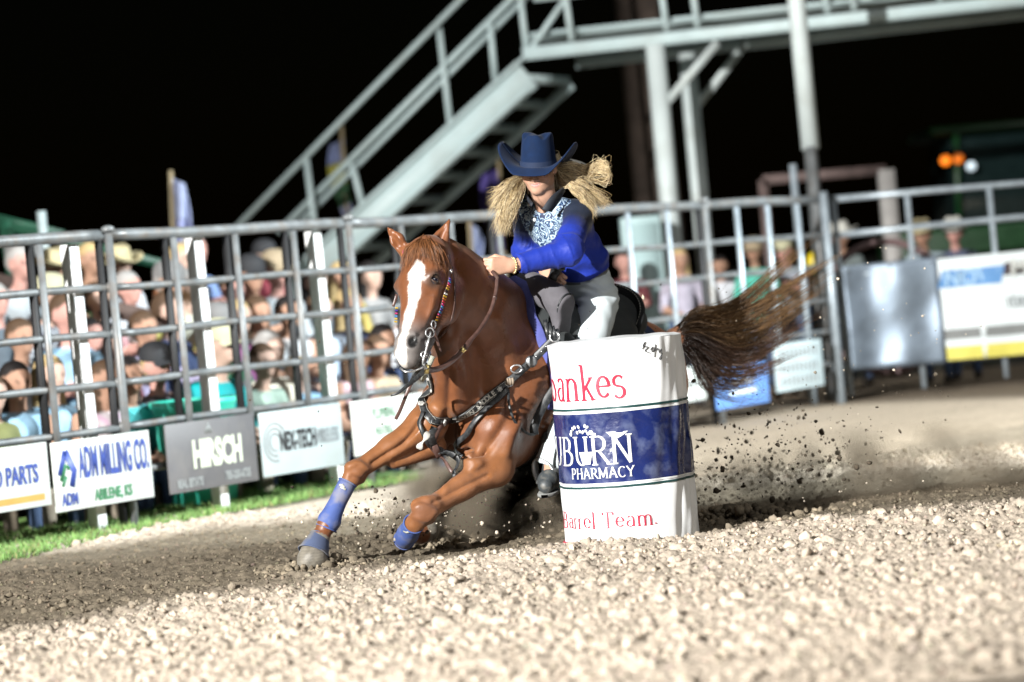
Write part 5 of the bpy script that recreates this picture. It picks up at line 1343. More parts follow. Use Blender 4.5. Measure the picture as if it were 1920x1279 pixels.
    for i, s in enumerate(np.linspace(0, 1, 12)):
        row = []
        for a in np.linspace(0, 2 * math.pi, nA + 1):
            cx, cy = math.cos(a), math.sin(a)
            r = 0.082 + s * (0.098 * abs(cx) ** 1.2 * 0.98 + 0.072 * abs(cy) ** 1.5); f = 0.100 + s * 0.066
            X, Y = r * cx, f * cy
            side = max(0, abs(cx) - 0.45) / 0.55
            Z = s ** 1.3 * (0.110 * side ** 1.15) - 0.030 * s ** 1.2 * max(0, abs(cy) - 0.35) - 0.006 * s
            row.append(hatp(X, Y, Z))
        G.append(row)
    m.grid(np.array(G)); brim = m
    crown = MB(); G = []
    for i, s in enumerate(np.linspace(0, 1, 22)):
        row = []
        for a in np.linspace(0, 2 * math.pi, nA + 1):
            cx, cy = math.cos(a), math.sin(a)
            if s < 0.66:
                q = s / 0.66; taper = 1 - 0.16 * q; X, Y = 0.083 * taper * cx, 0.101 * taper * cy; Z = 0.138 * q
            else:
                q = (s - 0.66) / 0.34; rr = math.cos(q * math.pi / 2) ** 0.8; X, Y = 0.083 * 0.84 * rr * cx, 0.101 * 0.84 * rr * cy; Z = 0.138 + 0.012 * math.sin(min(1, q * 3) * math.pi / 2)
            top = sstep(0.55, 0.75, s)
            dent = 0.014 * math.exp(-(X / 0.024) ** 2) * sstep(-0.08, 0.03, -Y + 0.02) + 0.022 * math.exp(-((abs(X) - 0.047) / 0.016) ** 2) * sstep(0.0, 0.05, Y)
            Z += -dent * top - 0.020 * top * sstep(0.0, -0.1, Y) + 0.010 * top * sstep(0.02, 0.09, Y) * 0
            pin = 0.012 * sstep(0.3, 0.66, s) * sstep(0.02, 0.08, Y) * (1 if abs(X) > 0.02 else abs(X) / 0.02)
            row.append(hatp(X * (1 - pin * 4), Y, Z))
        G.append(row)
    crown.grid(np.array(G))
    hat = crown.build('cowboy_hat', felt, root, True)
    b = brim.build('brim', felt, hat, True); sm = b.modifiers.new('solid', 'SOLIDIFY'); sm.thickness = 0.005; sm.offset = 0
    m = MB(); G = []
    for u in (0.0, 0.024):
        G.append([hatp(0.0850 * (1 - 0.03 * u / 0.024) * math.cos(a), 0.1030 * (1 - 0.03 * u / 0.024) * math.sin(a), u + 0.002) for a in np.linspace(0, 2 * math.pi, 49)])
    m.grid(G); m.build('hat_band', mat('hat_ribbon', (0.004, 0.014, 0.046), rough=0.85, bump=0.3, bs=300), hat, True)
    # ---- hair: many tapered strands
    hm = mat('blond_hair', rough=0.45, attr='Col', var=0.25, vs=60, bump=0, spec=0.5)
    SV, SQ, SCo = [], [], []
    g = np.random.default_rng(5)
    def strand(P, w0, c, n=12):
        P = spline(P, n); b = len(SV)
        vdir = nz(np.array([0, 1.0, 0.2]))
        for i, p in enumerate(P):
            d = nz(P[min(i + 1, n - 1)] - P[max(i - 1, 0)]); sd = nz(np.cross(d, vdir)); w = w0 * (1 - (i / (n - 1)) ** 2.2 * 0.9)
            SV.extend([p + sd * w, p + vdir * w * 0.7, p - sd * w])
            cc = np.array(c) * (0.75 + 0.45 * i / (n - 1)); SCo.extend([cc, cc, cc])
        for i in range(n - 1):
            for k in range(3):
                SQ.append([b + i * 3 + k, b + i * 3 + (k + 1) % 3, b + (i + 1) * 3 + (k + 1) % 3, b + (i + 1) * 3 + k])
    def col(): 
        t = g.uniform(); return np.array([0.46, 0.33, 0.155]) * (1 - t) + np.array([0.72, 0.60, 0.39]) * t if g.uniform() < 0.8 else np.array([0.15, 0.09, 0.045])
    # fall by the right cheek
    for i in range(640):
        t = g.uniform(); e = g.normal(0, 1, 6)
        s0 = at(966 + 22 * t, 326 + 8 * g.uniform(), 12.50 + 0.12 * g.uniform())
        if g.uniform() < 0.62:
            ex, ey = 926 + 26 * t + 5 * e[0], 418 + 28 * g.uniform()
            mid = (952 + 24 * t + 5 * e[1], 362 + 8 * e[2] * 0.5)
        else:
            ex, ey = 908 + 30 * g.uniform(), 352 + 62 * g.uniform()
            mid = (948 + 18 * t + 3 * e[1], 345 + 5 * e[2])
        strand([s0, at(*mid, 12.46 + 0.06 * e[3] * 0.5), at((ex + mid[0]) / 2 + 4 * e[4], (ey + mid[1]) / 2 + 3 * e[5], 12.46 + 0.03 * e[3]), at(ex, ey, 12.48 + 0.05 * e[3])], 0.0010, col())
    # blown back behind the left shoulder
    for i in range(760):
        e = g.normal(0, 0.85, 8); e[4:] *= 1.15; t = g.uniform(); k = g.uniform()
        s0 = at(1040 + 8 * t, 312 + 34 * t, 12.52 + 0.05 * g.uniform())
        if k < 0.35:
            P = [s0, at(1072 + 4 * e[0], 318 + 8 * e[1], 12.52), at(1105 + 5 * e[2], 322 + 7 * e[3], 12.53), at(1128 + 7 * e[4], 312 + 8 * e[5], 12.47), at(1138 + 5 * e[6], 322 + 9 * e[7], 12.48)]
        elif k < 0.62:
            P = [s0, at(1068 + 4 * e[0], 338 + 6 * e[1], 12.49), at(1095 + 5 * e[2], 350 + 7 * e[3], 12.50), at(1122 + 10 * e[4], 372 + 8 * e[5], 12.52), at(1132 + 9 * e[6], 382 + 8 * e[7], 12.53)]
        elif k < 0.95:
            P = [s0, at(1062 + 4 * e[0], 342 + 6 * e[1], 12.48), at(1084 + 6 * e[2], 356 + 5 * e[3], 12.47), at(1102 + 6 * e[4], 380 + 8 * e[5], 12.48), at(1110 + 7 * e[6], 398 + 9 * e[7], 12.49)]
        else:
            P = [s0, at(1075, 326 + 5 * e[1], 12.50), at(1108 + 5 * e[2], 336 + 5 * e[3], 12.53), at(1136 + 4 * e[4], 342 + 6 * e[5], 12.47), at(1142 + 3 * e[6], 325 + 5 * e[7], 12.48), at(1126 + 5 * e[0], 318 + 4 * e[1], 12.48)]
        strand(P, 0.0010, col(), 16)
    # cap of hair on the skull and behind
    for i in range(160):
        a = g.uniform(0.15, math.pi - 0.15) * (1 if g.uniform() < 0.5 else -1); 
        p0 = hd(0.078 * math.sin(a) * 0.98, -0.02 + 0.08 * math.cos(a) - 0.05, 0.045)
        p1 = hd(0.086 * math.sin(a), -0.05 + 0.07 * math.cos(a) - 0.03, -0.03); p2 = hd(0.090 * math.sin(a), -0.07 + 0.05 * math.cos(a), -0.10 - 0.05 * g.uniform())
        strand([p0, p1, p2], 0.004, col(), 7)
    me = mesh_np('hair', np.array(SV), np.array(SQ)); set_col(me, np.array(SCo)); link('hair', me, hm, root)
    # ---- paper back number, lifted by the wind
    paper = mat('number_paper', (0.72, 0.72, 0.68), rough=0.8, var=0.05)
    A = [at(1040, 290, 12.74), at(1060, 296, 12.78), at(1090, 303, 12.82), at(1115, 318, 12.84)]
    B = [at(1048, 330, 12.70), at(1066, 333, 12.74), at(1088, 338, 12.78), at(1110, 345, 12.80)]
    a_, b_ = spline(A, 10), spline(B, 10)
    m = MB().grid(np.stack([a_, (a_ + b_) / 2 + np.array([0, -0.012, 0]), b_], 1)); bn = m.build('back_number', paper, root, True)
    sm = bn.modifiers.new('solid', 'SOLIDIFY'); sm.thickness = 0.0012
    ink = mat('ink_black', (0.012, 0.012, 0.014), rough=0.6, var=0.05)
    for t0, t1, s0, s1 in ((0.38, 0.48, 0.08, 0.42), (0.30, 0.46, 0.30, 0.42), (0.66, 0.74, 0.1, 0.55), (0.60, 0.80, 0.42, 0.55)):
        q = []
        for (t, s) in ((t0, s0), (t1, s0), (t1, s1), (t0, s1)):
            i = t * 9; i0 = int(i); f = i - i0; A_ = a_[i0] * (1 - f) + a_[min(i0 + 1, 9)] * f; B_ = b_[i0] * (1 - f) + b_[min(i0 + 1, 9)] * f
            q.append(A_ * (1 - s) + B_ * s + np.array([0, -0.018, 0.002]))
        MB().quad(*q).build('digit_stroke', ink, bn)
    return root
rider = build_rider()
# ================================================================== tack
_eye = Vector((0, 0, EYE))
def hs(px, py, off=0.004, bvh=None):
    """point on the horse seen at a pixel, lifted by off, with its normal"""
    d = Vector(ray(px, py)).normalized()
    h = (bvh or HI['bvh']).ray_cast(_eye, d)
    if h[0] is None:
        h = (bvh or HI['bvh']).find_nearest(Vector(at(px, py, 12.15)))
    n = np.array(h[1]); n = n if n @ np.array(d) < 0 else -n
    return np.array(h[0]) + n * off, n
def hug(pts, n, off=0.005, free=()):
    """strap path over the horse through pixels"""
    P, N = [], []
    for x, y in spline(pts, n):
        r = hs(x, y, off)
        if r is not None: P.append(r[0]); N.append(r[1])
    P, N = np.array(P), np.array(N)
    if len(P) < 2: return P, N
    for _ in range(3):
        P[1:-1] = (P[:-2] + 2 * P[1:-1] + P[2:]) / 4; N[1:-1] = N[:-2] + N[1:-1] + N[2:]
    N /= np.linalg.norm(N, axis=1, keepdims=True)
    return P, N
def free_path(pts, n=24):
    return spline([at(*p) for p in pts], n)
def camn(P): return [nz(np.array([0, 0, EYE]) - p) for p in P]
leather_blk = mat('black_leather', (0.014, 0.016, 0.018), rough=0.42, var=0.3, vs=40, bump=0.3, bs=300, dirt=(0.10, 0.10, 0.10), damt=0.35, dscale=60, bdist=0.001)
leather_brn = mat('brown_leather', (0.075, 0.040, 0.033), rough=0.4, var=0.3, vs=40, bump=0.3, bs=300, bdist=0.001)
stitch_w = mat('white_stitching', (0.45, 0.44, 0.40), rough=0.7)
silver = mat('silver_metal', (0.55, 0.56, 0.57), rough=0.28, metal=0.9, var=0.15, vs=90)
brass = mat('brass_metal', (0.62, 0.50, 0.22), rough=0.28, metal=0.9, var=0.15, vs=90)

# eyes
eyeb = mat('horse_eye', (0.012, 0.012, 0.02), rough=0.06, var=0.1, bump=0, spec=0.9, coat=1.0)
for s in (-1, 1):
    c = HI['hp'](0.212, -0.038, 0.092 * s)
    bm = bmesh.new(); bmesh.ops.create_uvsphere(bm, u_segments=20, v_segments=14, radius=0.021)
    bmesh.ops.translate(bm, verts=bm.verts, vec=Vector(c)); me = bpy.data.meshes.new('eye'); bm.to_mesh(me); bm.free()
    link('eye', me, eyeb, horse)
    m = MB(); ax_d, ax_n, ax_w = HI['d'], HI['n'], HI['w'] * s
    for sg, th in ((-1, 0.0075), (1, 0.005)):
        P = []
        for a in np.linspace(0.05, math.pi - 0.05, 12):
            P.append(c + ax_w * 0.0165 + nz(ax_n + ax_w * 0.2) * math.cos(a) * 0.021 + ax_d * sg * (0.006 + 0.008 * math.sin(a)) - ax_w * 0.010 * abs(math.cos(a)) + ax_w * 0.003 * math.sin(a))
        m.tube(P, [th * (0.35 + 0.65 * math.sin(a)) for a in np.linspace(0.05, math.pi - 0.05, 12)], 8)
        m.build('eyelid', mat('eyelid_skin', (0.045, 0.026, 0.018), rough=0.5), horse, True); m = MB()

# strands shared by forelock, mane, tail
class Strands:
    def __init__(s): s.V = []; s.Q = []; s.C = []
    def add(s, P, w0, c0, c1, n=14, tip=0.1, vd=(0, -1.0, 0.2)):
        P = spline(P, n); b = len(s.V); vd = nz(vd)
        for i, p in enumerate(P):
            d = nz(P[min(i + 1, n - 1)] - P[max(i - 1, 0)]); sd = np.cross(d, vd); sd = nz(sd) if np.linalg.norm(sd) > 1e-4 else np.array([1.0, 0, 0])
            t = i / (n - 1); w = w0 * (1 - (1 - tip) * t ** 2)
            s.V.extend([p + sd * w, p + vd * w * 0.7, p - sd * w]); c = np.array(c0) * (1 - t) + np.array(c1) * t; s.C.extend([c, c, c])
        for i in range(n - 1):
            for k in range(3):
                s.Q.append([b + i * 3 + k, b + i * 3 + (k + 1) % 3, b + (i + 1) * 3 + (k + 1) % 3, b + (i + 1) * 3 + k])
    def build(s, name, m, parent):
        me = mesh_np(name, np.array(s.V), np.array(s.Q)); set_col(me, np.array(s.C)); return link(name, me, m, parent)
hairm = mat('horse_hair', rough=0.42, attr='Col', var=0.2, vs=50, bump=0, spec=0.5)
gh = np.random.default_rng(21)
st = Strands()
for i in range(260):                                        # forelock
    e = gh.normal(0, 1, 8); t = gh.uniform(-1, 1)
    p0 = at(798 + 10 * e[0] * 0.6, 447 + 3 * e[1], 11.95); sx = -1 if t < 0 else 1
    mid = hs(795 + 26 * t + 3 * e[2], 462 + 3 * e[3] + 8 * abs(t), 0.016); end = hs(792 + (46 if sx > 0 else 42) * t + 4 * e[4], 476 + 22 * abs(t) + 22 * gh.uniform(), 0.008 + 0.006 * gh.uniform())
    if mid is None or end is None: continue
    c = np.array([0.15, 0.060, 0.022]) * gh.uniform(0.6, 1.5); st.add([p0, mid[0] + HI['n'] * 0.006 * e[5], end[0] + HI['w'] * 0.006 * e[6]], 0.0016, c, c * 1.3, 10)
st.build('forelock', hairm, horse)
st = Strands()
for i in range(420):                                        # mane, thrown to the far side of the crest
    t = gh.uniform(); e = gh.normal(0, 1, 6)
    cx = np.interp(t, [0, 0.3, 0.6, 0.85, 1], [836, 868, 908, 955, 988]); cy = np.interp(t, [0, 0.3, 0.6, 0.85, 1], [458, 478, 503, 540, 566]); D = 12.07 + 0.5 * t
    p0 = at(cx + 3 * e[0], cy + 8 + 4 * e[1], D); p1 = at(cx + 5 * e[2], cy - 3 + 3 * e[3], D + 0.04)
    p2 = at(cx + 8 + 6 * e[4], cy + 26 + 8 * e[5], D + 0.20)
    c = np.array([0.11, 0.046, 0.018]) * gh.uniform(0.5, 1.6); st.add([p0, p1, p2], 0.0028, c, c, 8)
st.build('mane', hairm, horse)
st = Strands()                                              # tail streaming out to the side
root0 = HI['dock0']
for i in range(1250):
    e = gh.normal(0, 1, 12); v = np.clip(gh.beta(0.95, 0.95), 0, 1)            # 0 top edge ... 1 bottom edge
    clump = round(v * 24) / 24 + 0.010 * e[0]; vv = 0.22 * v + 0.78 * clump; sp_ = math.sin(round(v * 24) * 2.4)
    L = gh.uniform(0.55, 1.0) if gh.uniform() < 0.35 else gh.uniform(0.88, 1.0)
    ey = np.interp(vv, [0, 0.12, 0.3, 0.5, 0.7, 0.85, 1], [445, 480, 515, 560, 620, 690, 765]); exx = np.interp(vv, [0, 0.12, 0.3, 0.5, 0.7, 0.85, 1], [1500, 1535, 1545, 1525, 1500, 1455, 1395])
    my = np.interp(vv, [0, 0.3, 0.6, 0.85, 1], [560, 605, 655, 705, 735]); mx_ = np.interp(vv, [0, 0.3, 0.6, 0.85, 1], [1390, 1400, 1400, 1380, 1330])
    q0y = np.interp(vv, [0, 0.5, 1], [590, 618, 668]); q0x = np.interp(vv, [0, 0.5, 1], [1300, 1304, 1296])
    Dd = 13.70 + 0.03 * e[1]
    ey += 16 * sp_ - 16; exx += 26 + 22 * math.sin(round(v * 24) * 5.1)
    P = [root0 + np.array([0.02 * e[2], 0.02 * e[3], 0.012 * e[4]]), at(q0x + 3 * e[5], q0y + 5 * e[6], Dd + 0.04 * e[11]), at(mx_ + 6 * e[7], my + 5 * e[8], Dd + 0.05 * e[1]), at(exx + 8 * e[9], ey + 5 * e[10], Dd + 0.08 + 0.07 * e[1])]
    if L < 0.99:
        Ps = spline(P, 12)[:max(4, int(12 * L))]; P = Ps
    c0 = np.array([0.030, 0.013, 0.007]) * gh.uniform(0.4, 1.5); c1 = (np.array([0.14, 0.075, 0.030]) if vv < 0.55 else np.array([0.075, 0.036, 0.019])) * gh.uniform(0.35, 1.5)
    st.add(P, 0.0018 if gh.uniform() < 0.8 else 0.0028, c0, c1, 16, 0.12)
for i in range(60):                                         # stray hairs
    e = gh.normal(0, 1, 8)
    P = [root0, at(1310 + 10 * e[0], 660 + 35 * e[1], 13.70), at(1370 + 30 * e[2], 690 + 45 * e[3], 13.9), at(1430 + 60 * e[4], 660 + 90 * e[5], 13.95)]
    st.add(P, 0.0012, (0.05, 0.025, 0.015), (0.14, 0.08, 0.04), 16)
tail = st.build('tail', hairm, horse)

# ---- saddle pad and saddle, fitted round the trunk
def body_ray(a, th, r0=0.9):
    """trunk surface at station a, angle th from the back towards the left flank"""
    o = tw((a, r0 * math.sin(th), r0 * math.cos(th))); c = tw((a, 0, 0.0))
    d = Vector(c - o).normalized(); h = HI['bvh'].ray_cast(Vector(o), d)
    n = -np.array(d)
    return (np.array(h[0]) if h[0] is not None else c + n * 0.3), n
def shell(name, a0, a1, t0, t1, off0, off1, m, parent, na=14, nt=30, shape=None, bump=0.0):
    mb = MB(); top, bot = [], []
    for i in range(na):
        r1, r2 = [], []
        for j in range(nt):
            u, v = i / (na - 1), j / (nt - 1); a = a0 + (a1 - a0) * u; th = t0 + (t1 - t0) * v
            if shape: a, th = shape(u, v, a, th)
            p, n = body_ray(a, th); w = bump * math.sin(9 * u + 5 * v) 
            r1.append(p + n * (off1 + w)); r2.append(p + n * off0)
        top.append(r1); bot.append(r2)
    top, bot = np.array(top), np.array(bot)
    for _ in range(2):
        for G in (top, bot): G[1:-1, 1:-1] = (G[:-2, 1:-1] + G[2:, 1:-1] + G[1:-1, :-2] + G[1:-1, 2:] + 2 * G[1:-1, 1:-1]) / 6
    mb.grid(top); mb.grid(bot, True)
    for A, B, fl in ((top[0], bot[0], False), (top[-1], bot[-1], True)): mb.grid(np.stack([B, A], 0), fl)
    for A, B, fl in ((top[:, 0], bot[:, 0], True), (top[:, -1], bot[:, -1], False)): mb.grid(np.stack([B, A], 0), fl)
    return mb.build(name, m, parent, False), top
felt_p = mat('pad_felt', (0.065, 0.075, 0.25), rough=0.95, var=0.15, vs=40, bump=0.5, bs=400, sheen=0.05, bdist=0.001)
felt_n = mat('pad_navy', (0.008, 0.014, 0.04), rough=0.95, var=0.2, bump=0.4, bs=300, sheen=0.02)
pad, padtop = shell('saddle_pad', 0.10, -0.74, -1.45, 1.45, 0.002, 0.030, felt_n, None)
tag(pad, 'navy felt saddle pad with periwinkle front edge under the saddle', 'saddle pad')
m = MB(); P = [p for p in padtop[0]]
c_ = [nz(p - tw((0.1, 0, 0))) for p in P]
m.strap([p + h_f * 0.004 - n * 0.008 for p, n in zip(P, c_)], [nz(h_f * 0.8 + n * 0.6) for n in c_], 0.048, 0.014); m.build('pad_edge', felt_p, pad, True)
suede_g = mat('grey_suede', (0.085, 0.080, 0.090), rough=0.9, var=0.2, vs=18, bump=0.4, bs=300, sheen=0.05, bdist=0.001)
suede_d = mat('dark_suede', (0.022, 0.026, 0.027), rough=0.9, var=0.25, vs=18, bump=0.4, bs=300, sheen=0.05, bdist=0.001)
sad = empty('saddle', tw((-0.25, 0, 0.36)), 'black western saddle with grey suede swell and white buckstitching on the chestnut horse', 'saddle')
def sk_shape(u, v, a, th):
    e = abs(v - 0.5) * 2
    return a, th * (1 - 0.18 * abs(u - 0.45) ** 1.5)
skirt, sktop = shell('skirt', 0.03, -0.66, -1.18, 1.18, 0.031, 0.042, leather_blk, sad, shape=sk_shape)
# swell, horn, seat, cantle
S = SDF((-0.75, -0.36, 0.15), (0.25, 0.36, 0.75), 0.007)
S.bone((0.035, -0.135, 0.490), (0.035, 0.135, 0.490), 0.055, 0.055, k=0.03); S.bone((0.03, -0.07, 0.515), (0.03, 0.07, 0.515), 0.055, 0.055, k=0.04)
for s in (-1, 1): S.bone((0.03, 0.10 * s, 0.48), (0.00, 0.19 * s, 0.28), 0.05, 0.045, k=0.03); S.cut((0, 0.155, 0), (0, 1, 0)) if s > 0 else S.cut((0, -0.155, 0), (0, -1, 0))
V, Q = S.mesh(); V = relax(V, Q, 1); sw = link('swell', mesh_np('swell', tw(V), Q), suede_g, sad)
m = MB()                                                      # seam round the end cap
for s in (-1, 1):
    ring = [tw((0.035 + 0.053 * math.cos(a), 0.140 * s, 0.492 + 0.058 * math.sin(a))) for a in np.linspace(0, 2 * math.pi, 28)]
    MB().tube(ring, 0.0045, 6).build('seam_welt', leather_blk, sw, True)
hm_ = MB(); hm_.tube([tw((0.00, 0, 0.53)), tw((-0.01, 0, 0.58)), tw((-0.015, 0, 0.615)), tw((-0.015, 0, 0.622)), tw((-0.015, 0, 0.636))], [0.030, 0.023, 0.026, 0.042, 0.038], 20); hm_.build('horn', leather_blk, sad, True)
S = SDF((-0.80, -0.36, 0.10), (0.15, 0.36, 0.72), 0.0075)
S.bone((-0.02, 0, 0.36), (-0.34, 0, 0.325), 0.13, 0.15, k=0.05, ax=(0, 0, 1), flat=0.6); S.bone((-0.34, 0, 0.325), (-0.56, 0, 0.34), 0.15, 0.17, k=0.05, ax=(0, 0, 1), flat=0.65)
for s in (-1, 1): S.bone((-0.12, 0.10 * s, 0.31), (-0.42, 0.13 * s, 0.29), 0.09, 0.12, k=0.05)
V, Q = S.mesh(); link('seat', mesh_np('seat', tw(relax(V, Q, 1)), Q), suede_d, sad)
m = MB(); G = []
for u in np.linspace(0, 1, 8):                                # cantle: a dished, rising wall
    row = []
    for a in np.linspace(-1.35, 1.35, 32):
        rr = 0.195 - 0.02 * u; l = math.sin(a) * rr * (1 + 0.08 * u); hgt = (0.30 + 0.02 * math.cos(a)) + u * 0.17 * max(0.12, math.cos(a)) ** 0.55
        row.append(tw((-0.50 - 0.10 * math.cos(a) - 0.035 * u * math.cos(a) + 0.03, l, hgt)))
    G.append(row)
G = np.array(G); m.grid(G); ct = m.build('cantle', mat('black_suede', (0.006, 0.007, 0.008), rough=0.95, var=0.3, bump=0.4, bs=250), sad, True)
sm = ct.modifiers.new('solid', 'SOLIDIFY'); sm.thickness = 0.022; sm.offset = -1
def stitches(name, P, N, parent, every=0.013, ln=0.008, w=0.0032, mt=None):
    P = np.asarray(P); d = np.r_[0, np.cumsum(np.linalg.norm(np.diff(P, axis=0), axis=1))]; k = 0.0; mb = MB()
    while k + ln < d[-1]:
        p0 = np.array([np.interp(k, d, P[:, c]) for c in range(3)]); p1 = np.array([np.interp(k + ln, d, P[:, c]) for c in range(3)])
        n = nz([np.interp(k, d, np.asarray(N)[:, c]) for c in range(3)])
        mb.strap([p0, (p0 + p1) / 2, p1], [n, n, n], w, 0.003); k += every
    o = mb.build(name, mt or stitch_w, parent, True); o['kind'] = 'stuff'; return o
ed = G[-1]; stitches('buckstitching', ed - h_u * 0.006, [nz(h_f * 0.3 + h_u * 0.5 + nz(p - tw((-0.5, 0, 0.3)))) for p in ed], ct, 0.017, 0.011, 0.007)
cen_ = [tw((-0.50 - 0.10 * math.cos(a) + 0.03, math.sin(a) * 0.2, 0.31)) for a in np.linspace(-1.4, 1.4, 30)]
jk, jtop = shell('back_jockey', -0.42, -0.64, -0.9, 0.9, 0.042, 0.052, leather_blk, sad, 8, 24)
P = [p for p in jtop[-1]]; stitches('buckstitching', P, [nz(p - tw((-0.6, 0, 0))) for p in P], jk, 0.017, 0.011, 0.006)
for j in (19, 22):
    P = [jtop[i][j] for i in range(8)]; stitches('buckstitching', P, [nz(p - tw((-0.5, 0, 0))) for p in P], jk, 0.017, 0.011, 0.006)
# front jockey: the rounded dark flap by the thigh, both sides
for s in (-1, 1):
    def fj(u, v, a, th):
        ang = v * 2 * math.pi; r = u
        return 0.01 + 0.095 * r * math.cos(ang), s * (0.60 + 0.30 * r * math.sin(ang))
    mb = MB(); G1 = []
    for i in range(7):
        row = []
        for j in range(25):
            a, th = fj(i / 6, j / 24, 0, 0); p, n = body_ray(a, th); row.append(p + n * (0.072 + 0.018 * (1 - (i / 6) ** 2)))
        G1.append(row)
    mb.grid(np.array(G1), s > 0); o = mb.build('front_jockey', suede_d, sad, True); sm = o.modifiers.new('solid', 'SOLIDIFY'); sm.thickness = 0.01; sm.offset = 0
# fenders and stirrups
for s in (-1, 1):
    ank = RJ['lank'] if s > 0 else RJ['rank']
    p0 = tw((-0.10, 0.27 * s, 0.24)); p1 = tw((0.00, 0.33 * s, 0.02)); p2 = ank + h_l * 0.055 * s + h_f * 0.01 + np.array([0, 0, 0.02]); p3 = ank + h_l * 0.058 * s + h_f * 0.02 - np.array([0, 0, 0.075])
    P = spline([p0, p1, p2, p3], 20); mb = MB(); mb.strap(P, [h_l * s] * 20, list(np.interp(np.linspace(0, 1, 20), [0, 0.4, 0.75, 1], [0.11, 0.17, 0.10, 0.05])), 0.006)
    fd = mb.build('fender', suede_d, sad, True)
    c = ank - np.array([0, 0, 0.085]) + h_f * 0.05
    ring = [c + h_l * 0.074 * math.cos(a) + np.array([0, 0, 1]) * 0.075 * math.sin(a) + np.array([0, 0, 0.02]) for a in np.linspace(-0.75, math.pi + 0.75, 26)]
    mb = MB().strap(ring, [nz(p - c) for p in ring], 0.05, 0.010); mb.bar(ring[0], ring[-1], 0.05, 0.014); mb.build('stirrup', mat('stirrup_metal', (0.30, 0.31, 0.31), rough=0.4, metal=0.7, var=0.2), fd, True)
# cinch and latigo bundle
P, N = [], []
for th in np.linspace(0.95, math.pi - 0.2, 22):
    p, n = body_ray(0.04, th); P.append(p + n * 0.012); N.append(n)
MB().strap(P, N, 0.075, 0.012).build('cinch', leather_blk, sad, True)
P, N = [], []
for th in np.linspace(-0.95, -math.pi + 0.2, 22):
    p, n = body_ray(0.04, th); P.append(p + n * 0.012); N.append(n)
MB().strap(P, N, 0.075, 0.012).build('cinch', leather_blk, sad, True)
for k in range(4):
    pp = [at(1022 + 7 * k, 600 + 6 * k, 12.30), at(1026 + 7 * k, 622 + 2 * k, 12.27), at(1030 + 6 * k, 640 + 3 * k, 12.29), at(1036 + 5 * k, 656, 12.32)]
    P = spline(pp, 12); MB().strap(P, camn(P), 0.018, 0.006).build('latigo', leather_blk, sad, True)
dr = at(1040, 632, 12.27); ring = [dr + 0.022 * (math.cos(a) * np.array([1.0, 0, 0]) + math.sin(a) * np.array([0, 0.2, 1.0])) for a in np.linspace(0, 2 * math.pi, 20)]
MB().tube(ring, 0.005, 8).build('dee_ring', silver, sad, True)

# ---- breast collar
bc = empty('breast_collar', tw((0.42, 0, -0.15)), 'black leather breast collar with white studded lettering across the horse chest', 'breast collar')
P1, N1 = hug([(951, 718), (939, 727), (914, 748), (890, 764), (866, 778), (841, 788), (821, 791), (808, 788)], 50, 0.010)
s1 = MB().strap(P1, N1, 0.040, 0.010).build('collar_strap', leather_blk, bc, True)
P2, N2 = hug([(811, 792), (800, 778), (791, 756), (789, 728), (792, 706), (799, 688), (811, 668)], 40, 0.010)
s2 = MB().strap(P2, N2, 0.034, 0.010).build('collar_strap', leather_blk, bc, True)
for PP, NN, sp in ((P1, N1, s1), (P2, N2, s2)):
    for sg in (-1, 1):
        E_ = []
        for i in range(len(PP)):
            d = nz(PP[min(i + 1, len(PP) - 1)] - PP[max(0, i - 1)]); E_.append(PP[i] + np.cross(d, NN[i]) * sg * 0.0155 + NN[i] * 0.0062)
        MB().tube(E_, 0.0007, 5).build('edge_stitching', stitch_w, sp, True)
# studded lettering along the strap
def strap_marks(PP, NN, i0, i1, words, parent):
    d = np.r_[0, np.cumsum(np.linalg.norm(np.diff(PP, axis=0), axis=1))]; a, b = d[i0], d[i1]
    for k, t in enumerate(np.linspace(a, b, len(words))):
        if words[k] == ' ': continue
        p = np.array([np.interp(t, d, PP[:, c]) for c in range(3)]); n = nz([np.interp(t, d, NN[:, c]) for c in range(3)]); p2 = np.array([np.interp(t + 0.004, d, PP[:, c]) for c in range(3)])
        e = nz(p2 - p); sd = np.cross(e, n)
        X = e if e[0] > 0 else -e; Y = np.cross(n, X); q = p + n * 0.0066
        text_obj('letter', words[k], 0.032, q, X, Y, n, stitch_w, parent, 0.0012, 0.0012)
strap_marks(P1, N1, 30, 11, list('SEVEN SADDLE'), s1)
def rosette(p, n, r, m, parent, nm='concho'):
    p = np.asarray(p); n = nz(n); e = nz(np.cross(n, [0.1, 0.2, 1])); f = np.cross(n, e); mb = MB()
    mb.tube([p - n * 0.002, p + n * 0.003, p + n * 0.006], [r, r, r * 0.55], 16); o = mb.build(nm, m, parent, True)
    for a in np.linspace(0, 2 * math.pi, 7)[:-1]:
        q = p + (e * math.cos(a) + f * math.sin(a)) * r * 0.72; MB().tube([q, q + n * 0.005, q + n * 0.007], [r * 0.33, r * 0.33, r * 0.15], 8).build('petal', m, o, True)
white_c = mat('white_concho', (0.42, 0.42, 0.40), rough=0.4)
rosette(P1[8], N1[8], 0.013, white_c, bc)
for (x, y) in ((825, 791), (789, 764)):
    r = hs(x, y, 0.020); rosette(r[0], r[1], 0.016, white_c, bc)
for (x, y) in ((790, 718), (790, 735), (795, 698), (800, 688)):
    r = hs(x, y, 0.017); MB().tube([r[0] - r[1] * 0.002, r[0], r[0] + r[1] * 0.004], [0.009, 0.009, 0.005], 10).build('stud', white_c, bc, True)
r = hs(953, 716, 0.012); e_ = nz(np.cross(r[1], [0, 0, 1])); f_ = np.cross(r[1], e_)
MB().tube([r[0] + 0.020 * (e_ * math.cos(a) + f_ * math.sin(a)) for a in np.linspace(0, 2 * math.pi, 20)], 0.0045, 8).build('ring', silver, bc, True)
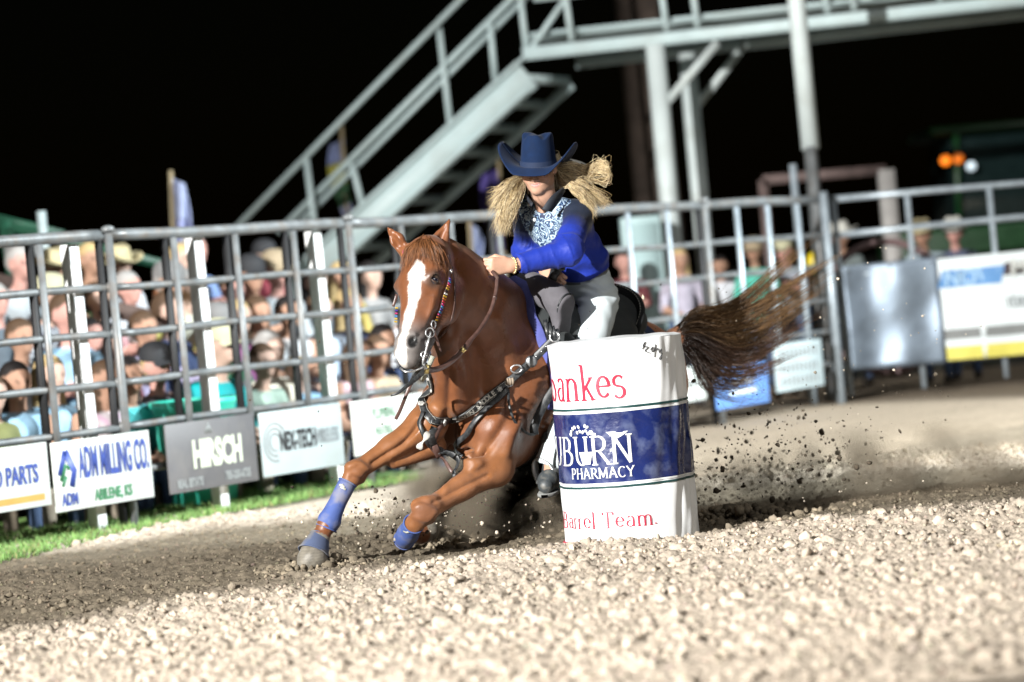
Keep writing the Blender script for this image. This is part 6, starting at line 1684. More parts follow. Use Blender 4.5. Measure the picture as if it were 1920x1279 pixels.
for k in range(3): MB().tube([r[0] + r[1] * 0.01 + e_ * (0.012 * k - 0.012) + f_ * z for z in (-0.02, -0.01, 0.0, 0.012)], [0.004, 0.008, 0.008, 0.005], 8).build('knot', mat('braid_cream', (0.25, 0.20, 0.15), rough=0.7), bc, True)
Pa = free_path([(955, 715, 12.26), (975, 697, 12.27), (994, 680, 12.28), (1016, 658, 12.28), (1038, 636, 12.28)], 20)
tg = MB().strap(Pa, camn(Pa), 0.036, 0.007).build('tug_strap', leather_blk, bc, True)
for t in (6, 8, 12, 14, 16): MB().tube([Pa[t] + camn([Pa[t]])[0] * 0.003, Pa[t] + camn([Pa[t]])[0] * 0.006], [0.004, 0.003], 8).build('stud', silver, tg, True)
pb = Pa[10]; nb_ = camn([pb])[0]; MB().tube([pb + nb_ * 0.002, pb + nb_ * 0.010, pb + nb_ * 0.014], [0.028, 0.027, 0.018], 22).build('round_buckle', mat('pewter', (0.20, 0.21, 0.22), rough=0.35, metal=0.7, var=0.25, vs=120), bc, True)
pk = at(968, 692, 12.25); MB().tube([pk + np.array([0.025 * math.cos(a), 0, 0.018 * math.sin(a)]) for a in np.linspace(0, 2 * math.pi, 16)], 0.004, 6).build('keeper', silver, bc, True)
P, N = hug([(950, 730), (920, 763), (890, 796), (868, 822), (851, 846)], 24, 0.022)
MB().strap(P, N, 0.026, 0.005).build('hanging_strap', leather_blk, bc, True)
P = free_path([(953, 730, 12.27), (955, 760, 12.22), (965, 790, 12.22), (982, 808, 12.26), (996, 815, 12.30), (1008, 812, 12.34)], 26)
MB().strap(P, camn(P), 0.012, 0.004).build('thin_strap', leather_blk, bc, True)
P = free_path([(1046, 720, 12.34), (1030, 742, 12.33), (1014, 770, 12.32), (1002, 800, 12.32), (1002, 815, 12.33)], 20)
MB().strap(P, camn(P), 0.040, 0.007).build('flank_strap', leather_blk, bc, True)
# tie-down tangle between the forelegs
for pts, w, mt in (([(822, 795), (814, 812), (808, 832), (815, 848), (826, 858)], 0.028, leather_brn), ([(797, 778), (790, 800), (800, 826), (820, 840), (838, 852)], 0.022, leather_blk),
                   ([(812, 800), (806, 815), (812, 832)], 0.035, leather_blk), ([(820, 845), (836, 856), (850, 872), (845, 890), (832, 898)], 0.030, leather_blk), ([(806, 830), (822, 850), (840, 872)], 0.018, leather_brn)):
    P, N = hug(pts, 22, 0.022); 
    if len(P) > 3: MB().strap(P, N, w, 0.006).build('tie_down_strap', mt, bc, True)
P = free_path([(803, 810, 12.0), (798, 822, 11.97), (790, 832, 11.97), (785, 842, 11.98)], 10)
MB().strap(P, camn(P), [0.02 + 0.012 * math.sin(k) for k in range(10)], 0.005).build('latigo_end', mat('white_latigo', (0.42, 0.41, 0.38), rough=0.7), bc, True)
P = free_path([(770, 720, 11.9), (760, 745, 11.9), (750, 770, 11.93), (742, 786, 11.95)], 14); MB().strap(P, camn(P), 0.016, 0.004).build('hanging_strap', leather_brn, bc, True)

# ---- bridle and reins
br = empty('bridle', HI['hp'](0.1, -0.05, 0), 'leather bridle with colourful beaded cheek pieces and reins on the chestnut horse head', 'bridle')
P, N = hug([(757, 500), (762, 484), (774, 474), (795, 478), (815, 486), (834, 494)], 30, 0.006)
MB().strap(P, N, 0.018, 0.004).build('browband', leather_brn, br, True)
beads = [(0.35, 0.02, 0.12), (0.40, 0.12, 0.01), (0.04, 0.02, 0.20), (0.03, 0.16, 0.36), (0.5, 0.5, 0.48), (0.40, 0.26, 0.02), (0.01, 0.01, 0.01), (0.36, 0.02, 0.03)]
bms = [mat('bead_%s' % n, c, rough=0.25, var=0.05, bump=0) for n, c in zip(('magenta', 'orange', 'purple', 'sky', 'white', 'yellow', 'black', 'red'), beads)]
def bead_row(P, N, w, seq, parent, nb=20):
    d = np.r_[0, np.cumsum(np.linalg.norm(np.diff(P, axis=0), axis=1))]
    for k in range(nb):
        p = np.array([np.interp(d[-1] * (k + 0.5) / nb, d, P[:, c]) for c in range(3)]); i = min(int(len(P) * (k + 0.5) / nb), len(P) - 2)
        e = nz(P[i + 1] - P[i]); sd = np.cross(e, N[i]); mb = MB()
        for q in (-1, 0, 1): mb.tube([p + N[i] * 0.003 + sd * (q * w / 3 - 0.0028), p + N[i] * 0.005 + sd * q * w / 3, p + N[i] * 0.003 + sd * (q * w / 3 + 0.0028)], [0.0022, 0.0042, 0.0022], 8)
        mb.build('bead_row', bms[seq[k % len(seq)]], parent, True)
P, N = hug([(838, 478), (842, 496), (841, 512), (838, 532), (831, 556), (825, 576), (818, 592), (812, 606)], 40, 0.008)
ck = MB().strap(P, N, 0.017, 0.004).build('cheek_strap', leather_brn, br, True); bead_row(P[14:], N[14:], 0.017, [2, 3, 0, 1, 5, 6, 4, 5, 1, 7, 0, 3], ck, 18)
MB().tube([P[10] + N[10] * 0.004, P[10] + N[10] * 0.008], [0.012, 0.008], 12).build('buckle', silver, ck, True)
P, N = hug([(762, 472), (753, 486), (748, 502), (745, 512)], 16, 0.008)
if len(P) > 4:
    ck2 = MB().strap(P, N, 0.017, 0.004).build('cheek_strap', leather_brn, br, True); bead_row(P, N, 0.017, [0, 1, 3, 4, 3, 2], ck2, 8)
P = free_path([(744, 552, 11.86), (740, 566, 11.86), (737, 575, 11.86)], 6); MB().strap(P, camn(P), 0.013, 0.004).build('strap_end', leather_brn, br, True)
P = free_path([(744, 575, 11.84), (743, 590, 11.82), (742, 606, 11.80)], 8); bead_row(P, camn(P), 0.013, [5, 2, 0, 3, 5], br, 6)
P, N = hug([(846, 500), (852, 540), (850, 580), (840, 612), (824, 634)], 24, 0.005); MB().strap(P, N, 0.012, 0.003).build('throat_latch', leather_brn, br, True)
# bit: rings, shank, chain
bp = at(812, 612, 11.62)
for (x, y, D, r) in ((813, 608, 11.68, 0.016), (806, 624, 11.64, 0.020), (800, 645, 11.63, 0.013), (795, 665, 11.62, 0.013), (796, 686, 11.62, 0.016)):
    c = at(x, y, D); a0 = rnd.uniform(0, 3)
    MB().tube([c + r * (math.cos(a) * np.array([math.cos(a0), math.sin(a0) * 0.6, 0]) + math.sin(a) * np.array([0, 0.2, 1])) for a in np.linspace(0, 2 * math.pi, 16)], 0.0035, 6).build('bit_ring', silver, br, True)
P = free_path([(808, 622, 11.63), (803, 640, 11.61), (798, 660, 11.61), (793, 680, 11.61), (800, 692, 11.61)], 20); MB().tube(P, 0.005, 8).build('bit_shank', silver, br, True)
P = free_path([(812, 615, 11.66), (820, 640, 11.70), (826, 660, 11.72)], 10); MB().strap(P, camn(P), 0.012, 0.004).build('curb_strap', leather_brn, br, True)
P = free_path([(750, 690, 11.60), (760, 697, 11.58), (778, 695, 11.58), (795, 688, 11.60)], 12); MB().tube(P, 0.004, 8).build('mouthpiece', silver, br, True)
hnd = RJ['lkn'] + nz(RJ['lkn'] - RJ['lwr']) * 0.012
P = np.concatenate([[hnd + np.array([0.012, -0.012, -0.02])], free_path([(932, 520, 12.14), (930, 545, 12.10), (921, 580, 12.04), (902, 614, 11.95), (884, 636, 11.88), (868, 656, 11.82), (848, 676, 11.76), (826, 690, 11.70), (806, 694, 11.64), (798, 690, 11.62)], 40)])
rn = MB().strap(P, camn(P), list(np.interp(np.linspace(0, 1, 41), [0, 0.45, 0.5, 1], [0.016, 0.018, 0.024, 0.026])), 0.006).build('rein', leather_brn, br, True)
kp = P[23]; kn_ = camn([kp])[0]; MB().box(kp, (0.030, 0.016, 0.024), np.array(Matrix.Rotation(math.radians(-40), 3, 'Y'))).build('rein_keeper', brass, rn)
MB().box(P[38], (0.018, 0.02, 0.04), np.array(Matrix.Rotation(math.radians(15), 3, 'Y'))).build('rein_keeper', brass, rn)
MB().tube([P[7] - nz(P[8] - P[7]) * 0.006, P[7] + nz(P[8] - P[7]) * 0.006], 0.0105, 10).build('rein_loop', leather_brn, rn, True)
P = free_path([(928, 492, 12.17), (905, 488, 12.20), (880, 484, 12.22), (856, 482, 12.24), (835, 490, 12.26)], 18); MB().tube(P, 0.0045, 8).build('rein', leather_blk, br, True)
P = free_path([(800, 690, 11.64), (785, 706, 11.72), (765, 722, 11.80), (748, 736, 11.84), (733, 742, 11.85)], 18); MB().strap(P, camn(P), list(np.linspace(0.026, 0.008, 18)), 0.005).build('rein_end', leather_blk, br, True)
P = free_path([(798, 680, 11.66), (790, 692, 11.74), (778, 704, 11.82), (770, 720, 11.9)], 12); MB().strap(P, camn(P), 0.02, 0.005).build('rein_end', leather_blk, br, True)
P = free_path([(812, 668, 11.72), (804, 686, 11.72), (797, 700, 11.74), (793, 712, 11.80)], 14)
MB().tube(P, 0.011, 10).build('braided_rein', mat('braid_white', (0.28, 0.29, 0.24), rough=0.7, var=0.5, vs=180, bump=0.8, bs=300), br, True)

# ---- leg boots
neo = mat('periwinkle_neoprene', (0.042, 0.075, 0.235), rough=0.75, var=0.1, vs=30, bump=0.25, bs=500, dirt=(0.22, 0.20, 0.17), damt=0.55, dscale=14, bdist=0.001)
neod = mat('dusty_neoprene', (0.055, 0.075, 0.14), rough=0.9, var=0.2, dirt=(0.20, 0.18, 0.14), damt=0.9, dscale=10)
def lboot(name, pts, radii, mt, label, cat, logo=None):
    P = spline([at(*p) for p in pts], 14); R_ = np.interp(np.linspace(0, 1, 14), np.linspace(0, 1, len(radii)), radii)
    mb = MB(); mb.tube(P, list(R_), 28, cap=False); o = mb.build(name, mt, None, True); sm = o.modifiers.new('solid', 'SOLIDIFY'); sm.thickness = 0.007; sm.offset = -1
    tag(o, label, cat)
    for e in (0, -1):
        c, d = P[e], nz(P[1] - P[0]) if e == 0 else nz(P[-1] - P[-2]); e1 = nz(np.cross(d, [0, 1, 0])); e2 = np.cross(d, e1)
        MB().tube([c + R_[e] * (e1 * math.cos(a) + e2 * math.sin(a)) for a in np.linspace(0, 2 * math.pi, 28)], 0.004, 6).build('binding', mt, o, True)
    if logo:
        bv = BVHTree.FromPolygons([tuple(v) for v in mb.V], [tuple(q) for q in mb.Q])
        for seg in logo:
            PP = [hs(x, y, 0.0025, bv) for x, y in seg]; PP = [q for q in PP if q is not None]
            if len(PP) > 1: MB().strap([q[0] for q in PP], [q[1] for q in PP], 0.009, 0.002).build('logo_mark', mat('logo_silver', (0.40, 0.40, 0.33), rough=0.5), o, True)
    return o
lboot('sport_boot', [(652, 905, 12.07), (636, 936, 12.05), (622, 966, 12.03), (612, 990, 12.02)], [0.041, 0.041, 0.040, 0.044, 0.055, 0.046], neo, 'periwinkle sport boot wrapped round the outstretched foreleg of the horse', 'leg boot',
      [[(637, 909), (642, 911), (646, 914)], [(643, 908), (640, 914), (648, 918)]])
lboot('sport_boot', [(776, 982, 12.02), (768, 996, 12.09), (758, 1012, 12.20)], [0.046, 0.045, 0.052, 0.046], neo, 'periwinkle sport boot on the folded foreleg of the horse', 'leg boot', [[(757, 996), (762, 998), (767, 997)]])
lboot('bell_boot', [(600, 1004, 12.01), (594, 1020, 11.99), (588, 1036, 11.97)], [0.042, 0.058, 0.070], neod, 'dusty bell boot covering the planted front hoof of the horse', 'bell boot')
# ================================================================== spectators
def person_template(pose, long_hair=False, sleeveless=False, stand=False):
    """seated or standing figure, facing -y, seat surface (or ground) at z = 0"""
    B = []                                         # (p0, p1, r0, r1, group)
    def b(p, q, r0, r1, g): B.append((np.array(p, float), np.array(q, float), r0, r1, g))
    hz = 0.09 if not stand else 0.92
    if not stand:
        for s in (-1, 1):
            kx = 0.13 * s; b((0.085 * s, 0, hz), (kx, -0.42, 0.10), 0.085, 0.062, 'pants'); b((kx, -0.42, 0.10), (kx * 0.95, -0.40, -0.32), 0.058, 0.040, 'pants'); b((kx * 0.95, -0.39, -0.36), (kx, -0.54, -0.39), 0.04, 0.035, 'shoe')
    else:
        for s in (-1, 1):
            b((0.085 * s, 0, hz), (0.10 * s, -0.02, 0.48), 0.085, 0.062, 'pants'); b((0.10 * s, -0.02, 0.48), (0.11 * s, 0.02, 0.08), 0.058, 0.045, 'pants'); b((0.11 * s, 0.03, 0.05), (0.12 * s, -0.14, 0.035), 0.045, 0.038, 'shoe')
    ln = {'up': -0.02, 'lean': -0.20, 'point': -0.05, 'cross': -0.04, 'rail': -0.12}[pose]
    ch = np.array([0, ln, hz + 0.34]); nk = np.array([0, ln * 1.25 - 0.01, hz + 0.49]); hd = np.array([0, ln * 1.3 - 0.03, hz + 0.64])
    b((0, 0, hz), (0, ln * 0.5, hz + 0.18), 0.125, 0.115, 'shirt'); b((0, ln * 0.5, hz + 0.18), ch, 0.115, 0.13, 'shirt'); b(ch + [-0.09, 0, 0.04], ch + [0.09, 0, 0.04], 0.085, 0.085, 'shirt')
    b(ch + [0, 0, 0.1], nk, 0.055, 0.045, 'skin'); b(nk, hd + [0, 0, -0.05], 0.045, 0.05, 'skin')
    sh = [ch + [0.17 * s, 0, 0.06] for s in (-1, 1)]
    arms = {'up': [((-0.22, ln - 0.06, hz + 0.14), (-0.10, -0.26, hz + 0.08)), ((0.22, ln - 0.06, hz + 0.14), (0.10, -0.26, hz + 0.08))],
            'lean': [((-0.22, -0.26, hz + 0.14), (-0.05, -0.42, hz + 0.12)), ((0.22, -0.26, hz + 0.14), (0.05, -0.44, hz + 0.12))],
            'point': [((-0.22, ln - 0.04, hz + 0.14), (-0.10, -0.24, hz + 0.08)), ((0.30, ln - 0.14, hz + 0.28), (0.46, -0.30, hz + 0.30))],
            'cross': [((-0.22, ln - 0.06, hz + 0.20), (0.05, -0.20, hz + 0.26)), ((0.22, ln - 0.06, hz + 0.20), (-0.05, -0.21, hz + 0.22))],
            'rail': [((-0.26, ln - 0.12, hz + 0.22), (-0.12, ln - 0.34, hz + 0.30)), ((0.26, ln - 0.12, hz + 0.22), (0.10, ln - 0.34, hz + 0.31))]}[pose]
    for s0, (e, w) in zip(sh, arms):
        e, w = np.array(e), np.array(w); ug = 'skin' if sleeveless else 'shirt'
        b(s0, e, 0.056, 0.046, ug); b(e, w, 0.040, 0.030, 'arm'); d = nz(w - e); b(w, w + d * 0.07, 0.03, 0.026, 'skin'); b(w + d * 0.05, w + d * 0.13, 0.022, 0.016, 'skin')
    b(hd + [0, 0.01, 0.02], hd + [0, -0.005, 0.01], 0.088, 0.085, 'skin'); b(hd + [0, -0.045, -0.045], hd + [0, -0.05, -0.075], 0.045, 0.033, 'skin'); b(hd + [0, -0.09, 0.0], hd + [0, -0.105, -0.022], 0.010, 0.014, 'skin')
    for s in (-1, 1): b(hd + [0.082 * s, 0.0, -0.005], hd + [0.084 * s, 0.0, -0.025], 0.015, 0.012, 'skin')
    b(hd + [0, 0.02, 0.045], hd + [0, 0.035, 0.02], 0.088, 0.09, 'hair')
    if long_hair:
        for s in (-1, 0, 1): b(hd + [0.06 * s, 0.05, 0.0], hd + [0.085 * s, 0.06, -0.24], 0.05, 0.03, 'hair')
    P = np.array([x[0] for x in B] + [x[1] for x in B]); S = SDF(P.min(0) - 0.16, P.max(0) + 0.16, 0.024)
    for p, q, r0, r1, gname in B: S.bone(p, q, r0, r1, k=0.03 if gname not in ('skin', 'hair') else 0.018)
    V, Q = S.mesh(); V = relax(V, Q, 1)
    best = np.full(len(V), 1e9); grp = np.zeros(len(V), int); names = ['shirt', 'pants', 'skin', 'hair', 'shoe', 'arm']
    for p, q, r0, r1, gname in B:
        ba = q - p; t = np.clip((V - p) @ ba / (ba @ ba + 1e-9), 0, 1); d = np.linalg.norm(V - p - t[:, None] * ba, axis=1) - (r0 + (r1 - r0) * t); m = d < best; best[m] = d[m]; grp[m] = names.index(gname)
    rel = V - hd
    face = (rel[:, 1] < -0.045) & (grp == 3) & (rel[:, 2] < 0.055); grp[face] = 2
    fe = np.zeros(len(V), int)
    for s in (-1, 1): fe[(np.abs(rel[:, 0] - 0.032 * s) < 0.016) & (np.abs(rel[:, 2] - 0.012) < 0.010) & (rel[:, 1] < -0.05)] = 1
    fe[(np.abs(rel[:, 0]) < 0.026) & (np.abs(rel[:, 2] + 0.052) < 0.008) & (rel[:, 1] < -0.05)] = 2
    wr = (grp == 0) | (grp == 1); N = vnorm(V, Q); V = V + N * (np.where(wr, 0.006 * wav(V, 16, 3), 0))[:, None]
    return dict(V=V, Q=Q, grp=grp, fe=fe, hd=hd, names=names)
TPL = {}
def tpl(*a):
    if a not in TPL: TPL[a] = person_template(*a)
    return TPL[a]
pmat = mat('person_surface', rough=0.7, attr='Col', var=0.12, vs=14, bump=0.3, bs=120, spec=0.25, bdist=0.003)
straw = mat('straw_weave', (0.36, 0.31, 0.18), rough=0.8, var=0.2, vs=40, bump=0.5, bs=200); feltw = mat('pale_felt', (0.46, 0.46, 0.42), rough=0.8, var=0.1)
HATM = {}
def hat_mesh(kind):
    if kind in HATM: return HATM[kind]
    m = MB(); n = 28; G = []
    if kind == 'cap':
        for r, z in ((0.102, 0.0), (0.102, 0.035), (0.094, 0.075), (0.070, 0.10), (0.035, 0.115), (0.0, 0.118)): G.append([np.array([r * math.cos(a), r * 1.08 * math.sin(a), z]) for a in np.linspace(0, 2 * math.pi, n)])
        m.grid(np.array(G)); m.grid(np.array([[np.array([0.085 * u, -0.085 - (0.085 * v) * (1 - 0.5 * u * u), 0.012 - 0.02 * v - 0.02 * u * u]) for u in np.linspace(-1, 1, 9)] for v in np.linspace(0, 1, 5)]))
    else:
        for r, z in ((0.19, 0.02), (0.15, 0.0), (0.105, 0.0), (0.100, 0.06), (0.088, 0.115), (0.060, 0.125), (0.03, 0.10), (0.0, 0.095)):
            G.append([np.array([r * math.cos(a), r * 1.1 * math.sin(a), z + (0.055 * abs(math.cos(a)) ** 2 if r > 0.14 else 0) * (r - 0.10) / 0.09 + (0.02 * abs(math.cos(a)) if z > 0.12 else 0)]) for a in np.linspace(0, 2 * math.pi, n)])
        m.grid(np.array(G))
    HATM[kind] = m.mesh(kind); return HATM[kind]
SK = {'fair': (0.40, 0.27, 0.215), 'tan': (0.30, 0.175, 0.12), 'red': (0.40, 0.22, 0.185)}
def person(loc, yaw, T, shirt, pants, hair, skin, label, hat=None, hatm=None, sc=1.0, arm='skin', group='spectators behind the arena fence', pattern=None):
    t = T; C = np.zeros((len(t['V']), 3)); sk = np.array(SK[skin])
    pal = {'shirt': shirt, 'pants': pants, 'skin': sk, 'hair': hair, 'shoe': (0.03, 0.025, 0.02), 'arm': sk if arm == 'skin' else shirt}
    for i, nme in enumerate(t['names']): C[t['grp'] == i] = pal[nme]
    C[(t['fe'] == 1) & (t['grp'] == 2)] = sk * 0.42; C[(t['fe'] == 2) & (t['grp'] == 2)] = sk * [0.9, 0.5, 0.5]
    if pattern is not None:
        V = t['V']; m = (t['grp'] == 0) & ((wav(V, 40, 6) > 0.15) if pattern != 'check' else ((np.sin(V[:, 0] * 150) * np.sin(V[:, 2] * 150)) > 0)); C[m] = pattern if pattern != 'check' else (0.04, 0.04, 0.06)
    me = mesh_np('person', t['V'], t['Q']); set_col(me, C); o = link('person', me, pmat); o.location = Vector([float(q) for q in loc]); o.rotation_euler = (0, 0, yaw); o.scale = (sc, sc, sc)
    tag(o, label, 'person', group)
    if hat:
        h = bpy.data.objects.new('cap' if hat == 'cap' else 'straw_hat' if hatm is straw else 'cowboy_hat', hat_mesh(hat).copy()); COL.objects.link(h); h.data.materials.append(hatm); h.data.polygons.foreach_set('use_smooth', np.ones(len(h.data.polygons), bool)); h.parent = o
        h.location = Vector([float(q) for q in (t['hd'] + [0, 0.01, 0.045])]); h.rotation_euler = (0.12, 0, 0)
        if hat != 'cap': sm = h.modifiers.new('solid', 'SOLIDIFY'); sm.thickness = 0.006
    return o
LB, WH, NV, TE, GY, PK, MA, CR = (0.20, 0.34, 0.46), (0.50, 0.52, 0.56), (0.03, 0.045, 0.10), (0.0, 0.19, 0.20), (0.28, 0.31, 0.33), (0.42, 0.24, 0.26), (0.10, 0.025, 0.03), (0.40, 0.38, 0.30)
BR, BLD, GRH, DK = (0.06, 0.035, 0.02), (0.34, 0.25, 0.12), (0.26, 0.25, 0.24), (0.010, 0.008, 0.008)
JN = (0.05, 0.08, 0.15)
capc = mat('cream_cap', (0.34, 0.33, 0.22), rough=0.8); capd = mat('dark_cap', (0.012, 0.013, 0.016), rough=0.8); capg = mat('grey_cap', (0.14, 0.14, 0.14), rough=0.8); capb = mat('tan_cap', (0.25, 0.20, 0.13), rough=0.8)
# row, pixel x, yaw (deg; + turns to the viewer's right), pose, shirt, hair, skin, hat, label extras
CR_ = [
 (0, 14, 15, ('up', True, True), LB, DK, 'tan', None, None, 1.0, 'dark haired woman in pale blue sleeveless top on the front bench'),
 (0, 78, 25, ('up', True, True), LB, BLD, 'fair', None, None, 1.02, 'blonde woman in pale blue tank top on the front bench'),
 (0, 138, 35, ('lean', True, True), (0.40, 0.36, 0.38), BR, 'tan', None, None, 0.95, 'woman in pale floral sleeveless top leaning forward on the front bench'),
 (0, 214, 60, ('point', False, False), WH, BLD, 'fair', None, None, 0.78, 'blond child in white shirt stretching an arm out above the milling sign'),
 (0, 340, 45, ('lean', False, False), TE, BR, 'fair', 'cap', capc, 1.12, 'person in teal shirt and cream cap leaning forward beside the turquoise tub'),
 (0, 436, 30, ('lean', False, False), (0.20, 0.27, 0.23), BR, 'fair', None, None, 0.95, 'person in grey green shirt leaning forward behind the turquoise tub'),
 (0, 540, 15, ('up', False, False), LB, BLD, 'fair', None, None, 0.82, 'fair haired child in light blue shirt above the wireless sign'),
 (0, 612, 40, ('lean', True, True), (0.42, 0.30, 0.33), BR, 'tan', None, None, 0.92, 'tanned woman in rose top leaning forward above the wireless sign'),
 (0, 700, 25, ('cross', False, False), NV, DK, 'tan', None, None, 1.0, 'person in navy speckled shirt low down beside the horse muzzle'),
 (1, 30, 30, ('up', False, False), (0.10, 0.12, 0.15), BR, 'tan', None, None, 1.0, 'person in charcoal shirt on the second bench'),
 (1, 112, 35, ('cross', False, False), LB, BR, 'red', None, None, 1.16, 'broad man in light blue shirt with ruddy face on the second bench'),
 (1, 190, 20, ('up', True, False), MA, DK, 'fair', None, None, 0.92, 'dark haired woman in maroon top behind the white post'),
 (1, 250, 55, ('point', False, False), (0.40, 0.38, 0.55), BR, 'tan', None, None, 0.98, 'tanned person in lavender sleeves reaching out on the second bench'),
 (1, 306, 75, ('up', False, False), NV, BR, 'fair', None, None, 1.12, 'brown haired man in navy shirt seen in profile'),
 (1, 398, 30, ('up', True, False), (0.03, 0.12, 0.07), BR, 'tan', 'cap', capg, 0.96, 'person in dark green shirt and grey cap beside the second white post'),
 (1, 476, 20, ('up', True, False), GY, BR, 'tan', None, None, 1.02, 'woman in light grey top with long brown hair on the second bench'),
 (1, 530, 10, ('cross', False, True), (0.44, 0.46, 0.48), DK, 'tan', None, None, 1.0, 'person in white vest with crossed arms on the second bench'),
 (1, 592, 25, ('up', False, False), (0.34, 0.42, 0.52), BR, 'fair', None, None, 1.0, 'person in pale blue shirt beside the third white post'),
 (1, 645, 45, ('up', True, False), (0.02, 0.025, 0.05), BLD, 'tan', None, None, 1.02, 'blonde woman in black navy top on the second bench'),
 (1, 700, 60, ('lean', False, False), WH, DK, 'tan', None, None, 0.98, 'dark haired person in white shirt leaning forward behind the horse head'),
 (2, -10, 30, ('up', False, False), (0.07, 0.09, 0.11), GRH, 'red', None, None, 1.0, 'grey haired person in dark slate shirt at the end of the third bench'),
 (2, 42, 60, ('lean', False, False), GY, BR, 'fair', 'cap', capc, 1.0, 'person in checked shirt and cream cap on the third bench'),
 (2, 92, 20, ('cross', False, False), (0.12, 0.07, 0.04), BR, 'tan', 'cap', capg, 1.0, 'person in brown shirt and grey cap on the third bench'),
 (2, 126, 15, ('up', True, False), MA, BLD, 'tan', None, None, 0.96, 'blonde woman in dark red top on the third bench'),
 (2, 180, 30, ('up', False, False), PK, BR, 'fair', None, None, 0.95, 'person in pink shirt on the third bench'),
 (2, 232, 45, ('cross', False, False), WH, GRH, 'red', None, None, 1.02, 'grey haired man in white shirt on the third bench'),
 (2, 296, 60, ('lean', False, False), (0.36, 0.36, 0.30), GRH, 'fair', None, None, 1.0, 'grey haired person in cream top leaning forward on the third bench'),
 (2, 348, 30, ('up', False, False), (0.10, 0.13, 0.30), DK, 'tan', None, None, 0.95, 'person in dark blue shirt beside the furled flag'),
 (2, 468, 10, ('cross', False, False), (0.20, 0.23, 0.25), DK, 'tan', 'cap', capd, 1.05, 'dark capped man in grey shirt on the third bench'),
 (2, 516, 25, ('up', False, False), GY, BR, 'red', 'cap', capb, 1.08, 'ruddy man in grey shirt and tan cap on the third bench'),
 (2, 590, 10, ('up', True, False), (0.10, 0.12, 0.14), DK, 'fair', None, None, 0.95, 'dark haired woman in slate top on the third bench'),
 (2, 638, 30, ('up', True, False), (0.32, 0.26, 0.08), BLD, 'tan', None, None, 0.98, 'blonde woman in mustard top on the third bench'),
 (3, 2, 40, ('lean', False, False), GY, GRH, 'red', None, None, 1.0, 'grey haired man in grey shirt at the end of the top bench'),
 (3, 44, 30, ('up', False, False), (0.10, 0.13, 0.12), GRH, 'red', 'cap', capg, 1.05, 'bearded old man in dark shirt and grey cap on the top bench'),
 (3, 104, 20, ('cross', False, False), CR, BR, 'tan', 'western', straw, 0.92, 'person in cream shirt under a straw hat beside the thin pale pipe'),
 (3, 170, 30, ('up', False, False), MA, BR, 'tan', 'western', straw, 0.92, 'person in dark red shirt under a straw hat on the top bench'),
 (3, 226, 30, ('up', False, False), WH, BR, 'fair', 'western', straw, 0.92, 'person in white shirt under a straw hat on the top bench'),
 (3, 300, 50, ('lean', False, False), (0.30, 0.12, 0.05), BLD, 'fair', None, None, 0.95, 'fair haired person in rust shirt on the top bench'),
]
_more = [(0, -30, 'olive', (0.12, 0.13, 0.05)), (0, 176, 'turquoise', (0.05, 0.30, 0.32)), (0, 272, 'charcoal striped', (0.06, 0.06, 0.07)), (0, 488, 'ivory', (0.46, 0.43, 0.36)), (0, 660, 'sand coloured', (0.34, 0.27, 0.19)),
         (1, 70, 'steel blue', (0.12, 0.20, 0.30)), (1, 152, 'salmon', (0.42, 0.20, 0.16)), (1, 352, 'chocolate brown', (0.07, 0.04, 0.025)), (1, 438, 'plum', (0.14, 0.05, 0.12)), (1, 562, 'brick red', (0.24, 0.05, 0.03)),
         (2, 262, 'lemon', (0.46, 0.42, 0.14)), (2, 398, 'slate green', (0.10, 0.15, 0.13)), (2, 432, 'faded denim', (0.16, 0.22, 0.32)), (2, 556, 'peach', (0.46, 0.30, 0.21)), (2, 690, 'ash grey', (0.22, 0.22, 0.22)), (2, 735, 'royal blue', (0.03, 0.06, 0.30)),
         (3, 140, 'moss green', (0.08, 0.12, 0.05)), (3, 262, 'black', (0.012, 0.012, 0.014)), (3, 360, 'cornflower blue', (0.18, 0.26, 0.46)), (3, 420, 'tan', (0.28, 0.20, 0.12)), (3, 500, 'wine red', (0.13, 0.02, 0.03))]
for k, (r_, x_, w_, c_) in enumerate(q for i_, q in enumerate(_more) if i_ % 2 == 0 or q[0] == 0):
    CR_.append((r_, x_, (15, 45, 30, 60)[k % 4], (('up', 'lean', 'cross')[k % 3], k % 4 == 1, False), c_, (BR, DK, BLD, GRH)[k % 4], ('fair', 'tan', 'red')[k % 3], 'cap' if k % 5 == 2 else None, capg if k % 2 else capd, 0.92 + 0.04 * (k % 4), 'spectator in %s shirt%s squeezed in on the %s bench' % (w_, ' and cap' if k % 5 == 2 else '', ('front', 'second', 'third', 'top')[r_])))
gq = np.random.default_rng(8)
for row, px, yaw, tp, shirt, hair, skin, hat, hm_, sc, lab in CR_:
    o_, z = ROWS[row]; hor = 624.5 - px * 0.0892; q = on_fence(px, hor, -o_)
    pat = 'check' if 'checked' in lab else ((0.40, 0.28, 0.36) if 'floral' in lab else (0.10, 0.14, 0.22) if 'speckled' in lab else None)
    person((q[0], q[1], z + 0.004), math.radians(28 + 0.5 * yaw), tpl(*tp), shirt, JN if gq.uniform() < 0.6 else (0.20, 0.17, 0.13), hair, skin, lab, hat, hm_, sc, 'skin' if tp[0] != 'point' else 'shirt', pattern=pat)
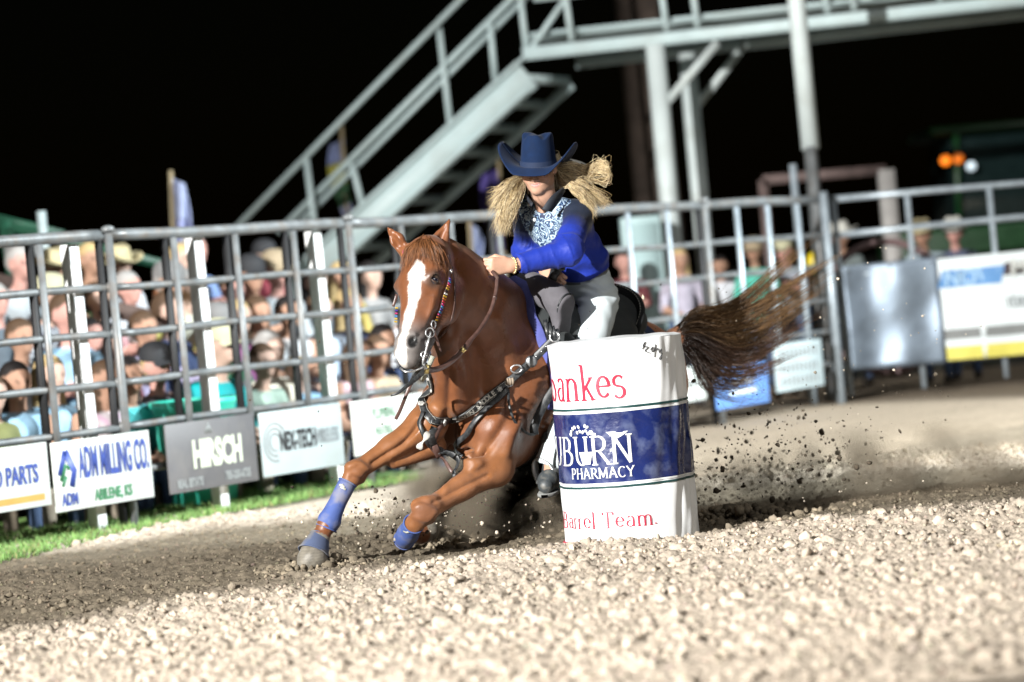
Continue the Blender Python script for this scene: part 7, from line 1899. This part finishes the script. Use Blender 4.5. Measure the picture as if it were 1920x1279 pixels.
# people beyond the right half of the fence and at the gate
for (px, py, D, yaw, pose, shirt, hair, skin, hat, hm_, sc, lab) in (
    (1172, 492, 23.0, -10, 'cross', MA, DK, 'red', None, None, 0.88, 'dark haired person in maroon shirt standing beside the pale cabinet'),
    (1272, 488, 22.6, 10, 'up', (0.30, 0.28, 0.34), BLD, 'tan', None, None, 0.90, 'blonde woman in pale lilac top standing before the platform columns'),
    (1352, 500, 23.0, -15, 'up', WH, DK, 'tan', None, None, 0.86, 'dark haired person in white shirt standing beside the second column'),
    (1416, 472, 22.8, -20, 'up', (0.07, 0.36, 0.28), BR, 'tan', 'cap', capb, 0.94, 'man in mint green shirt standing above the streaming tail'),
    (1484, 470, 23.2, -35, 'rail', (0.24, 0.26, 0.30), BR, 'red', 'cap', capc, 0.94, 'man in grey shirt and cream cap standing by the gate posts'),
    (1588, 446, 24.0, -30, 'rail', (0.10, 0.12, 0.12), BR, 'tan', 'western', feltw, 0.98, 'man under a pale cowboy hat standing behind the gate hinge'),
    (1738, 442, 23.2, -25, 'rail', (0.26, 0.32, 0.36), BR, 'tan', 'western', straw, 0.95, 'cowboy in pale blue shirt and straw hat leaning on the gate'),
    (1792, 438, 23.4, -15, 'rail', (0.06, 0.07, 0.11), BR, 'red', 'western', feltw, 0.97, 'cowboy in dark checked shirt and white hat leaning on the gate')):
    p = at(px, py, D); T = tpl(pose, 'woman' in lab, False, True)
    person((p[0], p[1], 0.0), math.radians(yaw), T, shirt, JN, hair, skin, lab, hat, hm_, p[2] / (T['hd'][2]), group='people standing beyond the fence')
yb = at(1527, 492, 23.0); bm = bmesh.new(); bmesh.ops.create_icosphere(bm, subdivisions=3, radius=0.075); me = bpy.data.meshes.new('balloon'); bm.to_mesh(me); bm.free()
o = link('balloon', me, mat('yellow_latex', (0.50, 0.38, 0.01), rough=0.35, var=0.05)); o.location = Vector(yb); o.scale = (1, 1, 1.25); tag(o, 'yellow balloon tied near the gate posts', 'balloon')
MB().tube([yb - [0, 0, 0.09], yb - [0.01, 0, 0.3], yb - [0, 0, 0.55]], 0.003, 5).build('string', whitep, o, True)
# ================================================================== flying dirt and dust
g = np.random.default_rng(77)
pts, rad, cl = [], [], []
def spray(n, cx, cy, sx, sy, D0, D1, r0, r1, col, skew=0.0):
    for _ in range(n):
        e = g.normal(0, 1, 2); D = g.uniform(D0, D1); p = at(cx + sx * e[0], cy + sy * e[1] + skew * sx * e[0], D)
        if p[2] < 0.03: p[2] = g.uniform(0.03, 0.2)
        if p[2] > 1.25: continue
        if (p[0] - 0.454) ** 2 + (p[1] - 12) ** 2 < 0.12: continue
        pts.append(p); rad.append(min(0.026, math.exp(g.normal(math.log(r0), r1)))); cl.append(np.array(col) * g.uniform(0.5, 1.6))
dk = (0.068, 0.055, 0.040); lt = (0.40, 0.35, 0.28)
spray(420, 1420, 865, 90, 55, 12.5, 13.9, 0.0042, 0.65, dk, -0.12)
spray(200, 1560, 820, 130, 70, 12.5, 13.9, 0.0036, 0.55, dk, -0.1)
spray(420, 985, 930, 65, 50, 12.5, 13.3, 0.0050, 0.65, dk)
spray(160, 720, 970, 60, 40, 12.1, 12.9, 0.0046, 0.5, dk)
spray(220, 800, 1000, 130, 30, 12.1, 12.9, 0.0040, 0.5, lt)
spray(160, 1500, 900, 170, 60, 12.4, 13.6, 0.0032, 0.5, lt)
spray(90, 900, 700, 330, 130, 12.3, 13.0, 0.0028, 0.5, dk)
spray(70, 1650, 600, 130, 90, 12.5, 13.6, 0.0028, 0.5, lt)
for (x, y, r) in ((1343, 920, 0.022), (1355, 880, 0.020), (1394, 912, 0.018), (1606, 876, 0.024), (1630, 868, 0.020), (1404, 775, 0.018), (1465, 830, 0.014), (975, 878, 0.018), (1018, 880, 0.016), (1375, 738, 0.010), (1530, 790, 0.012)):
    pts.append(at(x, y, g.uniform(12.4, 12.9))); rad.append(r * 0.72); cl.append(np.array(dk))
pts.append(at(1206, 558, 12.3)); rad.append(0.012); cl.append(np.array((0.38, 0.33, 0.25)))
V, T, C = lumps(np.array(pts), np.array(rad), np.array(cl), 1, 9)
me = mesh_np('flying_dirt', V, None, T); set_col(me, C); tag(link('flying_dirt', me, soil), 'dark and pale crumbs of dirt thrown up behind the horse', 'dirt', kind='stuff')
# piles kicked up by the hooves
pile = []
for (x, y, D, r, n) in ((0.10, 12.85, 0, 0.30, 260), (-0.30, 12.7, 0, 0.24, 160), (0.95, 12.7, 0, 0.30, 380), (-0.95, 12.0, 0, 0.16, 220), (-0.2, 12.7, 0, 0.2, 200)):
    for _ in range(n):
        e = g.normal(0, 1, 2) * r * 0.6; h = 0.06 * math.exp(-(e @ e) / (r * r * 0.5)); pile.append((x + e[0] * 1.3, y + e[1], g.uniform(0, 1) * h))
pile = np.array(pile); rr = np.clip(np.exp(g.normal(-4.4, 0.45, len(pile))), 0.005, 0.03); pile[:, 2] += gz(pile[:, 0], pile[:, 1])
V, T, C = lumps(pile, rr, np.clip(TRACK * 1.25 * g.uniform(0.5, 1.5, len(pile))[:, None], 0.01, 0.4), 1, 10)
me = mesh_np('kicked_dirt', V, None, T); set_col(me, C); tag(link('kicked_dirt', me, soil), 'dark churned dirt heaped under the horse', 'dirt', kind='stuff')
# dust: thin smoke of soil
def dust(c, rad, dens, nm):
    bm = bmesh.new(); bmesh.ops.create_icosphere(bm, subdivisions=3, radius=1.0); me = bpy.data.meshes.new(nm)
    for v in bm.verts: v.co = Vector((c[0] + v.co.x * rad[0], c[1] + v.co.y * rad[1], c[2] + v.co.z * rad[2]))
    bm.to_mesh(me); bm.free()
    m = bpy.data.materials.new(nm + '_air'); m.use_nodes = True; N, L = m.node_tree.nodes, m.node_tree.links; N.remove(N['Principled BSDF'])
    pv = N.new('ShaderNodeVolumePrincipled'); pv.inputs['Color'].default_value = (0.66, 0.55, 0.41, 1); pv.inputs['Anisotropy'].default_value = 0.2
    tc = N.new('ShaderNodeTexCoord'); no = N.new('ShaderNodeTexNoise'); no.inputs['Scale'].default_value = 4.5; no.inputs['Detail'].default_value = 4; L.new(tc.outputs['Object'], no.inputs['Vector'])
    sub = N.new('ShaderNodeVectorMath'); sub.operation = 'SUBTRACT'; sub.inputs[1].default_value = tuple(c); L.new(tc.outputs['Object'], sub.inputs[0])
    dv = N.new('ShaderNodeVectorMath'); dv.operation = 'DIVIDE'; dv.inputs[1].default_value = tuple(rad); L.new(sub.outputs['Vector'], dv.inputs[0])
    le = N.new('ShaderNodeVectorMath'); le.operation = 'LENGTH'; L.new(dv.outputs['Vector'], le.inputs[0])
    m1 = N.new('ShaderNodeMapRange'); m1.interpolation_type = 'SMOOTHSTEP'; m1.inputs['From Min'].default_value = 0.25; m1.inputs['From Max'].default_value = 1.0; m1.inputs['To Min'].default_value = 1; m1.inputs['To Max'].default_value = 0; L.new(le.outputs['Value'], m1.inputs['Value'])
    m2 = N.new('ShaderNodeMapRange'); m2.inputs['From Min'].default_value = 0.42; m2.inputs['From Max'].default_value = 0.68; L.new(no.outputs['Fac'], m2.inputs['Value'])
    mu = N.new('ShaderNodeMath'); mu.operation = 'MULTIPLY'; L.new(m1.outputs['Result'], mu.inputs[0]); L.new(m2.outputs['Result'], mu.inputs[1])
    mu2 = N.new('ShaderNodeMath'); mu2.operation = 'MULTIPLY'; mu2.inputs[1].default_value = dens; L.new(mu.outputs[0], mu2.inputs[0]); L.new(mu2.outputs[0], pv.inputs['Density'])
    L.new(pv.outputs['Volume'], N['Material Output'].inputs['Volume'])
    o = link(nm, me, m); return o
tag(dust((-0.02, 12.80, 0.14), (0.72, 0.42, 0.30), 75.0, 'dust_cloud'), 'brown dust cloud hanging under the horse belly', 'dust', kind='stuff')
tag(dust((1.8, 13.2, 0.10), (1.7, 0.6, 0.26), 6.5, 'dust_trail'), 'thin dust trailing away behind the barrel', 'dust', kind='stuff')
